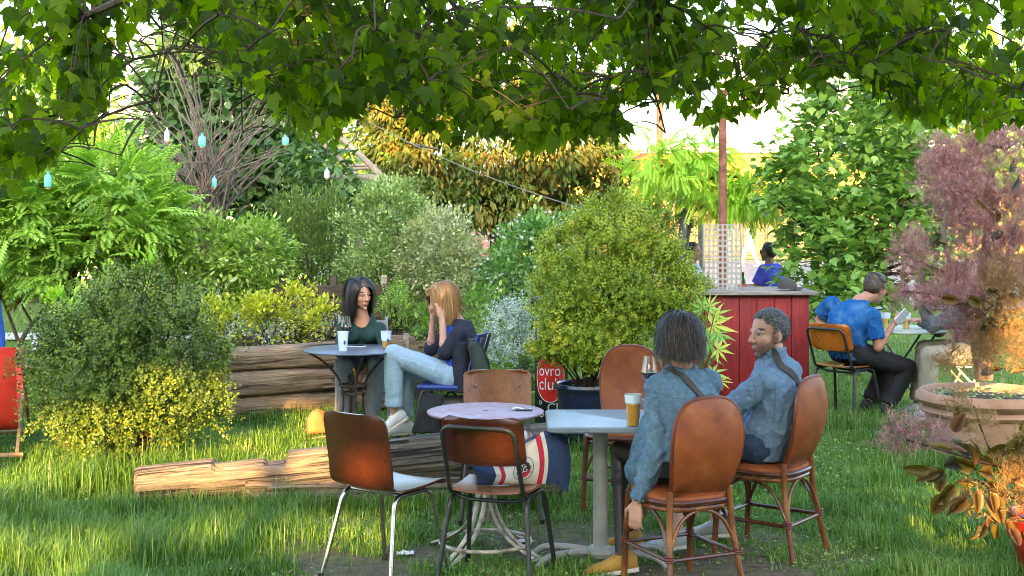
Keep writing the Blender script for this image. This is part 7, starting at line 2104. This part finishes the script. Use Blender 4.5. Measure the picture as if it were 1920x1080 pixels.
# ---------------------------------------------------------------- woman in green
def woman_green():
    org = Vector((-1.20, 10.72, gz(-1.2, 10.7))); t = person('dark haired woman in a green top sitting behind the slate table', org)
    Pv = Vector((-1.18, 10.72, .565)); N = P(678, 588, 10.60); Sm = P(678, 606, 10.62)
    J = joints(P=Pv, N=N, SL=Sm + Vector((.148, -.03, -.040)), SR=Sm + Vector((-.148, .03, -.040)), HL=Pv + Vector((.09, 0, 0)), HR=Pv + Vector((-.09, 0, 0)), EL=P(722, 655, 10.50), ER=P(637, 660, 10.50), WL=P(690, 686, 10.32), WR=P(660, 686, 10.32),
               KL=P(708, 686, 10.30), KR=P(645, 688, 10.30), AL=Vector((-1.10, 10.42, gz(-1.1, 10.4) + .09)), AR=Vector((-1.28, 10.42, gz(-1.1, 10.4) + .09)), TL=Vector((.1, -1, -.1)), TR=Vector((-.1, -1, -.1)), bow=.03)
    report('W2', J)
    T = head_frame(P(676, 553, 10.56), (.62, -.77, -.12), (-.10, 0, 1), 1.0)
    opt = dict(skin=(.56, .28, .18), fem=True, vox=.0075, dec=.5, brow=(.02, .012, .01), lips=(.36, .11, .10), handL=(Vector((-.35, -.3, -.8)), Vector((-.8, 0, .2)), -1, .35), handR=(Vector((.35, -.3, -.8)), Vector((.8, 0, .2)), 1, .35))
    add_mesh(body(J, T, opt), 'body', SKINM, t, org); eyes(T, t, org)
    # scoop neck: top ends below the collar bones
    mb = MB(); mb.loft(torso_secs(J, .012, True, -.05), 24)
    for s in 'LR':
        S, E, W = J['S' + s], J['E' + s], J['W' + s]
        mb.cone(S, E, .054, .047); e = E + (W - E) * .45; limb_tube(mb, [E - (W - E) * .05, E + (e - E) * .5, e], [.046, .044, .040])
    for q in (-1, 1): mb.ell(Sm * .72 + Pv * .28 + Vector((.065 * q, -.105, .0)), (.062, .050, .060))
    me = remesh(mb, .008, 2, 1.0, 'top'); wrinkle(me, .003, 13, 3); scoop(me, N, .072, .105); add_mesh(me, 'jersey_top', GREENT, t, org)
    add_mesh(bottoms(J, opt, (.098, .080, .060), .95, .010, .0035), 'jeans', JEANS_G, t, org)
    for s in 'LR': shoe(J['A' + s], J['T' + s], t, org, WHITEC, SOLEW)
    def push(p, lay):
        q = p.copy(); rr = np.hypot(q[:, 0], q[:, 1] + .02); lim = .062 + lay * 1.6; low = (q[:, 2] < -.04) & (rr < lim); k = np.where(low, lim / np.maximum(rr, 1e-4), 1); q[:, 0] *= k; q[:, 1] = (q[:, 1] + .02) * k - .02; return q
    hair(T, t, org, HAIR_BK, 3600, .275, 9, 9, .0042, .07, 'bob', layer=.028, grav=.8, push=push, part=.012, lvar=.25,
         cap=[((0, -.030, .040), (.082, .095, .088)), ((0, -.052, -.030), (.078, .060, .075))])
    nl = MB(); nl.tube(smooth_path([T @ Vector((-.06, .0, -.13)) - org, T @ Vector((0, .075, -.185)) - org, T @ Vector((.06, .0, -.13)) - org], 6), .0015, 5); nl.build('necklace', LTWOOD, t)
woman_green()

# ---------------------------------------------------------------- blonde woman hiding her face
def woman_blonde():
    org = Vector((-.47, 10.05, gz(-.47, 10.05))); t = person('blonde woman in a navy cardigan covering her face with both hands', org)
    Pv = Vector((-.45, 10.06, .545)); f = Vector((-1, 0, 0))
    Sm = P(862, 618, 10.10); N = P(856, 600, 10.12)
    J = joints(P=Pv, N=N, SL=Sm + Vector((0, -.155, -.02)), SR=Sm + Vector((-.03, .155, -.01)), HL=Pv + Vector((0, -.09, 0)), HR=Pv + Vector((0, .09, 0)), EL=P(833, 662, 9.93), ER=P(808, 655, 10.25), WL=P(829, 598, 9.97), WR=P(812, 592, 10.16),
               KL=P(738, 664, 9.96), KR=P(760, 692, 10.14), AL=P(739, 776, 10.0), AR=P(757, 806, 10.2), TL=Vector((-.75, -.25, -.45)), TR=Vector((-1, 0, -.1)), bow=.03)
    J['AR'].z = gz(-.8, 10.2) + .10
    report('W3', J)
    T = head_frame(P(829, 563, 10.08), (-.90, -.12, -.42), (-.40, 0, 1), 1.0)
    opt = dict(skin=(.52, .285, .22), fem=True, vox=.0075, dec=.5, handL=(Vector((-.22, .10, 1)), Vector((-.6, .75, .1)), -1, .22), handR=(Vector((-.10, -.10, 1)), Vector((-.5, -.75, .1)), 1, .22))
    add_mesh(body(J, T, opt), 'body', SKINM, t, org); eyes(T, t, org)
    # cobalt top
    mb = MB(); mb.loft(torso_secs(J, .006, True, -.08)[:-1], 20); add_mesh(remesh(mb, .010, 2, .7, 'top'), 'cobalt_top', COBALT, t, org)
    # cardigan: back and sides of the torso pushed backwards, pushed up sleeves, hanging tail
    mb = MB()
    secs = [(c + Vector((.035, -.0, 0)), la, fw, rx, ry * .92) for c, la, fw, rx, ry in torso_secs(J, .020, True, -.12)]; mb.loft(secs, 22)
    for s in 'LR':
        S, E, W = J['S' + s], J['E' + s], J['W' + s]
        mb.cone(S, E, .066, .056); e = E + (W - E) * .16; limb_tube(mb, [E, e], [.055, .050]); mb.ell(E, .055)
    mb.loft([(P(866, 640, 10.0), Vector((0, 1, 0)), Vector((-1, 0, 0)), .14, .07), (P(868, 690, 10.0), Vector((0, 1, 0)), Vector((-1, 0, 0)), .17, .085), (P(868, 732, 9.99), Vector((0, 1, 0)), Vector((-1, 0, 0)), .18, .075)], 18)
    me = remesh(mb, .009, 2, .7, 'cardigan'); wrinkle(me, .006, 13, 5, (1, 1, .45)); add_mesh(me, 'cardigan', NAVYT, t, org)
    add_mesh(bottoms(J, opt, (.098, .076, .066), .93, .009, .0045, cuff=.05, seed=6), 'jeans', JEANS, t, org)
    shoe(J['AL'], J['TL'], t, org, WHITEC, SOLEW, lace=WHITEC); shoe(J['AR'], J['TR'], t, org, WHITEC, SOLEW)
    hair(T, t, org, HAIR_BL, 4000, .205, 9, 11, .0040, .02, 'bob', layer=.026, grav=.7, lvar=.10, part=-.02,
         cap=[((0, -.030, .040), (.082, .095, .088)), ((0, -.052, -.022), (.080, .062, .070))])
woman_blonde()
# jacket hung on the back of the blue chair
jm = MB()
jb = Vector((-.24, 10.02, 0)); jm.loft([(P(885, 632, 9.98), Vector((0, 1, 0)), Vector((-1, 0, 0)), .16, .035), (P(892, 665, 9.98), Vector((0, 1, 0)), Vector((-1, 0, 0)), .20, .05), (P(897, 710, 9.98), Vector((0, 1, 0)), Vector((-1, 0, 0)), .21, .06), (P(896, 755, 9.98), Vector((0, 1, 0)), Vector((-1, 0, 0)), .20, .055)], 18)
for q in (-.15, .15): jm.tube([P(888, 640, 9.98) + Vector((0, q, 0)), P(900, 690, 9.98) + Vector((.02, q * 1.3, 0)), P(906, 760, 9.98) + Vector((.02, q * 1.3, 0))], [.05, .055, .045], 12)
me = remesh(jm, .012, 2, .7, 'jacket'); wrinkle(me, .008, 10, 8, (1, 1, .4))
hj = thing('hung_jacket', 'dark green jacket hanging over the back of the blue chair', 'jacket', jb); add_mesh(me, 'cloth', mat('bottle_green', [(.012, .022, .018), (.03, .05, .04)], .8, 10), hj, jb)
bj = MB(); bj.loft([(P(815, 738, 9.86), Vector((1, 0, 0)), Vector((0, 1, 0)), .08, .02), (P(805, 770, 9.84), Vector((1, 0, 0)), Vector((0, 1, 0)), .09, .03), (P(795, 812, 9.84), Vector((1, 0, 0)), Vector((0, 1, 0)), .10, .03)], 14)
me = remesh(bj, .010, 2, .7, 'coat'); wrinkle(me, .008, 12, 9, (1, 1, .4)); bo_ = P(805, 800, 9.84)
bcq = thing('black_coat', 'black coat draped from the front of the blue chair', 'coat', bo_); add_mesh(me, 'cloth', BLACKT, bcq, bo_)

# ---------------------------------------------------------------- man in blue t-shirt and his companion
def man_blue():
    org = Vector((2.86, 11.62, gz(2.86, 11.6))); t = person('man in a blue t shirt leaning over a phone on the orange chair', org)
    f = Vector((.78, .62, 0)); r = Vector((.62, -.78, 0)); Pv = Vector((2.93, 11.60, .565)); Sm = P(1598, 576, 11.62); N = P(1616, 562, 11.66)
    J = joints(P=Pv, N=N, SL=P(1556, 570, 11.75), SR=P(1636, 594, 11.48), HL=Pv - r * .09, HR=Pv + r * .09, EL=P(1535, 600, 11.85), ER=P(1646, 652, 11.45), WL=P(1552, 640, 11.72), WR=P(1674, 610, 11.52),
               KL=P(1660, 692, 11.92), KR=P(1702, 690, 11.62), AL=P(1630, 755, 11.85), AR=P(1662, 762, 11.58), TL=Vector((.7, .3, -.1)), TR=Vector((.8, .1, -.1)), bow=.05)
    for k in ('AL', 'AR'): J[k].z = gz(3, 11.6) + .095
    report('M2', J)
    T = head_frame(P(1642, 541, 11.72), (.80, .52, -.30), (.30, .1, 1), 1.05)
    opt = dict(skin=(.42, .21, .14), vox=.009, dec=.7, brow=(.05, .04, .03), handL=(Vector((.3, .1, -.9)), Vector((.5, .5, 0)), 1, .4), handR=(Vector((.45, .1, .7)), Vector((-.35, .6, .2)), -1, .8, .9))
    add_mesh(body(J, T, opt), 'body', SKINM, t, org); eyes(T, t, org)
    add_mesh(top_garment(J, opt, .014, sleeve=.36, hem=-.14, sl_r=(.074, .06, .05), vox=.009, wr=.011, seed=9), 'tshirt', BLUET, t, org)
    add_mesh(bottoms(J, opt, (.098, .080, .072), .98, .011, .005), 'trousers', BLACKT, t, org)
    for s in 'LR': shoe(J['A' + s], J['T' + s], t, org, BLACKSH, BLACKSH)
    hair(T, t, org, HAIR_BR, 1500, .034, 4, 12, .0065, 0, 'short', flow=lambda p: np.stack([p[:, 0] * 6, np.full(len(p), -.6), np.where(p[:, 2] > .06, .4, -.6)], -1), layer=.014, grav=.1)
    return J
jm2 = man_blue()
phw = jm2['WR'] + Vector((.075, .0, .075))
Rp = Matrix.Rotation(rad(25), 3, 'Z') @ Matrix.Rotation(rad(-40), 3, 'Y') @ Matrix.Rotation(rad(35), 3, 'X')
phone('white backed phone held up by the man in blue', phw, R=Matrix((Vector((.62, .25, -.74)).normalized(), Vector((.70, .2, .68)).normalized(), Vector((.62, .25, -.74)).normalized().cross(Vector((.70, .2, .68)).normalized()))).transposed(), scr=SCREENL)

def man_grey():
    org = Vector((P(1815, 780, 11.6).x, 11.6, gz(3.9, 11.6))); t = person('person in grey jumper and khaki trousers behind the smoke bush', org)
    Pv = Vector((org.x + .02, 11.6, .56)); Sm = P(1806, 575, 11.55); N = P(1800, 555, 11.55)
    J = joints(P=Pv, N=N, SL=Sm + Vector((-.03, -.19, -.02)), SR=Sm + Vector((0, .19, -.02)), HL=Pv + Vector((0, -.09, 0)), HR=Pv + Vector((0, .09, 0)), EL=P(1748, 612, 11.38), ER=P(1760, 620, 11.85), WL=P(1726, 566, 11.42), WR=P(1722, 600, 11.85), KL=P(1742, 668, 11.42), KR=P(1735, 655, 11.75), AL=P(1738, 742, 11.40), AR=P(1720, 740, 11.75), TL=Vector((-1, -.1, -.1)), TR=Vector((-1, .1, -.1)), bow=.04)
    for k in ('AL', 'AR'): J[k].z = gz(3.6, 11.5) + .095
    report('M3', J)
    T = head_frame(P(1790, 520, 11.55), (-1, -.1, -.1), (0, 0, 1), 1.03)
    opt = dict(skin=(.42, .22, .15), vox=.010, dec=.7, handL=(Vector((-.3, .1, .9)), Vector((-.6, .5, .1)), -1, .4), handR=(Vector((-1, 0, 0)), Vector((0, 0, -1)), 1, .3))
    add_mesh(body(J, T, opt), 'body', SKINM, t, org); eyes(T, t, org)
    add_mesh(top_garment(J, opt, .018, sleeve=.96, hem=-.10, sl_r=(.072, .060, .044), vox=.010, wr=.010, seed=19), 'jumper', GREYK, t, org)
    add_mesh(bottoms(J, opt, (.105, .085, .075), .98, .011, .006), 'trousers', KHAKI, t, org)
    for s in 'LR': shoe(J['A' + s], J['T' + s], t, org, SNEAK, SOLEW, lace=WHITEC)
    hair(T, t, org, HAIR_BR, 1000, .05, 4, 13, .0065, 0, 'short', flow=lambda p: np.stack([p[:, 0] * 6, np.full(len(p), -.6), np.where(p[:, 2] > .06, .4, -.6)], -1), layer=.014, grav=.1)
    ch = thing('folding_chair', 'thin metal folding chair behind the terracotta planter', 'chair', (Pv.x, 11.6, org.z), face_rz(-1, 0))
    for i in range(5): MB().rbox((0, -.16 + i * .08, .45), (.38, .06, .012), .004).build('seat_slat', PALET, ch)
    for s in (-1, 1):
        MB().tube([(.20 * s, .22, 0), (.19 * s, -.24, .82)], .010, 8).build('leg', PALET, ch); MB().tube([(.18 * s, -.24, 0), (.18 * s, .18, .45)], .010, 8).build('leg', PALET, ch)
    MB().rbox((0, -.235, .76), (.40, .012, .09), .004).build('back_slat', PALET, ch)
man_grey()

def simple_person(label, org, f, top, bot, skin, hairm, seated=True, seat=.45, arms=None, head=None, s=1.0, vox=.014, cap=None, sleeve=.36, stride=0.0, pants=.98, glasses=False):
    """smaller background figure with a full body"""
    f = Vector((f[0], f[1], 0)).normalized(); r = Vector((f.y, -f.x, 0)); up = Vector((0, 0, 1)); org = Vector(org); t = person(label, org)
    z0 = org.z
    if seated:
        Pv = org + up * (seat + .11); K = lambda q: Pv + f * .42 + r * .10 * q; A = lambda q: Pv + f * .42 + r * .10 * q - up * (seat + .11 - .095)
    else:
        Pv = org + up * .93; K = lambda q: Pv + r * .09 * q + f * (stride * .5 * q + .04) - up * .43; A = lambda q: Pv + r * .09 * q + f * (stride * q - .02) - up * .835
    Sm = Pv + up * .44 + f * (.06 if seated else .0); N = Sm + up * .07 + f * .01
    J = dict(P=Pv, N=N, SL=Sm - r * .19, SR=Sm + r * .19, HL=Pv - r * .09, HR=Pv + r * .09, KL=K(-1), KR=K(1), AL=A(-1), AR=A(1), TL=f * 1.0 + up * -.05, TR=f * 1.0 + up * -.05, bow=.03 if seated else 0)
    for nm, q in (('L', -1), ('R', 1)):
        if arms: J['E' + nm] = Sm + r * arms[0][0] * q + f * arms[0][1] + up * arms[0][2]; J['W' + nm] = Sm + r * arms[1][0] * q + f * arms[1][1] + up * arms[1][2]
        else: J['E' + nm] = Sm + r * .24 * q - up * .28 - f * (.03 + stride * .2 * q); J['W' + nm] = Sm + r * .25 * q - up * .50 + f * (.06 - stride * .5 * q)
    T = head_frame(N + up * .155 + f * .02, head or f, (0, 0, 1), 1.03)
    opt = dict(skin=skin, vox=vox, dec=.45, cdec=.45, handL=((J['WL'] - J['EL']), -r if not seated else -up, 1, .4), handR=((J['WR'] - J['ER']), r if not seated else -up, -1, .4))
    add_mesh(body(J, T, opt), 'body', SKINM, t, org); eyes(T, t, org)
    add_mesh(top_garment(J, opt, .016, sleeve=sleeve, hem=-.12, sl_r=(.074, .062, .048), vox=vox, wr=.005, seed=5), 'top', top, t, org)
    add_mesh(bottoms(J, opt, (.10, .08, .07), pants, vox, .004), 'trousers', bot, t, org)
    for q in 'LR': shoe(J['A' + q], J['T' + q], t, org, BLACKSH if bot is not WHITEC else SNEAK, SOLEW)
    hair(T, t, org, hairm, 700, .025, 3, 14, .009, 0, 'short', flow=lambda p: np.stack([p[:, 0] * 6, np.full(len(p), -.5), np.where(p[:, 2] > .06, .3, -.6)], -1), layer=.010, grav=.1)
    if cap:
        mb = MB(); mb.ell(T @ Vector((0, -.016, .062)) - org, (.088, .108, .075), T.to_3x3().normalized()); co_ = mb.build('cap', cap, t)
        bm_ = MB(); bm_.ell(T @ Vector((0, .10, .045)) - org, (.07, .07, .010), T.to_3x3().normalized()); bm_.build('cap_brim', cap, t)
    if glasses:
        g = MB()
        for q in (-1, 1):
            g.rbox(T @ Vector((.031 * q, .086, .008)) - org, (.050, .006, .036), .002, T.to_3x3().normalized()); g.tube([T @ Vector((.055 * q, .08, .012)) - org, T @ Vector((.080 * q, .0, .010)) - org], .003, 5)
        g.build('sunglasses', BLACKSH, t)
    return t
DARKSKIN = (.22, .11, .07)
simple_person('man in a violet blue shirt and sunglasses drinking behind the counter', (P(1452, 600, 17.1).x, 17.1, 0), (-.78, .62), BLUEV, BLACKT, DARKSKIN, HAIR_BK, arms=((.22, .10, -.24), (.10, .34, -.22)), glasses=True, vox=.011, seat=.47)
simple_person('man in a pale shirt sitting left of the perforated panel', (P(1288, 600, 17.3).x, 17.3, 0), (.85, -.35), mat('pale_blue_shirt', [(.36, .48, .52), (.55, .62, .62)], .85, 12), BLACKT, (.48, .27, .18), HAIR_BK, arms=((.22, .10, -.24), (.10, .34, -.22)), vox=.012, seat=.47)
for x, y, rz_ in ((1452, 17.1, (-.78, .62)), (1282, 17.3, (.85, -.35))):
    st = thing('wooden_stool', 'plain wooden stool under the ' + ('violet blue shirted man' if x > 1400 else 'pale shirted man'), 'stool', (P(x, 0, y).x, y, 0), face_rz(*rz_))
    MB().lathe([(.01, .43), (.17, .43), (.18, .445), (.17, .46), (.01, .46)], 20).build('seat', GREYW, st)
    for k in range(4):
        a = math.pi / 4 + k * math.pi / 2; MB().tube([(.12 * math.cos(a), .12 * math.sin(a), .43), (.17 * math.cos(a), .17 * math.sin(a), 0)], .016, 7).build('leg', GREYW, st)
simple_person('walker in white trousers and dark top on the street', (P(1406, 492, 48).x, 48, gz(9, 48) + .02), (-1, -.2), mat('black_white_top', [(.02, .02, .02), (.5, .5, .5)], .8, 5), WHITEC, (.40, .24, .18), HAIR_BR, seated=False, stride=.28, vox=.018, sleeve=.9)
simple_person('walker in a dark suit farther right on the street', (P(1489, 492, 48).x, 48, gz(9, 48) + .02), (1, -.1), BLACKT, BLACKT, (.40, .24, .18), HAIR_BK, seated=False, stride=.06, vox=.018, sleeve=.96)
simple_person('person in a blue jumper cut off by the left edge', (P(-63, 790, 10.9).x, 10.9, gz(-4.4, 10.9)), (.3, -1), mat('royal_blue_knit', [(.012, .06, .30), (.02, .08, .38)], .9, 20), DENIM_D, (.45, .25, .18), HAIR_BR, vox=.013, sleeve=.96)
simple_person('person with a white cap half hidden behind the round bush', (P(212, 640, 15.2).x, 15.2, gz(-4.5, 15.2)), (-.6, -.8), KHAKI, DENIM_D, (.45, .25, .18), HAIR_BR, vox=.013, cap=WHITEC, seat=.45)
simple_person('person in pink far off under the golden tree', (P(905, 520, 30).x, 30, gz(-.6, 30)), (.5, -1), mat('pink_cotton', (.55, .26, .24), .9), DENIM_D, (.45, .25, .18), HAIR_BR, seated=False, vox=.016)
for x, y, f_, nm in ((-63, 10.9, (.3, -1), 'blue jumpered person at the left edge'), (212, 15.2, (-.6, -.8), 'person with the white cap')):
    bn = thing('wooden_bench', 'short plank bench under the ' + nm, 'bench', (P(x, 0, y).x, y, gz(-4.4, y)), face_rz(*f_))
    for i in range(3): MB().rbox((0, -.14 + i * .14, .435), (.7, .13, .03), .006).build('seat_plank', GREYW, bn)
    for s in (-1, 1): MB().rbox((.28 * s, 0, .21), (.05, .36, .42), .006).build('leg', GREYW, bn)
